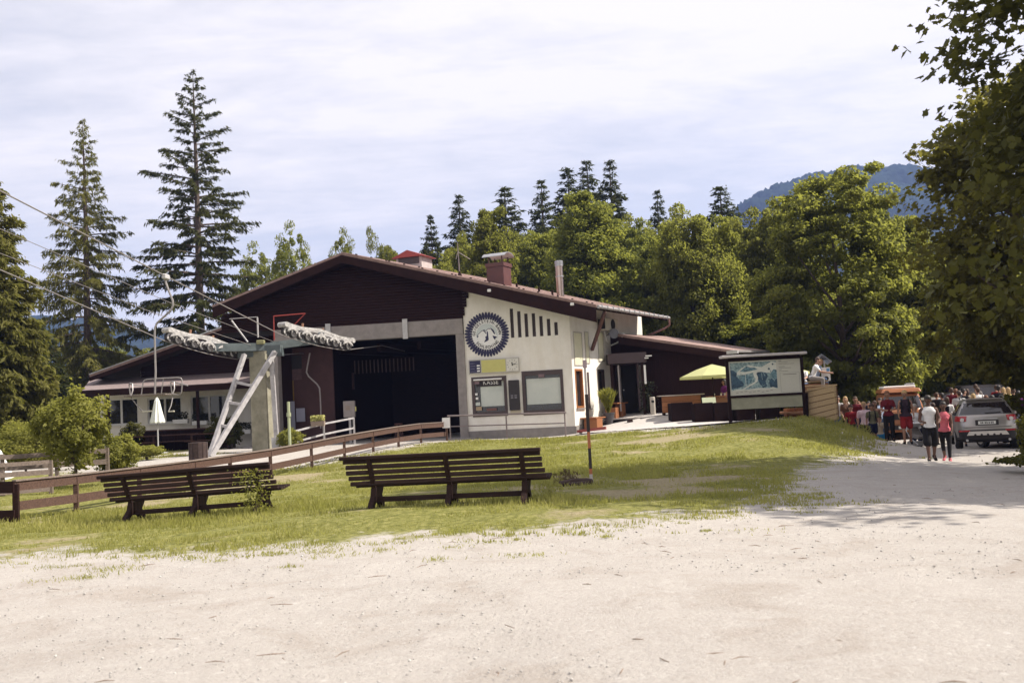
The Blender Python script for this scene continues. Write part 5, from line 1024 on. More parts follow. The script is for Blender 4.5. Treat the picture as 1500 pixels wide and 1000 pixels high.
# ================================================================== BENCHES
M_BEN = wood('dark_weathered_bench_wood', (.030, .017, .014), .45, 0)
M_BENP = wood('bench_support_wood', (.028, .015, .013), .4, 2)
def bench():
    b = thing('park_bench', 'x', 'bench', (0, 0, 0), 0, 'two slatted benches on the meadow'); L_ = 3.30; rr = random.Random(4)
    # back slats face -y (towards the camera); the seat lies on +y
    for k in range(5):
        z = .46+k*.094; y = .02-.085*(k/4.)+.09; y = .14-.16*k/4
        MB().box((rr.uniform(-.015, .015)-.02*k, y, z), (L_-.02*rr.random(), .042, .070), Matrix.Rotation(R(-14), 3, 'X')).build('back_slat', M_BEN, b, local=True, bevel=.006)
    MB().box((-.09, -.055, .895), (L_+.05, .09, .062)).build('top_rail', M_BEN, b, local=True, bevel=.01)
    for k in range(4): MB().box((rr.uniform(-.01, .01)+.05, .24+k*.115, .415+.012*k), (L_-.03, .095, .045)).build('seat_slat', M_BEN, b, local=True, bevel=.006)
    for x in (-1.27, .02, 1.27):
        s = MB(); s.beam((x, -.075, .90), (x, .20, .36), .075, .06).build('back_post', M_BENP, b, local=True)
        sup = MB()
        # carved support: two splayed feet below a seat bearer
        prof_r = [(.16, .38), (.10, .24), (-.06, .12), (-.16, -.06), (-.05, -.06), (.06, .10), (.22, .20), (.30, .20), (.46, .10), (.55, -.06), (.66, -.06), (.62, .10), (.50, .24), (.56, .30), (.62, .38)]
        sup.prism([(x-.045, y, z) for y, z in prof_r], (.09, 0, 0)).build('support', M_BENP, b, local=True)
    MB().box((0, .24, .185), (2.56, .04, .085)).build('stretcher', M_BEN, b, local=True)
    return b
bn = bench()
def set_bench(o, lab, pL, pR):
    v = pR-pL; o.location = (pL+pR)/2; ry = -math.asin(v.z/v.length); rz = math.atan2(v.y, v.x); o.rotation_euler = (0, ry, rz); o['label'] = lab
bn2 = copy_tree(bn)
set_bench(bn, 'dark slatted wooden bench in the middle of the meadow, back to the camera', V(538, 750, 16.55), V(775, 738.5, 16.15)-UP*.02)
set_bench(bn2, 'dark slatted wooden bench overgrown by weeds, left of the other bench', V(178, 768, 18.5), V(385, 752.5, 18.1))
# weeds by the left bench
r = np.random.default_rng(5); wd = thing('climbing_weed', 'leafy weed climbing the right end of the left bench', 'weed', stand(378, 18.0)); n = 420
hh = r.uniform(0, 1, n); P = np.stack([r.normal(0, .16, n)-.05*hh, -.12+r.normal(0, .07, n), hh*.80], -1); Nn = unit(r.normal(size=(n, 3))); T = unit(np.cross(Nn, r.normal(size=(n, 3)))); Vv, Ff = leaf_quads(P, T, Nn, r.uniform(.03, .065, n), .035); np_mesh('leaves', Vv, Ff, M_SHRUB, wd)
ws = MB()
for i in range(6): a = r.uniform(-.2, .2); ws.tube([(a, -.1, 0), (a+r.uniform(-.1, .1), -.14, .4), (a+r.uniform(-.15, .1), -.12, .78)], .004, 4)
ws.build('stems', M_DKL, wd, local=True)
for k, (px, d, lab, hgt) in enumerate(((830, 20.6, 'tuft of dry dark weeds at the foot of the marker pole', .32), (805, 17.2, 'thin dry stalk beside the right bench', .30), (600, 16.9, 'low green weed under the right bench', .16), (1235, 35.8, 'tall grass tuft on the bank below the deck', .5), (1265, 34.0, 'weed tuft on the bank above the walkers', .42))):
    t = thing('weed_tuft', lab, 'weed', stand(px, d)); n = 200; a = r.uniform(0, 6.28, n); rad = r.uniform(0, .28, n); P = np.stack([rad*np.cos(a), rad*np.sin(a), hgt*r.uniform(0, 1, n)*(1-rad)], -1); T = unit(r.normal(size=(n, 3))*.5+np.array([0, 0, 1.])); Nn = unit(np.cross(T, r.normal(size=(n, 3)))); Vv, Ff = leaf_quads(P, T, Nn, r.uniform(.05, .16, n), .018); np_mesh('blades', Vv, Ff, M_BLADE if k != 0 else mat('dry_weed', (.10, .065, .035), .8, .4, 5, trans=.2, tcol=(.2, .15, .06)), t)

# ================================================================== MARKER POLE
g = stand(866.5, 20.3); mp_ = thing('marker_pole', 'tall thin marker pole with orange and black bands in the meadow', 'pole', g)
tp_ = V(866, 512, 20.3); M_OR = mat('faded_orange_paint', (.42, .14, .055), .6, .2, 6); M_BK = mat('black_pole_paint', (.020, .012, .012), .6, .2, 6); M_PG = mat('pale_pole_steel', (.46, .42, .40), .45, .15, 6)
def zof(y): return V(866, y, 20.3).z-g.z
segs = [(712, 694, M_PG, .034), (694, 686, M_OR, .032), (686, 656, M_BK, .032), (656, 632, M_OR, .032), (632, 577, M_BK, .034)]
for y0, y1, m_, r_ in segs: MB().tube([(0, 0, zof(y0)-(.1 if y0 == 712 else 0)), (0, 0, zof(y1))], r_, 10).build('band', m_, mp_, local=True)
MB().tube([(0, 0, zof(577)), (0, 0, zof(540))], .022, 8).build('pole_top', M_PG, mp_, local=True); MB().box((0, -.035, zof(532.5)), (.085, .015, .16)).build('plate', mat('mauve_plate', (.34, .26, .27), .6, .1, 4), mp_, local=True); MB().tube([(0, 0, zof(540)), (0, 0, zof(527))], .02, 8).build('pole_top', M_PG, mp_, local=True)
lg = thing('log', 'short weathered log lying at the foot of the marker pole', 'log', stand(846, 20.2)); MB().tube([(-.36, -.02, .05), (-.1, 0, .07), (.18, 0, .07), (.30, .03, .06)], [.06, .085, .08, .06], 9).build('log', MATS['dark_log_bark'], lg, local=True, smooth=True); MB().tube([(-.2, -.12, .03), (.1, -.1, .05), (.22, -.06, .04)], .045, 7).build('branch', MATS['dark_log_bark'], lg, local=True)

# ================================================================== INFORMATION BOARD
BD = 36.9; bl, br_ = V(1069.5, 618.5, BD), V(1179, 611, BD)
ib = thing('information_board', 'roofed information board with a blue ski map', 'information board', Vector(((bl.x+br_.x)/2, BD, tzf((bl.x+br_.x)/2, BD))))
M_POST = mat('black_brown_post', (.018, .009, .009), .8, .2, 4, spec=.1)
def bx_(name, x0, y0, x1, y1, d0, d1, m, par=ib):
    a, b = V(x0, y1, d0), V(x1, y0, d0); return MB().span((a.x, d0, a.z), (b.x, d1, b.z)).build(name, m, par)
xl_, xr_ = V(1067.5, 570, BD).x, V(1176.5, 560, BD).x; zt_ = V(1120, 524, BD).z
for x in (xl_, xr_): MB().span((x-.055, BD, tzf(x, BD)-.1), (x+.055, BD+.09, zt_)).build('post', M_POST, ib)
zc_ = V(1120, 521.5, BD).z
MB().span((xl_-.22, BD-.22, zc_), (xr_+.16, BD+.32, zc_+.09)).build('roof_cap', mat('pale_mauve_sheet', (.50, .46, .46), .5, .08, 4), ib, bevel=.01)
MB().span((xl_+.056, BD+.01, zc_-.14), (xr_-.056, BD+.08, zc_-.005)).build('cross_rail', M_POST, ib)
z1_, z0_ = zc_-.145, V(1120, 577, BD).z
bpn = MB().span((xl_+.056, BD+.03, z0_), (xr_-.056, BD+.06, z1_)).build('panel', mat('warm_grey_panel', (.52, .51, .45), .5, .05, 3), ib)
MB().span((xl_+.056, BD-.01, z0_-.09), (xr_-.056, BD+.08, z0_-.003)).build('cross_rail', M_POST, ib)
zl_ = V(1120, 597.5, BD).z
MB().span((xl_+.07, BD+.02, zl_), (xr_-.07, BD+.06, z0_-.093)).build('lower_panel', mat('lichen_panel', (.28, .275, .20), .8, .18, 2.5), ib)
# the map print: layered thin shapes
mw, mh = (xr_-xl_-.112), (z1_-z0_); mx0 = xl_+.056; ML = .665
def mpoly(name, pts, m, lay): MB().prism([(mx0+mw*x, BD+.03-.002*lay, z0_+mh*y) for x, y in pts], (0, .0015, 0)).build(name, m, bpn)
M_T1 = mat('map_teal', (.10, .27, .34), .5, .6, 13, col2=(.44, .56, .56)); M_T2 = mat('map_deep_blue', (.022, .050, .10), .5, .5, 8, col2=(.06, .13, .20)); M_T3 = mat('map_snow', (.62, .63, .57), .5, .1, 6); M_T4 = mat('map_mid_blue', (.04, .13, .22), .5, .7, 20, col2=(.25, .42, .48)); M_INK = mat('dark_ink', (.06, .055, .055), .6, .1, 5)
mpoly('map_sheet', [(.02,.14),(ML,.14),(ML,.96),(.02,.96)], M_T1, 1)
mpoly('map_snow', [(.02,.62),(.10,.66),(.18,.80),(.28,.88),(.34,.84),(.46,.80),(.55,.90),(.60,.95),(ML,.92),(ML,.62),(.58,.60),(.46,.66),(.36,.66),(.25,.62),(.14,.60)], M_T3, 2)
mpoly('map_peak', [(.15,.70),(.20,.78),(.25,.85),(.30,.80),(.36,.80),(.40,.74),(.30,.70),(.22,.68)], M_T4, 3)
for pts in ([(.02,.18),(.02,.75),(.06,.74),(.11,.66),(.10,.56),(.14,.46),(.20,.36),(.19,.26),(.10,.22)], [(.36,.62),(.44,.66),(.52,.62),(.54,.52),(.50,.38),(.52,.24),(.46,.18),(.42,.30),(.40,.45)], [(.56,.20),(.55,.34),(.58,.46),(.62,.40),(ML,.44),(ML,.17),(.60,.18)]): mpoly('map_forest', pts, M_T2, 3)
for pts in ([(.14,.46),(.20,.60),(.26,.58),(.33,.52),(.30,.36),(.22,.30),(.19,.36)], [(.58,.60),(.62,.72),(ML,.70),(ML,.46),(.61,.44)]): mpoly('map_slope', pts, M_T4, 4)
rr = random.Random(3)
for i in range(26): x = rr.uniform(.12, .64); y = rr.uniform(.2, .58); a = rr.uniform(.5, 2.6); l_ = rr.uniform(.03, .09); w_ = .008; mpoly('map_gully', [(x, y), (x+w_*1.4, y), (x+w_+math.cos(a)*l_*.6, y+math.sin(a)*l_*1.4), (x+math.cos(a)*l_*.6, y+math.sin(a)*l_*1.4)], (M_T2, M_T1, M_T4)[i % 3], 5+.1*(i % 7))
mpoly('map_run', [(.16,.18),(.20,.21),(.28,.30),(.35,.38),(.365,.46),(.34,.56),(.335,.64),(.39,.70),(.42,.70),(.38,.62),(.40,.50),(.39,.38),(.33,.30),(.24,.22),(.20,.17)], M_T3, 7); mpoly('map_lift', [(.222,.27),(.228,.27),(.228,.60),(.222,.60)], M_T3, 7.5); mpoly('map_lift', [(.14,.60),(.23,.60),(.23,.612),(.14,.612)], M_T3, 8)
mpoly('map_margin', [(.02,.14),(.10,.18),(.22,.16),(.40,.19),(.55,.17),(.60,.20),(ML,.14)], M_T3, 6.5)
mpoly('map_mark', [(.54,.74),(.56,.78),(.575,.73),(.56,.70)], M_T2, 8); mpoly('map_mark', [(.60,.87),(.615,.90),(.63,.87),(.615,.84)], M_T2, 8)
for i in range(7): y = .955-.045*i-(.03 if i > 2 else 0); mpoly('text_line', [(.70, y-.012), (.74+.22*((i*7) % 5)/5, y-.012), (.74+.22*((i*7) % 5)/5, y), (.70, y)], M_INK if i in (0, 3) else mat('grey_ink', (.20, .19, .17), .6, .1, 5), 1)
for pts in ([(.71,.60),(.98,.60),(.98,.605),(.71,.605)], [(.71,.03),(.98,.03),(.98,.035),(.71,.035)], [(.71,.03),(.713,.03),(.713,.6),(.71,.6)], [(.977,.03),(.98,.03),(.98,.6),(.977,.6)], [(.75,.54),(.94,.54),(.94,.56),(.75,.56)]): mpoly('text_frame', pts, MATS['grey_ink'], 1)
for i in range(9): x = .08+.06*i; mpoly('caption_mark', [(x, .06+.02*(i % 3)), (x+.035, .065+.02*(i % 3)), (x+.035, .075+.02*(i % 3)), (x, .07+.02*(i % 3))], M_INK, 1)

# ================================================================== DECK WITH PLANK RAILING
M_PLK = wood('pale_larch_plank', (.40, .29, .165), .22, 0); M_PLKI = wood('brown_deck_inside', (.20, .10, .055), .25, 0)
dA, dB, dC = V(1180.5, 600, 37.4), V(1225.5, 590, 36.2), V(1206, 560, 40.5)
zA0, zA1 = V(1184, 613, 37.4).z-.35, V(1184, 574, 37.4).z; zB0, zB1 = V(1224, 600, 36.2).z-.35, V(1224, 565, 36.2).z
deck = thing('timber_deck', 'raised timber deck corner with pale plank sides and wide rail', 'deck', Vector((dA.x, dA.y, tzf(dA.x, dA.y))))
def plank_side(a, b, za0, za1, zb0, zb1, n):
    for i in range(n):
        f0, f1 = i/n, (i+1)/n; g_ = .012
        pts = [Vector((a.x, a.y, za0+(za1-za0)*f0+g_)), Vector((b.x, b.y, zb0+(zb1-zb0)*f0+g_)), Vector((b.x, b.y, zb0+(zb1-zb0)*f1-g_)), Vector((a.x, a.y, za0+(za1-za0)*f1-g_))]
        d = (b-a); d.z = 0; nn = Vector((d.y, -d.x, 0)).normalized(); MB().prism(pts, nn*-.045).build('plank', M_PLK, deck)
plank_side(dA, dB, zA0, zA1, zB0, zB1, 6)
dD = dB+Vector((.35, 4.6, 0)); dE = dA+Vector((-.5, 5, 0))
plank_side(dB, dD, zB0, zB1, zB0+.1, zB1+.05, 6)
def flat(p, z): return Vector((p.x, p.y, z))
inw = Vector((-.1, .08, 0))
dn = (dB-dA); dn = Vector((-dn.y, dn.x, 0)).normalized()
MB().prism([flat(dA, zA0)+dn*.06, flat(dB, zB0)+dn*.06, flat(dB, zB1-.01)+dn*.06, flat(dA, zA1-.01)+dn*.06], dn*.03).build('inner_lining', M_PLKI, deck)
MB().prism([flat(dA, zA1+.01)-dn*.05, flat(dB, zB1+.01)-dn*.05+Vector((.1, 0, 0)), flat(dB, zB1+.01)+dn*.22+Vector((-.1, 0, 0)), flat(dA, zA1+.01)+dn*.22], (0, 0, .05)).build('cap_rail', M_PLK, deck)
MB().prism([flat(dB, zB1+.012)-dn*.05+Vector((.1, 0, 0)), flat(dD, zB1+.06)+Vector((.1, 0, 0)), flat(dD, zB1+.06)-Vector((.2, 0, 0)), flat(dB, zB1+.012)+dn*.22-Vector((.1, 0, 0))], (0, 0, .05)).build('cap_rail', M_PLK, deck)
zfl = 1.0
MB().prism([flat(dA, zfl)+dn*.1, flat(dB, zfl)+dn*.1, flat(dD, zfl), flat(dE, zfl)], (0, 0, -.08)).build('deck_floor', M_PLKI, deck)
bk0, bk1 = V(1174, 561, 41.4), V(1213, 558.5, 41.0)
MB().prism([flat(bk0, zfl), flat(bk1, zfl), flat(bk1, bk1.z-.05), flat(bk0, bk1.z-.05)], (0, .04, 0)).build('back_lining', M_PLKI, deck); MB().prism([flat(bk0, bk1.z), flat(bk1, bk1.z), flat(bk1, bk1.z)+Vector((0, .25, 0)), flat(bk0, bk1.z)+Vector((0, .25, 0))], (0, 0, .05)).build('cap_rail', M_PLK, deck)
MB().beam(V(1181, 575, 37.3), flat(dA, zA0)-Vector((.02, .1, 0)), .09, .09).build('corner_post', M_POST, deck)
# solar panel sign on the deck
p = V(1210, 558, 41.6); ss = thing('solar_sign', 'white sign with blue corner under a small solar panel behind the deck', 'sign', flat(p, zfl))
a, b = V(1204.5, 558, 41.6), V(1215.5, 537.5, 41.6); MB().span((a.x, 41.6, a.z), (b.x, 41.64, b.z)).build('plate', M_WHITE, ss)
a, b = V(1211, 544, 41.58), V(1215, 539, 41.58); MB().span((a.x, 41.585, a.z), (b.x, 41.597, b.z)).build('emblem', mat('sky_blue_print', (.12, .28, .50), .6, .1, 4), ss)
c_ = V(1210.8, 554, 41.58); MB().prism([(c_.x+.10*math.cos(i*math.pi/3), 41.585, c_.z+.10*math.sin(i*math.pi/3)) for i in range(6)], (0, .011, 0)).build('emblem', M_BLACK, ss)
MB().beam(flat(p, zfl), V(1207, 528, 41.7), .05, .05).build('mast', M_GREYP, ss)
c_ = V(1207.5, 526, 41.7); MB().box(c_, (.55, .40, .03), Matrix.Rotation(R(38), 3, 'Y') @ Matrix.Rotation(R(-20), 3, 'X')).build('solar_panel', mat('solar_cell', (.10, .11, .14), .25, .2, 5, metal=.3), ss)

# ================================================================== TERRACE FURNITURE
def umbrella(label, px, ytop, d, rpx, hang):
    g_ = stand(px, d); t = thing('sun_umbrella', label, 'umbrella', g_, .3, 'lime green sun umbrellas'); zt = V(px, ytop, d).z-g_.z; r_ = rpx*d/FPX; hh = hang*d/FPX
    M_LIME = mat('lime_umbrella_cloth', (.60, .61, .30), .8, .05, 3, trans=.4, tcol=(.62, .63, .30)); n = 8
    for i in range(n):
        a0, a1 = i*2*math.pi/n, (i+1)*2*math.pi/n; m = MB(); p0, p1 = (r_*math.cos(a0), r_*math.sin(a0), zt-hh), (r_*math.cos(a1), r_*math.sin(a1), zt-hh); q0, q1 = (r_*.5*math.cos(a0), r_*.5*math.sin(a0), zt-hh*.42), (r_*.5*math.cos(a1), r_*.5*math.sin(a1), zt-hh*.42)
        m.add([(0, 0, zt), q0, q1, p0, p1, (p0[0], p0[1], p0[2]-.10), (p1[0], p1[1], p1[2]-.10)], [(0, 1, 2), (1, 3, 4, 2), (3, 5, 6, 4)]).build('canopy_panel', M_LIME, t, local=True)
        MB().tube([(0, 0, zt-hh*.75), (p0[0]*.55, p0[1]*.55, zt-hh*.52)], .01, 4).build('rib', M_POST, t, local=True)
    MB().tube([(0, 0, 0), (0, 0, zt+.05)], .03, 8).build('pole', M_POST, t, local=True); MB().lathe([(.3, 0), (.3, .06), (.05, .1)], n=14).build('base', M_POST, t, local=True); return t
umbrella('lime green umbrella left of the information board', 1047.5, 533, 42.5, 50, 17); umbrella('lime green umbrella mostly hidden behind the information board', 1168, 538, 44.5, 25, 7)
M_WICK = mat('dark_wicker', (.016, .008, .008), .9, .35, 18, .7, 60, spec=.08)
def wicker(label, px0, px1, d, h, dep=.8):
    a, b = stand(px0, d), stand(px1, d); z = min(a.z, b.z)+.04; w_ = b.x-a.x; t = thing('wicker_armchair', label, 'armchair', ((a.x+b.x)/2, d, z), 0, 'dark wicker lounge seats')
    MB().box((0, 0, h/2), (w_, .10, h)).build('backrest', M_WICK, t, local=True, bevel=.015)
    for s_ in (-1, 1): MB().box((s_*(w_/2-.06), dep/2, h/2-.01), (.11, dep-.105, h-.02)).build('armrest', M_WICK, t, local=True, bevel=.012)
    MB().box((0, dep/2+.02, .18), (w_-.23, dep-.15, .34)).build('seat_base', M_WICK, t, local=True); MB().box((0, dep/2+.02, .42), (w_-.26, dep-.2, .12)).build('cushion', mat('dark_cushion', (.05, .04, .042), .9, .2, 8), t, local=True, bevel=.03); return t
wicker('dark wicker seat farthest left on the terrace', 984.5, 1016, 40.6, .78, 1.0); wicker('wide dark wicker seat left of the information board', 1018.5, 1046, 39.4, .76); wicker('dark wicker seat beside the left post of the board', 1047, 1074, 39.3, .76)
wicker('dark wicker seat under the left half of the board', 1080, 1107, 39.0, .76); wicker('dark wicker seat under the middle of the board', 1114, 1143, 39.0, .76)
M_OBW = wood('orange_board', (.27, .115, .055), .25, 0)
a, b = stand(966, 44.2), stand(1030, 43.6); cb_x = thing('bar_bench', 'orange brown timber bench with a pale top along the annex wall', 'bench', ((a.x+b.x)/2, 43.9, (a.z+b.z)/2+.03), R(4)); w_ = b.x-a.x
for k in range(3): MB().box((0, -.2, .24+k*.235), (w_-.1, .04, .225)).build('front_board', M_OBW, cb_x, local=True)
MB().box((.03, 0, .86), (w_+.2, .5, .045)).build('top_board', mat('pale_worn_top', (.42, .36, .32), .7, .1, 5), cb_x, local=True)
for s_ in (-1, 1): MB().box((s_*(w_/2-.15), .0, .42), (.08, .36, .84)).build('leg', M_DARKW, cb_x, local=True)
g = stand(1056, 43.2); ct_ = thing('serving_table', 'small wooden table with cups behind the wicker seats', 'table', g+UP*.03); MB().box((0, 0, .80), (1.1, .6, .05)).build('table_top', M_OBW, ct_, local=True); MB().box((0, -.25, .40), (1.0, .04, .72)).build('front_board', M_PLKI, ct_, local=True)
for s_ in (-1, 1): MB().box((s_*.45, .1, .39), (.06, .4, .77)).build('leg', M_DARKW, ct_, local=True)
for i, x in enumerate((-.25, .05, .2)):
    cpp = thing('cup', ('pale cup at the left end of the serving table', 'pale cup in the middle of the serving table', 'pale cup at the right end of the serving table')[i], 'cup', Vector(ct_.location)+Vector((x, -.1, .826)), 0, 'cups on the serving table'); MB().lathe([(.03, 0), (.04, .1), (.036, .1), (.027, .01)], n=12).build('cup', M_WHITE, cpp, local=True, smooth=True)
g = stand(1168, 40.2); wb = thing('wooden_crate', 'brown upright wooden crate below the right part of the board', 'crate', g+UP*.04)
for k in range(5): MB().box((-.36+k*.18, 0, .36), (.165, .5, .72)).build('board', M_OBW, wb, local=True)
g = stand(1057, 40.2); pw = thing('menu_card', 'pale green card standing on the wicker seats', 'card', g+UP*.76); MB().box((-.45, 0, .06), (.55, .02, .34), Matrix.Rotation(R(-20), 3, 'X')).build('card', mat('pale_green_card', (.50, .54, .36), .7, .06, 4), pw, local=True)
# objects along the side wall: timber blocks, bench boards, potted grass, bin
def block(label, s_, w2, dpt, h, o):
    p = S(s_, 0, o); t = thing('timber_block', label, 'block', (p.x, p.y, tzf(p.x, p.y)+.03), R(-28), 'timber blocks along the side wall'); MB().box((0, 0, h/2), (dpt, w2, h)).build('block', M_OBW, t, local=True, bevel=.012); return t
b1_ = block('timber block with a seat board at the wall corner', .95, .62, .62, .46, .42); MB().box((-.1, .15, .485), (.85, 1.2, .05)).build('seat_board', M_OBW, b1_, local=True)
b2_ = block('timber block behind the potted grass', 2.9, .4, .5, .55, .5); b3_ = block('timber block nearest the annex porch', 3.55, .45, .5, .6, .55); MB().box((0, -.2, .63), (.6, 1.3, .05)).build('seat_board', M_OBW, b3_, local=True)
p = S(1.9, 0, .75); pt = thing('potted_grass', 'bushy green grass plant in a dark grey pot by the side wall', 'plant', (p.x, p.y, tzf(p.x, p.y)+.04)); MB().lathe([(.19, 0), (.27, .46), (.29, .46), (.29, .50), (.25, .5), (.24, .44)], n=18).build('pot', mat('dark_grey_pot', (.06, .055, .06), .6, .15, 4), pt, local=True, smooth=True)
n = 1500; r = np.random.default_rng(8); a = r.uniform(0, 6.28, n); t_ = r.uniform(.1, 1, n); sp_ = r.uniform(.05, .48, n); P = np.stack([np.cos(a)*sp_*t_, np.sin(a)*sp_*t_, .45+t_*1.15*(1-.35*sp_)], -1); T = unit(np.stack([np.cos(a)*sp_*1.2, np.sin(a)*sp_*1.2, np.ones(n)*.9], -1)+r.normal(size=(n, 3))*.25); Nn = unit(np.cross(T, r.normal(size=(n, 3)))); Vv, Ff = leaf_quads(P, T, Nn, r.uniform(.15, .32, n), .030); np_mesh('leaves', Vv, Ff, M_SHRUB, pt)
p = stand(957, 44.6); bn_ = thing('ash_bin', 'slim beige ash bin between the porch and the timber bench', 'bin', p+UP*.03); MB().lathe([(.11, 0), (.12, .03), (.12, .78), (.10, .80)], n=16).build('body', mat('beige_bin', (.44, .40, .35), .5, .1, 4), bn_, local=True, smooth=True); MB().box((0, -.115, .60), (.12, .03, .10)).build('slot', M_BLACK, bn_, local=True)
n = 500; r = np.random.default_rng(18); p = stand(950, 45.2); dp = thing('dark_plant', 'dark shrub in the corner right of the porch', 'plant', p); P = np.stack([r.normal(0, .16, n), r.normal(0, .12, n), r.uniform(.2, 1.5, n)], -1); Nn = unit(r.normal(size=(n, 3))); T = unit(np.cross(Nn, r.normal(size=(n, 3)))); Vv, Ff = leaf_quads(P, T, Nn, .12, .07); np_mesh('leaves', Vv, Ff, M_DKL, dp); MB().tube([(0, 0, 0), (0, 0, 1.2)], .02, 5).build('stem', M_BARK, dp, local=True)
a, b = stand(846, 41.9), stand(888, 41.5); rb = thing('red_beam', 'low red timber beam lying at the wall corner', 'beam', a.lerp(b, .5)+UP*.05); MB().beam(a+UP*.13, b+UP*.13, .13, .12).build('beam', mat('dull_red_beam', (.22, .045, .035), .7, .2, 5), rb); MB().beam(a+UP*.06+(b-a)*.1, a+UP*.06+(b-a)*.14, .3, .06).build('runner', M_DARKW, rb)
p = stand(923, 43.2); db = thing('door_block', 'small dark wedge block on the terrace before the annex door', 'block', p+UP*.05); MB().box((0, 0, .06), (.26, .18, .12), top=(.8, .5)).build('wedge', M_DARKW, db, local=True)
p = stand(945, 43.8); mt = thing('door_mat', 'grey doorstep slab in front of the annex porch', 'slab', p+UP*.05)
MB().box((-.8, .55, .0), (2.6, .9, .05)).build('slab', M_CONC, mt, local=True)
# ================================================================== PEOPLE
def capsule(mb, a, ra, b, rb, n=10, sq=1.0, ax=None):
    """tapered capsule; sq flattens it along its second cross axis"""
    a, b = Vector(a), Vector(b); d = b-a; L_ = d.length
    t = d.normalized() if L_ > 1e-6 else UP; x = Vector(ax) if ax else (Vector((1, 0, 0)) if abs(t.x) < .9 else Vector((0, 1, 0))); x = (x-t*x.dot(t)).normalized(); y = t.cross(x)
    rings = [(a-t*ra*math.sin(q), ra*math.cos(q)) for q in (1.5, 1.1, .6)]+[(a.lerp(b, k/4), ra+(rb-ra)*k/4) for k in range(5)]+[(b+t*rb*math.sin(q), rb*math.cos(q)) for q in (.6, 1.1, 1.5)]
    k0 = len(mb.v)
    for c, r_ in rings: mb.v += [tuple(c+x*(r_*math.cos(j*2*math.pi/n))+y*(r_*sq*math.sin(j*2*math.pi/n))) for j in range(n)]
    for i in range(len(rings)-1): mb.f += [(k0+i*n+j, k0+i*n+(j+1) % n, k0+(i+1)*n+(j+1) % n, k0+(i+1)*n+j) for j in range(n)]
    mb.f.append(tuple(k0+j for j in range(n))[::-1]); mb.f.append(tuple(k0+(len(rings)-1)*n+j for j in range(n)))
def fuse(mb, vox, name):
    """voxel-fuse overlapping shapes into one continuous surface"""
    me = bpy.data.meshes.new(name); me.from_pydata(mb.v, [], mb.f); o = bpy.data.objects.new(name, me); COL.objects.link(o)
    m = o.modifiers.new('r', 'REMESH'); m.mode = 'VOXEL'; m.voxel_size = vox; s_ = o.modifiers.new('s', 'SMOOTH'); s_.factor = .5; s_.iterations = 2
    dg = bpy.context.evaluated_depsgraph_get(); r_ = bpy.data.meshes.new_from_object(o.evaluated_get(dg)); bpy.data.objects.remove(o); bpy.data.meshes.remove(me)
    r_.polygons.foreach_set('use_smooth', [True]*len(r_.polygons)); return r_
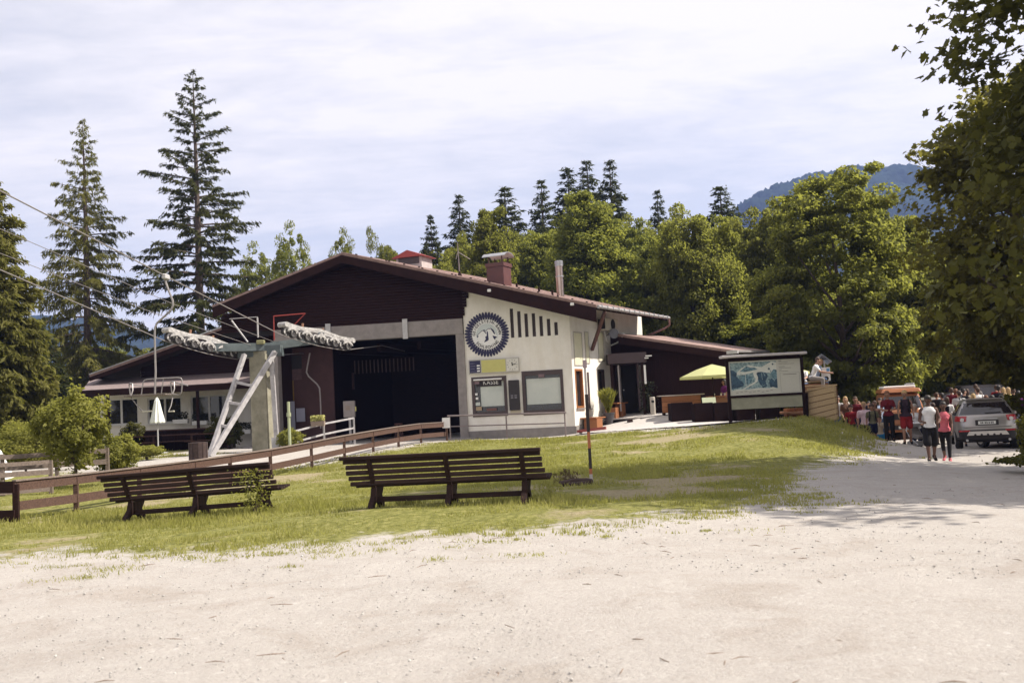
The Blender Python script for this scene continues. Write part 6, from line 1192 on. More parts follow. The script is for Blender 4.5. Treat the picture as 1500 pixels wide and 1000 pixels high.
def body_proto(key, legs, arms, top, bottom, hair, head=(0, 0), lean=.0, female=False, vox=.017, seated=False, feet_flat=True, hd=1.0):
    """a 1.75 m figure facing -y, feet at z=0. legs: per side (thigh fwd deg, knee bend deg, out); arms: per side (fwd deg, out deg, elbow bend deg, inward)"""
    sk, tp, bt, sh, hr = MB(), MB(), MB(), MB(), MB()
    hipz = .92; shw = .165 if female else .195; hw = .095
    def rx(v, a): return Matrix.Rotation(a, 3, 'X') @ Vector(v)
    pel = Vector((0, 0, hipz)); ch = pel+rx((0, 0, .42), lean); nk = pel+rx((0, 0, .56), lean); hdc = nk+rx((0, -.015, .165), lean*.5)
    # trunk
    def trunk(mb, g, low=0, sw=0):
        capsule(mb, pel+Vector((-.05, 0, .0-low)), .125+g+(.01 if female else 0), pel+Vector((.05, 0, .0-low)), .125+g+(.01 if female else 0), 14, .82)
        capsule(mb, pel, .130+g, pel.lerp(ch, .55), .118+g-(.012 if female else 0), 14, .78, (1, 0, 0)); capsule(mb, pel.lerp(ch, .5), .125+g-(.01 if female else 0), ch, .150+g, 14, .72, (1, 0, 0))
        capsule(mb, ch+Vector((-.07, 0, 0)), .115+g, ch+Vector((.07, 0, 0)), .115+g, 14, .9)
        capsule(mb, ch+Vector((-shw+.02+sw, 0, .055)), .062+g, ch+Vector((shw-.02-sw, 0, .055)), .062+g, 12)
        if female:
            for s_ in (-1, 1): capsule(mb, ch+rx((s_*.075, -.085, -.05), lean), .062+g, ch+rx((s_*.075, -.09, -.06), lean), .06+g, 10)
    trunk(sk, 0); trunk(tp, .010, .0, .075 if top == 'vest' else 0)
    capsule(sk, ch+Vector((0, .01, .06)), .062, nk+Vector((0, 0, .06)), .055)
    # head with jaw, nose, ears
    H = Matrix.Rotation(head[0], 3, 'Z') @ Matrix.Rotation(head[1], 3, 'X')
    def hp(x, y, z): return hdc+H @ Vector((x, y, z))
    capsule(sk, hp(0, .012, .035), .092*hd, hp(0, .0, .02), .085*hd, 14); capsule(sk, hp(0, -.012, -.02), .078*hd, hp(0, -.028, -.075), .050*hd, 12); capsule(sk, hp(0, -.088, .015), .012, hp(0, -.104, -.018), .015, 8)
    for s_ in (-1, 1): capsule(sk, hp(s_*.088, .012, .01), .018, hp(s_*.09, .016, -.02), .014, 8)
    ey = MB()
    for s_ in (-1, 1): capsule(ey, hp(s_*.032, -.084, .016), .011, hp(s_*.036, -.083, .016), .011, 8)
    capsule(ey, hp(-.02, -.080, -.058), .006, hp(.02, -.080, -.058), .006, 6)
    # hair
    capsule(hr, hp(0, .022, .055), .098*hd, hp(0, .035, .02), .092*hd, 14)
    if hair == 'long': capsule(hr, hp(0, .05, .02), .085, hp(0, .075, -.20), .055, 12); capsule(hr, hp(.07, .03, .0), .04, hp(.075, .03, -.17), .03, 8); capsule(hr, hp(-.07, .03, .0), .04, hp(-.075, .03, -.17), .03, 8)
    if hair == 'tail': capsule(hr, hp(0, .10, .04), .035, hp(0, .15, -.14), .022, 8)
    if hair == 'short': capsule(hr, hp(0, .04, .0), .088, hp(0, .045, -.03), .07, 12)
    # legs
    for si, s_ in enumerate((-1, 1)):
        th_, kn, out = legs[si]; h0 = pel+Vector((s_*hw, 0, -.02)); a = R(th_); d1 = Vector((s_*out, -math.sin(a), -math.cos(a))).normalized(); knee = h0+d1*.43; b = a-R(kn); d2 = Vector((s_*out*.3, -math.sin(b), -math.cos(b))).normalized(); ank = knee+d2*.41
        capsule(sk, h0, .088, knee, .056, 12); capsule(sk, knee, .056, knee.lerp(ank, .35), .056, 10); capsule(sk, knee.lerp(ank, .3), .056, ank, .036, 10)
        fa = b*.55; toe = ank+Vector((s_*.02, -.15*math.cos(fa), -.055-.12*math.sin(fa)*(-1 if b < 0 else 1)*(.0 if feet_flat else 1))); heel = ank+Vector((0, .035, -.045))
        if not feet_flat or b < -.3: toe = ank+Vector((s_*.02, -.12, -.11)); heel = ank+Vector((0, .05, -.02))
        capsule(sk, ank, .036, toe, .034, 8); capsule(sh, heel, .048, toe, .044, 10); capsule(sh, ank+Vector((0, 0, .0)), .05, heel, .05, 10)
        if bottom in ('shorts', 'skirt'): capsule(bt, h0, .112 if bottom == 'skirt' else .106, h0.lerp(knee, .78), .118 if bottom == 'skirt' else .105, 12)
        if bottom == 'knee': capsule(bt, h0, .108, h0.lerp(knee, .97), .112, 12)
        if bottom == 'trousers': capsule(bt, h0, .104, knee, .082, 12); capsule(bt, knee, .082, ank+Vector((0, 0, .03)), .074, 12)
        if bottom == 'leggings': capsule(bt, h0, .098, knee, .064, 12); capsule(bt, knee, .064, knee.lerp(ank, .35), .062, 10); capsule(bt, knee.lerp(ank, .3), .062, ank+Vector((0, 0, .06)), .045, 10)
    for s_ in (-1, 1): capsule(bt, pel+Vector((-.06, 0, -.03)), .138, pel+Vector((.06, 0, -.03)), .138, 14, .86)
    capsule(bt, pel+Vector((0, 0, -.02)), .142, pel+Vector((0, 0, .07)), .136, 14, .80, (1, 0, 0))
    if bottom == 'skirt': capsule(bt, pel+Vector((0, 0, -.05)), .16, pel+Vector((0, 0, -.22)), .19, 14, .85, (1, 0, 0))
    # arms and hands
    for si, s_ in enumerate((-1, 1)):
        fw_, out, el, inw = arms[si]; s0 = ch+Vector((s_*shw, 0, .05)); a, o = R(fw_), R(out); d1 = Vector((s_*math.sin(o), -math.sin(a)*math.cos(o), -math.cos(a)*math.cos(o))).normalized(); elb = s0+d1*.29
        b = a+R(el); d2 = Vector((s_*(math.sin(o)*.4-inw), -math.sin(b), -math.cos(b))).normalized(); wr = elb+d2*.25
        capsule(sk, s0, .052, elb, .040, 10); capsule(sk, elb, .041, elb.lerp(wr, .35), .042, 10); capsule(sk, elb.lerp(wr, .3), .042, wr, .026, 10)
        if top == 'tee': capsule(tp, s0, .070, s0.lerp(elb, .62), .066, 10)
        if top == 'long': capsule(tp, s0, .066, elb, .056, 10); capsule(tp, elb, .056, wr, .040, 10)
        if top == 'vest': pass
        # palm, four fingers, thumb
        x_ = d2.cross(Vector((s_, 0, 0))); x_ = x_.normalized() if x_.length > .1 else Vector((0, 1, 0)); curl = x_.cross(d2).normalized()*(1 if s_ > 0 else -1); curl = curl if curl.x*s_ < 0 else -curl
        pm_ = wr+d2*.085; capsule(sk, wr, .026, pm_, .034, 10, .55, x_)
        for f_ in range(4):
            r0 = pm_+x_*(-.027+.018*f_); l_ = (.060, .072, .078, .066)[f_]; m_ = r0+d2*l_*.6+curl*.012; capsule(sk, r0, .0105, m_, .0098, 6); capsule(sk, m_, .0098, m_+d2*l_*.35+curl*.028, .009, 6)
        t0_ = wr+d2*.035+x_*.026; capsule(sk, t0_, .013, t0_+d2*.045+x_*.028+curl*.012, .011, 6)
    if feet_flat:
        zmin = min(v[2] for v in sh.v)
    out_ = {'body': fuse(sk, vox, 'body'), 'shirt': fuse(tp, vox*1.15, 'shirt'), 'bottoms': fuse(bt, vox*1.15, 'bottoms'), 'shoes': fuse(sh, vox, 'shoes'), 'hair': fuse(hr, vox, 'hair')}
    em_ = bpy.data.meshes.new('face'); em_.from_pydata(ey.v, [], ey.f); out_['face'] = em_
    out_['z0'] = min(v[2] for v in sh.v); PP_[key] = out_
PP_ = {}
body_proto('man_tank', ((20, 4, .02), (-16, 16, .02)), ((6, 10, 78, .25), (14, 12, 62, .35)), 'vest', 'knee', 'short', head=(-.5, .22), vox=.014)
body_proto('woman_walk', ((-14, 20, .01), (18, 4, .01)), ((-12, 8, 18, .05), (14, 8, 22, .05)), 'vest', 'leggings', 'tail', female=True, vox=.014)
body_proto('walk_a', ((18, 5, .02), (-14, 18, .02)), ((-14, 9, 20, .05), (16, 9, 28, .05)), 'tee', 'shorts', 'short', head=(.1, .1))
body_proto('hands_front', ((4, 2, .03), (-4, 5, .03)), ((22, 14, 62, .55), (22, 14, 62, .55)), 'tee', 'trousers', 'short', head=(.05, .12), female=True)
body_proto('woman_skirt', ((12, 4, .02), (-10, 12, .02)), ((8, 14, 40, .1), (4, 14, 36, .1)), 'vest', 'shorts', 'short', head=(-.1, .15), female=True)
body_proto('stand_a', ((2, 1, .04), (-2, 3, .05)), ((4, 9, 16, .08), (2, 9, 14, .08)), 'tee', 'shorts', 'short', head=(.3, .0))
body_proto('stand_long', ((2, 1, .03), (-2, 3, .03)), ((8, 11, 30, .15), (5, 9, 20, .1)), 'tee', 'trousers', 'long', head=(-.3, .05), female=True)
body_proto('stand_hip', ((3, 2, .05), (-2, 4, .05)), ((-10, 32, 70, .75), (6, 10, 24, .1)), 'tee', 'knee', 'short', head=(.6, .0))
body_proto('stand_sleeve', ((2, 1, .04), (-2, 3, .04)), ((30, 10, 80, .5), (26, 10, 84, .5)), 'long', 'trousers', 'short', head=(-.5, .1))
body_proto('child', ((16, 6, .02), (-12, 18, .02)), ((-10, 10, 18, .05), (12, 10, 20, .05)), 'tee', 'shorts', 'short', head=(0, .15), hd=1.22)
body_proto('seated', ((80, 82, .08), (78, 80, .08)), ((40, 8, 42, .2), (38, 8, 44, .2)), 'tee', 'trousers', 'short', lean=-R(-24), head=(0, .25))
SKIN = [mat('skin_fair', (.42, .25, .18), .6, .08, 8, spec=.3), mat('skin_tan', (.27, .145, .095), .6, .08, 8, spec=.3), mat('skin_deep', (.10, .050, .034), .6, .1, 8, spec=.3)]
HAIR = {'brown': mat('hair_brown', (.055, .028, .016), .7, .3, 20), 'dark': mat('hair_dark', (.014, .010, .009), .6, .3, 20), 'blond': mat('hair_blond', (.36, .24, .11), .7, .25, 20), 'grey': mat('hair_grey', (.36, .33, .30), .7, .2, 20), 'auburn': mat('hair_auburn', (.14, .055, .025), .7, .3, 20)}
CL = {'white': (.70, .69, .69), 'black': (.014, .013, .015), 'navy': (.016, .018, .045), 'red': (.22, .020, .024), 'darkred': (.10, .012, .018), 'pink': (.52, .13, .16), 'palepink': (.66, .50, .56), 'grey': (.22, .20, .19), 'olive': (.12, .11, .07), 'blue': (.03, .20, .42), 'paleblue': (.38, .46, .60), 'brown': (.10, .055, .04), 'purple': (.11, .02, .13), 'sand': (.40, .33, .25), 'denim': (.06, .09, .16), 'yellow': (.55, .48, .18), 'green': (.10, .20, .09), 'orange': (.48, .16, .05), 'darkvest': (.035, .022, .032), 'palegrey': (.46, .45, .45)}
def cloth(c): return mat('cloth_'+c, CL[c], .9, .14, 9, .25, 30, spec=.15)
def wear(me_name, m, parent, me):
    o = bpy.data.objects.new(me_name, me); COL.objects.link(o); o.parent = parent
    if not me.materials: me.materials.append(m)
    o.material_slots[0].link = 'OBJECT'; o.material_slots[0].material = m; return o
M_FACE = mat('dark_eyes', (.03, .018, .015), .5, .1, 5)
def person(label, proto, px, d, rz, h, shirt, bottom, hair, skin=0, shoes='black', group=None, loc=None, dx=0):
    p = loc if loc is not None else stand(px, d); P_ = PP_[proto]; s_ = h/1.75
    rz = rz-(math.degrees(math.atan2(p.x, p.y)) if proto != 'seated' else 0)
    t = thing('person', label, 'person', (p.x, p.y, p.z-P_['z0']*s_*(0 if proto == 'seated' else 1)), R(rz), group); t.scale = (s_, s_, s_)
    wear('body', SKIN[skin], t, P_['body']); wear('shirt', cloth(shirt), t, P_['shirt']); wear('bottoms', cloth(bottom), t, P_['bottoms']); wear('shoes', cloth(shoes), t, P_['shoes'])
    if hair: wear('hair', HAIR[hair], t, P_['hair'])
    wear('face', M_FACE, t, P_['face']); return t
def backpack(label, px, d, rz, h, col, pers):
    s_ = h/1.75; t = thing('backpack', label, 'backpack', pers.location, pers.rotation_euler[2], 'backpacks worn by walkers'); t.scale = (s_, s_, s_); m = cloth(col)
    MB().box((0, .20, 1.24), (.30, .17, .44)).build('bag', m, t, local=True, bevel=.05)
    for sx in (-1, 1): MB().tube([(sx*.10, .12, 1.44), (sx*.115, -.02, 1.475), (sx*.115, -.125, 1.38), (sx*.12, -.155, 1.22), (sx*.15, -.08, 1.06), (sx*.13, .12, 1.04)], .024, 6).build('strap', m, t, local=True, smooth=True)
    return t
W_ = 'people walking up the road'; C_ = 'people waiting in the crowd'
person('man in a white tank top and black shorts walking foremost on the road', 'man_tank', 1366, 27.0, 8, 1.75, 'white', 'black', 'dark', 2, 'black', W_)
person('woman in a pink top and black leggings walking beside the man in white', 'woman_walk', 1388, 27.3, -6, 1.60, 'pink', 'black', 'dark', 2, 'pink', W_)
a = person('woman in a dark vest and red shorts walking in the road centre', 'woman_skirt', 1330.5, 33.2, 2, 1.72, 'darkvest', 'red', 'blond', 1, 'black', W_); backpack('dark backpack of the woman in red shorts', 0, 0, 2, 1.72, 'black', a)
person('woman in a dark red tee and black trousers with hands joined', 'hands_front', 1304.5, 33.4, 4, 1.63, 'darkred', 'black', 'auburn', 1, 'black', W_)
a = person('child in a grey tee with a backpack walking left of the dark red tee', 'child', 1281, 36.0, 6, 1.42, 'olive', 'navy', 'brown', 1, 'black', W_); backpack('backpack of the child in a grey tee', 0, 0, 6, 1.42, 'black', a)
person('child in bright blue shorts walking behind the child with a backpack', 'child', 1292, 37.4, -5, 1.40, 'sand', 'blue', 'brown', 1, 'grey', W_)
man_st = person('bald man in a white tee behind the stroller', 'stand_a', 1345.5, 36.5, 10, 1.83, 'white', 'navy', 'grey', 0, 'grey', W_)
person('man in a pale pink printed tee and black shorts left in the crowd', 'walk_a', 1270, 39.0, 2, 1.80, 'palepink', 'black', 'blond', 0, 'grey', W_)
person('child in a red shirt and black shorts at the left of the crowd', 'child', 1250, 39.4, 5, 1.55, 'red', 'black', 'brown', 0, 'black', W_)
person('woman with long hair in dark red behind the child in red', 'stand_long', 1242.5, 40.6, 20, 1.70, 'brown', 'black', 'blond', 0, 'black', W_)
person('person in a pale grey tee and jeans next to the timber deck', 'stand_a', 1231.5, 41.6, -25, 1.74, 'palegrey', 'denim', 'dark', 0, 'white', W_)
person('man in a dark red tee behind the child in red', 'stand_a', 1257.5, 41.2, -10, 1.76, 'darkred', 'navy', 'brown', 1, 'black', W_)
person('grey haired man at the back left beside the dark blue car', 'stand_hip', 1246.5, 43.4, 15, 1.80, 'brown', 'grey', 'grey', 0, 'black', W_)
person('woman in a brown tee right of the man in pale pink', 'stand_long', 1285.5, 39.8, -12, 1.70, 'brown', 'olive', 'brown', 1, 'black', W_)
person('person in a yellow tee half hidden behind the man in pale pink', 'stand_a', 1262, 43.0, 30, 1.76, 'yellow', 'denim', 'auburn', 0, 'black', W_)
person('person in pale blue left of the orange van', 'stand_sleeve', 1293.5, 42.0, 25, 1.76, 'paleblue', 'denim', 'dark', 0, 'black', W_)
person('person in a black tee between the pale pink tee and the van', 'stand_hip', 1277, 43.5, -30, 1.74, 'black', 'denim', 'dark', 0, 'black', W_)
CR = [(1371,39.0,'stand_a',200,1.62,'paleblue','denim','brown','person in pale blue left behind the open car door'),(1376.5,43.5,'stand_sleeve',150,1.74,'black','black','brown','person in black at the left end of the right crowd'),(1384,43.0,'stand_a',210,1.72,'black','denim','dark','dark haired person in a black tee left in the right crowd'),
 (1392,40.0,'stand_long',170,1.70,'white','denim','brown','woman in a white tee behind the open car door'),(1398,45.5,'stand_a',160,1.82,'darkred','black','brown','tall person in a dark red tee far back in the crowd'),(1404.5,46.0,'stand_long',190,1.74,'navy','black','auburn','woman in navy beside the tall person in dark red'),
 (1409,42.0,'stand_hip',185,1.80,'palegrey','navy','brown','man in a pale grey tee left behind the silver car'),(1416.5,45.0,'stand_sleeve',140,1.74,'black','denim','dark','person in a black long sleeve behind the silver car'),(1411.5,38.0,'child',180,1.60,'paleblue','denim','dark','dark haired child in pale blue near the left car pillar'),
 (1421,46.0,'stand_long',160,1.70,'sand','black','brown','woman in sand colour with a raised face behind the car'),(1424.5,39.0,'stand_a',180,1.68,'white','denim','brown','person in white with sunglasses just above the car roof'),(1430.5,41.5,'stand_long',200,1.66,'black','black','blond','blond woman in black above the car roof'),
 (1436.5,43.0,'stand_hip',190,1.84,'white','navy','brown','man in a bright white tee seen from behind above the car'),(1433.5,47.5,'stand_a',170,1.84,'grey','black','brown','tall person in grey behind the man in bright white'),(1449.5,40.0,'stand_long',210,1.66,'orange','denim','auburn','auburn woman in orange over the middle of the car roof'),
 (1458,40.2,'child',170,1.62,'navy','navy','dark','dark haired child in navy over the car roof'),(1468,43.5,'stand_sleeve',180,1.86,'black','black','dark','tall man in a black shirt right above the car'),(1463.5,47.0,'stand_a',150,1.78,'red','denim','brown','person in a red tee before the dark off-road car'),
 (1474.5,45.0,'stand_long',190,1.72,'olive','black','blond','blond woman in olive right of the tall man in black'),(1482,44.0,'stand_long',170,1.74,'yellow','denim','blond','blond woman in a yellow top at the right of the crowd'),(1478,40.0,'stand_long',200,1.68,'green','black','blond','blond woman in green right of the silver car roof'),
 (1467,38.2,'stand_a',175,1.62,'sand','denim','blond','blond person in sand colour over the right roof rail'),(1489,42.5,'stand_a',160,1.74,'grey','black','brown','person in grey at the right end of the crowd'),(1486,38.5,'stand_hip',190,1.70,'black','denim','dark','dark haired person in a black tee right of the silver car'),(1497,40.5,'stand_long',185,1.72,'purple','black','dark','woman in purple at the right picture edge'),(1494,37.0,'stand_sleeve',170,1.66,'navy','navy','brown','person in navy nearest the right picture edge')]
for px, d, pr_, rz, h, sh_, bo, ha_, lab in CR: person(lab, pr_, px, d, rz, h*.985, sh_, bo, ha_, 0 if px % 2 else 1, 'black', C_)
# seated people on the deck and terrace
p = V(1192, 556, 41.2); person('person in a white shirt seated leaning forward on the deck rail', 'seated', 0, 0, 70, 1.78, 'white', 'grey', 'brown', 0, 'black', 'people seated on the terrace', loc=Vector((p.x-.05, 41.25, p.z-.84)))
p = V(1202, 556, 41.6); person('blond woman in pale blue seated beside the solar sign', 'seated', 0, 0, 60, 1.68, 'paleblue', 'denim', 'blond', 0, 'black', 'people seated on the terrace', loc=Vector((p.x-.1, 41.9, p.z-.78)))
p = V(1178, 558, 42.5); person('person in a white tee seated beside the right board post', 'seated', 0, 0, -30, 1.68, 'white', 'denim', 'dark', 0, 'black', 'people seated on the terrace', loc=Vector((p.x, 42.6, p.z-.95)))
g = stand(1064, 43.9); person('woman in a purple top standing left of the information board', 'stand_long', 1064, 43.9, -60, 1.62, 'purple', 'black', 'dark', 1, 'black', 'people seated on the terrace', loc=g)

# ================================================================== VEHICLES
def catmull(vals, n):
    v = np.array(vals, float); m = len(v); t = np.linspace(0, m-1, n); i = np.clip(t.astype(int), 0, m-2); f = (t-i)[:, None]
    g_ = lambda k: v[np.clip(k, 0, m-1)]
    p0, p1, p2, p3 = g_(i-1), g_(i), g_(i+1), g_(i+2); r_ = .5*((2*p1)+(-p0+p2)*f+(2*p0-5*p1+4*p2-p3)*f*f+(-p0+3*p1-3*p2+p3)*f**3); return np.where(f < .001, p1, r_)
def car_shell(slices, rad, fine=4):
    """horizontal slices (z, half width, front y, rear y) -> grid of points; rear towards -y"""
    sl_ = []
    for a, b in zip(slices[:-1], slices[1:]):
        for k in range(fine): f = k/fine; sl_.append([x+(y-x)*f for x, y in zip(a, b)])
    sl_.append(list(slices[-1])); NP_ = 64; G = []
    for z, w_, yf, yr in sl_:
        L_ = (yf-yr)/2; cy = (yf+yr)/2; row = []
        for j in range(NP_):
            a = 2*math.pi*j/NP_; c, s_ = math.cos(a), math.sin(a); e = rad; x = math.copysign(abs(c)**e, c)*w_; y = math.copysign(abs(s_)**e, s_)*L_+cy; row.append((x, y, z))
        G.append(row)
    return np.array(G)
def car_panels(t, G, paint, regions, name='body'):
    """regions: list of (name, material, test(x,y,z,nx,ny), offset) lifted out as parts of their own"""
    nz_, n_ = G.shape[:2]; used_ = {}; body_f = []
    for i in range(nz_-1):
        for j in range(n_):
            q = [(i, j), (i, (j+1) % n_), (i+1, (j+1) % n_), (i+1, j)]; c = np.mean([G[k] for k in q], 0); e1 = G[q[1]]-G[q[0]]; e2 = G[q[3]]-G[q[0]]; nn = np.cross(e1, e2); nn = nn/(np.linalg.norm(nn)+1e-9)
            for k, (nm, m, test, off_) in enumerate(regions):
                if test(c[0], c[1], c[2], nn): used_.setdefault(k, []).append((q, nn)); break
            body_f.append(tuple(a*n_+b for a, b in q))
    mb = MB(); mb.v = [tuple(v) for v in G.reshape(-1, 3)]; mb.f = body_f+[tuple(range(n_))[::-1], tuple((nz_-1)*n_+j for j in range(n_))]
    bo = mb.build(name, paint, t, local=True, smooth=True)
    for k, cells in used_.items():
        nm, m, test, off_ = regions[k]; vid = {}; mm = MB()
        acc = {}
        for q, nn in cells:
            for v in q: acc[v] = acc.get(v, np.zeros(3))+nn
        for v, nn in acc.items(): vid[v] = len(mm.v); mm.v.append(tuple(G[v]+nn/(np.linalg.norm(nn)+1e-9)*off_))
        mm.f = [tuple(vid[v] for v in q) for q, nn in cells]
        groups = {}
        mm.build(nm, m, bo if nm in ('window', 'rear_window', 'windscreen') else t, local=True, smooth=True)
    return bo
M_TYRE = mat('tyre_rubber', (.016, .014, .014), .85, .2, 12); M_RIM = mat('alloy_rim', (.42, .42, .43), .35, .1, 5, metal=.8); M_PLATE = mat('plate_white', (.60, .60, .58), .5, .05, 4); M_TAIL = mat('tail_light_red', (.34, .020, .024), .2, .25, 9, spec=.6); M_CLEAR = mat('lamp_clear', (.55, .53, .52), .15, .1, 5, spec=.8); M_BPL = mat('black_plastic', (.018, .015, .016), .6, .15, 6); M_CGL = glass('car_glass', (.016, .012, .014), .05)
def wheels(t, xs, ys, r_, w_=.22):
    for y in ys:
        for s_ in (-1, 1):
            x = s_*xs; wh = MB().tube([(x-w_/2*s_, y, r_), (x-w_*.3*s_, y, r_), (x+w_*.35*s_, y, r_), (x+w_/2*s_, y, r_)], [r_*.93, r_, r_, r_*.92], 22).build('wheel', M_TYRE, t, local=True, smooth=True)
            MB().tube([(x+w_*.48*s_, y, r_), (x+w_*.53*s_, y, r_)], [r_*.62, r_*.58], 18).build('rim', M_RIM, wh, local=True)
def paint(name, c, metal=.5): return mat(name, c, .3, .04, 3, metal=metal, spec=.5)
# silver sports utility car seen from the rear
p = stand(1446, 31.2); suv = thing('parked_car', 'silver sports utility car seen from the rear on the road', 'car', (p.x+.85, p.y+2.05, p.z), R(-21)); suv.scale = (1, 1, .95)
G = car_shell([(.24,.78,2.0,-1.98),(.34,.90,2.15,-2.16),(.60,.93,2.2,-2.21),(.80,.935,2.18,-2.20),(.97,.925,2.05,-2.16),(1.06,.90,1.25,-2.12),(1.14,.865,1.0,-2.07),(1.36,.76,.62,-1.90),(1.52,.675,.32,-1.74),(1.60,.62,.1,-1.62),(1.645,.52,-.1,-1.45),(1.66,.3,-.4,-1.0)], .38)
M_SIL = paint('silver_car_paint', (.36, .335, .32), .6)
car_panels(suv, G, M_SIL, [('rear_window', M_CGL, lambda x, y, z, n: y < -1.55 and 1.16 < z < 1.52 and abs(x) < .80-(z-1.16)*.42 and n[1] < -.45, .006), ('window', M_CGL, lambda x, y, z, n: 1.12 < z < 1.50 and abs(n[0]) > .6 and -1.55 < y < .8, .006), ('windscreen', M_CGL, lambda x, y, z, n: 1.10 < z < 1.56 and n[1] > .4, .006),
   ('tail_light', M_TAIL, lambda x, y, z, n: .92 < z < 1.10 and y < -1.65 and abs(x) > .56, .014), ('rear_bumper', M_BPL, lambda x, y, z, n: z < (.63 if y < -1.9 else .42), .012)])
for s_ in (-1, 1):
    MB().tube([(s_*.70, -2.13, .985), (s_*.70, -2.155, .985)], .06, 14).build('reversing_lamp', M_CLEAR, suv, local=True)
    MB().tube([(s_*.60, -1.35, 1.66), (s_*.61, -1.1, 1.71), (s_*.62, 0, 1.72), (s_*.60, .15, 1.64)], .022, 8).build('roof_rail', M_METAL, suv, local=True); MB().tube([(s_*.6, -2.14, .31), (s_*.6, -2.26, .31)], .04, 12).build('exhaust', M_METAL, suv, local=True)
    MB().box((s_*1.02, .62, 1.10), (.20, .10, .14)).build('wing_mirror', M_SIL, suv, local=True, bevel=.03); MB().box((s_*.66, -2.225, .62), (.32, .02, .05)).build('reflector', M_TAIL, suv, local=True)
MB().prism([(-.60, -2.20, .47), (.60, -2.20, .47), (.52, -2.20, .60), (-.52, -2.20, .60)], (0, -.06, 0)).build('skid_plate', mat('bright_skid_plate', (.55, .52, .49), .4, .1, 4, metal=.4), suv, local=True)
for x in (-.36, -.18, 0, .18, .36): MB().tube([(x, -2.262, .485), (x, -2.27, .485)], .035, 10).build('skid_stud', M_BPL, suv, local=True)
pr_ = MB().box((0, -2.212, .875), (.66, .02, .17)).build('plate_recess', M_BPL, suv, local=True); MB().box((0, -2.226, .875), (.50, .012, .105)).build('number_plate', M_PLATE, suv, local=True)
for i, x in enumerate((-.17, -.12, -.05, .0, .06, .12, .17)): MB().box((x, -2.234, .875), (.028, .006, .065)).build('plate_mark', M_BPL, suv, local=True)
MB().box((0, -2.205, 1.00), (.62, .03, .035)).build('chrome_strip', M_METAL, suv, local=True); MB().beam((-.03, -2.06, 1.185), (.42, -2.045, 1.20), .02, .02).build('wiper', M_BPL, suv, local=True); MB().tube([(0, -1.2, 1.65), (0, -1.25, 1.78)], .012, 6).build('aerial', M_BPL, suv, local=True)
MB().box((0, -1.66, 1.618), (1.05, .22, .03), Matrix.Rotation(R(-18), 3, 'X')).build('spoiler', M_SIL, suv, local=True, bevel=.008); MB().box((0, -2.13, .73), (1.36, .25, .012)).build('hatch_seam', M_BPL, suv, local=True)
dr = MB().box((-1.22, .28, .62), (.62, .08, .62), R(-30)).build('door', M_BPL, suv, local=True, bevel=.03); tag(dr, 'open dark inner side of the front door'); MB().box((-1.20, .28, 1.18), (.56, .05, .48), R(-30)).build('door_window', M_CGL, dr, local=True)
wheels(suv, .80, (-1.35, 1.35), .345)
# orange van, front towards the camera
p = stand(1325.5, 42.0); van = thing('camper_van', 'orange camper van with a raised roof behind the walkers', 'van', (p.x+.65, p.y+2.15, p.z), R(-16)); M_ORG = paint('orange_van_paint', (.40, .17, .08), .1)
G = car_shell([(.32,.82,2.2,-2.15),(.45,.90,2.27,-2.26),(.75,.925,2.28,-2.28),(1.10,.93,2.26,-2.24),(1.22,.92,2.25,-2.20),(1.30,.90,2.24,-2.14),(1.55,.855,2.2,-2.0),(1.82,.80,2.15,-1.83),(1.90,.77,2.1,-1.75),(1.96,.70,2.0,-1.62),(1.98,.5,1.8,-1.3)], .34)
car_panels(van, G, M_ORG, [('windscreen', M_CGL, lambda x, y, z, n: y < -1.6 and 1.30 < z < 1.80 and abs(x) < .80-(z-1.3)*.12 and n[1] < -.45, .006), ('window', M_CGL, lambda x, y, z, n: 1.30 < z < 1.78 and abs(n[0]) > .7 and -1.7 < y < 1.9 and (abs(y+.75) > .07 and abs(y-.6) > .07), .006)])
lidv = MB().box((0, -.1, 2.07), (1.62, 3.6, .17), top=(.9, .95)).build('pop_roof', paint('pale_orange_roof', (.42, .17, .08), .1), van, local=True, bevel=.03); MB().box((0, .1, 2.22), (1.3, 2.6, .12)).build('roof_box', M_WHITE, lidv, local=True, bevel=.03); MB().box((.45, -.9, 2.30), (.35, .5, .12)).build('roof_light', M_METAL, lidv, local=True, bevel=.02)
MB().box((0, -2.29, .98), (1.5, .03, .26)).build('grille', M_BPL, van, local=True); MB().box((0, -2.33, .52), (1.80, .12, .18)).build('bumper', M_BPL, van, local=True, bevel=.02); MB().box((0, -2.395, .53), (.50, .012, .11)).build('number_plate', M_PLATE, van, local=True)
for s_ in (-1, 1):
    MB().tube([(s_*.60, -2.29, .98), (s_*.60, -2.32, .98)], .105, 18).build('headlight', M_CLEAR, van, local=True); MB().box((s_*1.03, -1.72, 1.42), (.14, .08, .24)).build('wing_mirror', M_BPL, van, local=True, bevel=.02); MB().box((s_*.78, -2.28, .72), (.18, .03, .08)).build('indicator', mat('amber_lamp', (.55, .22, .03), .3, .1, 5), van, local=True)
    MB().box((s_*.38, -1.45, 1.36), (.42, .12, .46), Matrix.Rotation(R(-12), 3, 'X')).build('seat_back', M_BPL, van, local=True, bevel=.04)
MB().box((-.58, -2.115, 1.42), (.10, .012, .10)).build('sticker', mat('green_sticker', (.08, .40, .22), .6, .1, 5), van, local=True)
for x in (-.25, .3): MB().beam((x, -2.15, 1.31), (x+.38, -2.13, 1.36), .02, .02).build('wiper', M_BPL, van, local=True)
wheels(van, .78, (-1.45, 1.15), .32)
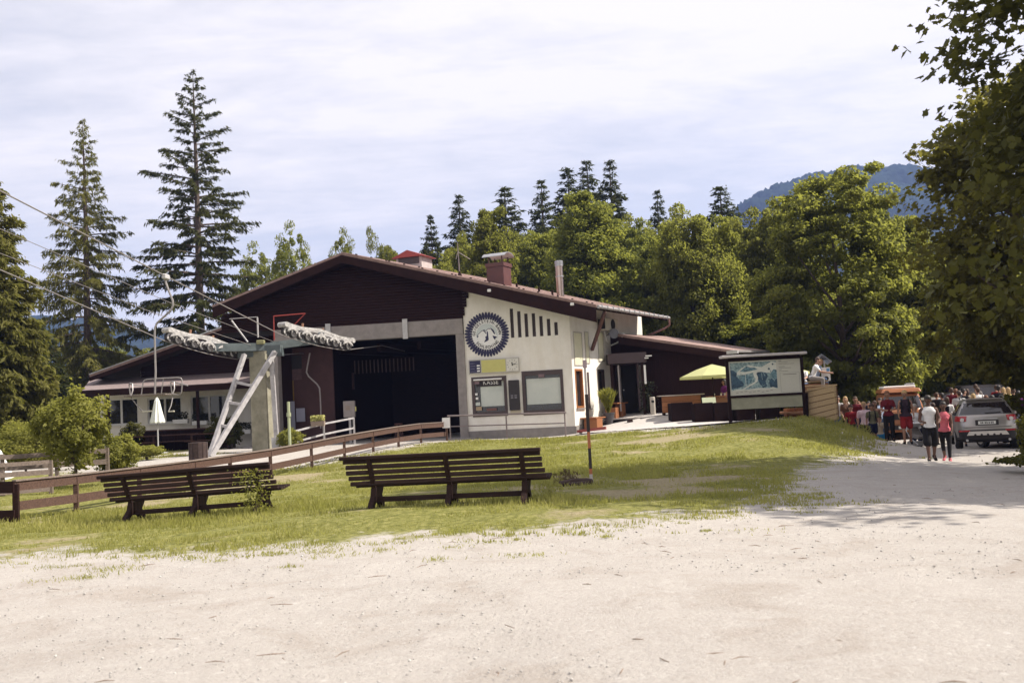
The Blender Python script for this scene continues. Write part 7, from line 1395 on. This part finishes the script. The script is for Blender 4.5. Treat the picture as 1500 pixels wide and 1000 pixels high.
# dark off-road car behind the crowd (side view)
p = stand(1453, 51.0); jp = thing('parked_car', 'dark boxy off-road car with bright windscreen behind the crowd', 'car', (p.x, p.y, p.z), R(-83)); M_JB = paint('black_car_paint', (.018, .014, .016), .3)
G = car_shell([(.45,.80,2.0,-2.0),(.6,.88,2.1,-2.1),(.95,.88,2.1,-2.1),(1.08,.86,2.05,-2.1),(1.14,.84,.95,-2.1),(1.70,.76,.62,-2.05),(1.82,.72,.5,-1.98),(1.86,.6,.3,-1.7)], .22)
car_panels(jp, G, M_JB, [('windscreen', M_CLEAR, lambda x, y, z, n: 1.2 < z < 1.70 and n[1] > .4, .006), ('window', M_CGL, lambda x, y, z, n: 1.2 < z < 1.66 and abs(n[0]) > .6 and y < .5, .006), ('rear_window', M_CGL, lambda x, y, z, n: 1.2 < z < 1.66 and n[1] < -.5, .006)])
MB().box((0, 1.45, 1.12), (1.5, 1.2, .06)).build('bonnet', M_JB, jp, local=True, bevel=.02)
for s_ in (-1, 1): MB().box((s_*.93, 1.35, .86), (.26, 1.0, .08)).build('wheel_arch', M_BPL, jp, local=True); MB().box((s_*.93, -1.35, .86), (.26, 1.0, .08)).build('wheel_arch', M_BPL, jp, local=True); MB().tube([(s_*.5, 2.1, .95), (s_*.5, 2.14, .95)], .1, 16).build('headlight', M_CLEAR, jp, local=True)
MB().tube([(0, -2.1, 1.05), (0, -2.32, 1.05)], .36, 20).build('spare_wheel', M_TYRE, jp, local=True); wheels(jp, .84, (-1.35, 1.35), .40, .26)
# generic saloons in the background
SAL = [(.24,.76,2.1,-2.1),(.36,.86,2.22,-2.22),(.62,.89,2.25,-2.25),(.84,.88,2.1,-2.2),(.93,.86,1.2,-1.7),(.98,.84,1.05,-1.5),(1.28,.68,.45,-.95),(1.38,.62,.25,-.75),(1.42,.45,0,-.5)]
def saloon(label, px, d, rz, m, group='cars parked at the wood edge', s_=1.0):
    p = stand(px, d); t = thing('parked_car', label, 'car', p, R(rz), group); t.scale = (s_, s_, s_)
    car_panels(t, car_shell(SAL, .34, 3), m, [('windscreen', M_CGL, lambda x, y, z, n: 1.0 < z < 1.32 and n[1] > .35, .006), ('rear_window', M_CGL, lambda x, y, z, n: 1.0 < z < 1.32 and n[1] < -.35, .006), ('window', M_CGL, lambda x, y, z, n: 1.0 < z < 1.30 and abs(n[0]) > .5, .006), ('bumper', M_BPL, lambda x, y, z, n: z < .34, .01)])
    for q in (-1, 1): MB().box((q*.62, 2.16, .68), (.3, .1, .12)).build('headlight', M_CLEAR, t, local=True, bevel=.02); MB().box((q*.66, -2.20, .72), (.3, .08, .12)).build('tail_light', M_TAIL, t, local=True, bevel=.02)
    wheels(t, .77, (-1.35, 1.35), .31); return t
saloon('dark blue car left of the orange van behind the crowd', 1248, 46.5, 98, paint('dark_blue_car_paint', (.020, .028, .055), .4), s_=1.08); saloon('black car right of the orange van', 1386, 49, 105, M_JB, s_=1.05)
saloon('white car glimpsed between the trees left of the off-road car', 1368, 56, 80, paint('white_car_paint', (.62, .63, .66), .1)); saloon('pale silver car just right of the orange van', 1362, 47, 165, M_SIL); saloon('white car glimpsed beyond the van roof', 1342, 58, 85, MATS['white_car_paint']); saloon('dark car right of the silver car behind the bush', 1503, 36, 8, M_JB)
# stroller in front of the bald man
p = stand(1346.5, 34.6); st_ = thing('baby_stroller', 'pale baby stroller in front of the bald man', 'stroller', p, R(10))
MB().prism([(-.17, y, z) for y, z in ((-.34, .46), (-.28, .40), (.06, .42), (.30, .78), (.25, .82), (.0, .52), (-.32, .53))], (.34, 0, 0)).build('seat', cloth('grey'), st_, local=True, bevel=.02)
hd_ = MB()
for i in range(7): a0, a1 = R(20+20*i), R(40+20*i)
arc = [(.30*math.cos(R(a))*.9+.02, .66+.32*math.sin(R(a))) for a in range(10, 121, 11)]
MB().prism([(-.24, .12+y-.1, z) for y, z in arc]+[(-.24, .12+(y-.02)*.92-.08, .66+(z-.66)*.92) for y, z in arc[::-1]], (.48, 0, 0)).build('hood', cloth('white'), st_, local=True)
for s_ in (-1, 1):
    MB().tube([(s_*.24, -.45, .16), (s_*.25, .1, .46), (s_*.25, .50, .95), (s_*.2, .56, 1.0)], .016, 6).build('frame', M_METAL, st_, local=True); MB().tube([(s_*.25, -.1, .50), (s_*.27, .40, .15)], .016, 6).build('frame', M_METAL, st_, local=True)
    for y, r_ in ((-.45, .11), (.42, .14)): MB().tube([(s_*.27, y, r_), (s_*.31, y, r_)], r_, 16).build('wheel', M_TYRE, st_, local=True)
MB().tube([(-.2, .56, 1.0), (.2, .56, 1.0)], .018, 6).build('handle', M_BPL, st_, local=True); MB().box((0, .18, .24), (.40, .36, .16), top=(1.1, 1.1)).build('basket', cloth('palegrey'), st_, local=True, bevel=.02)
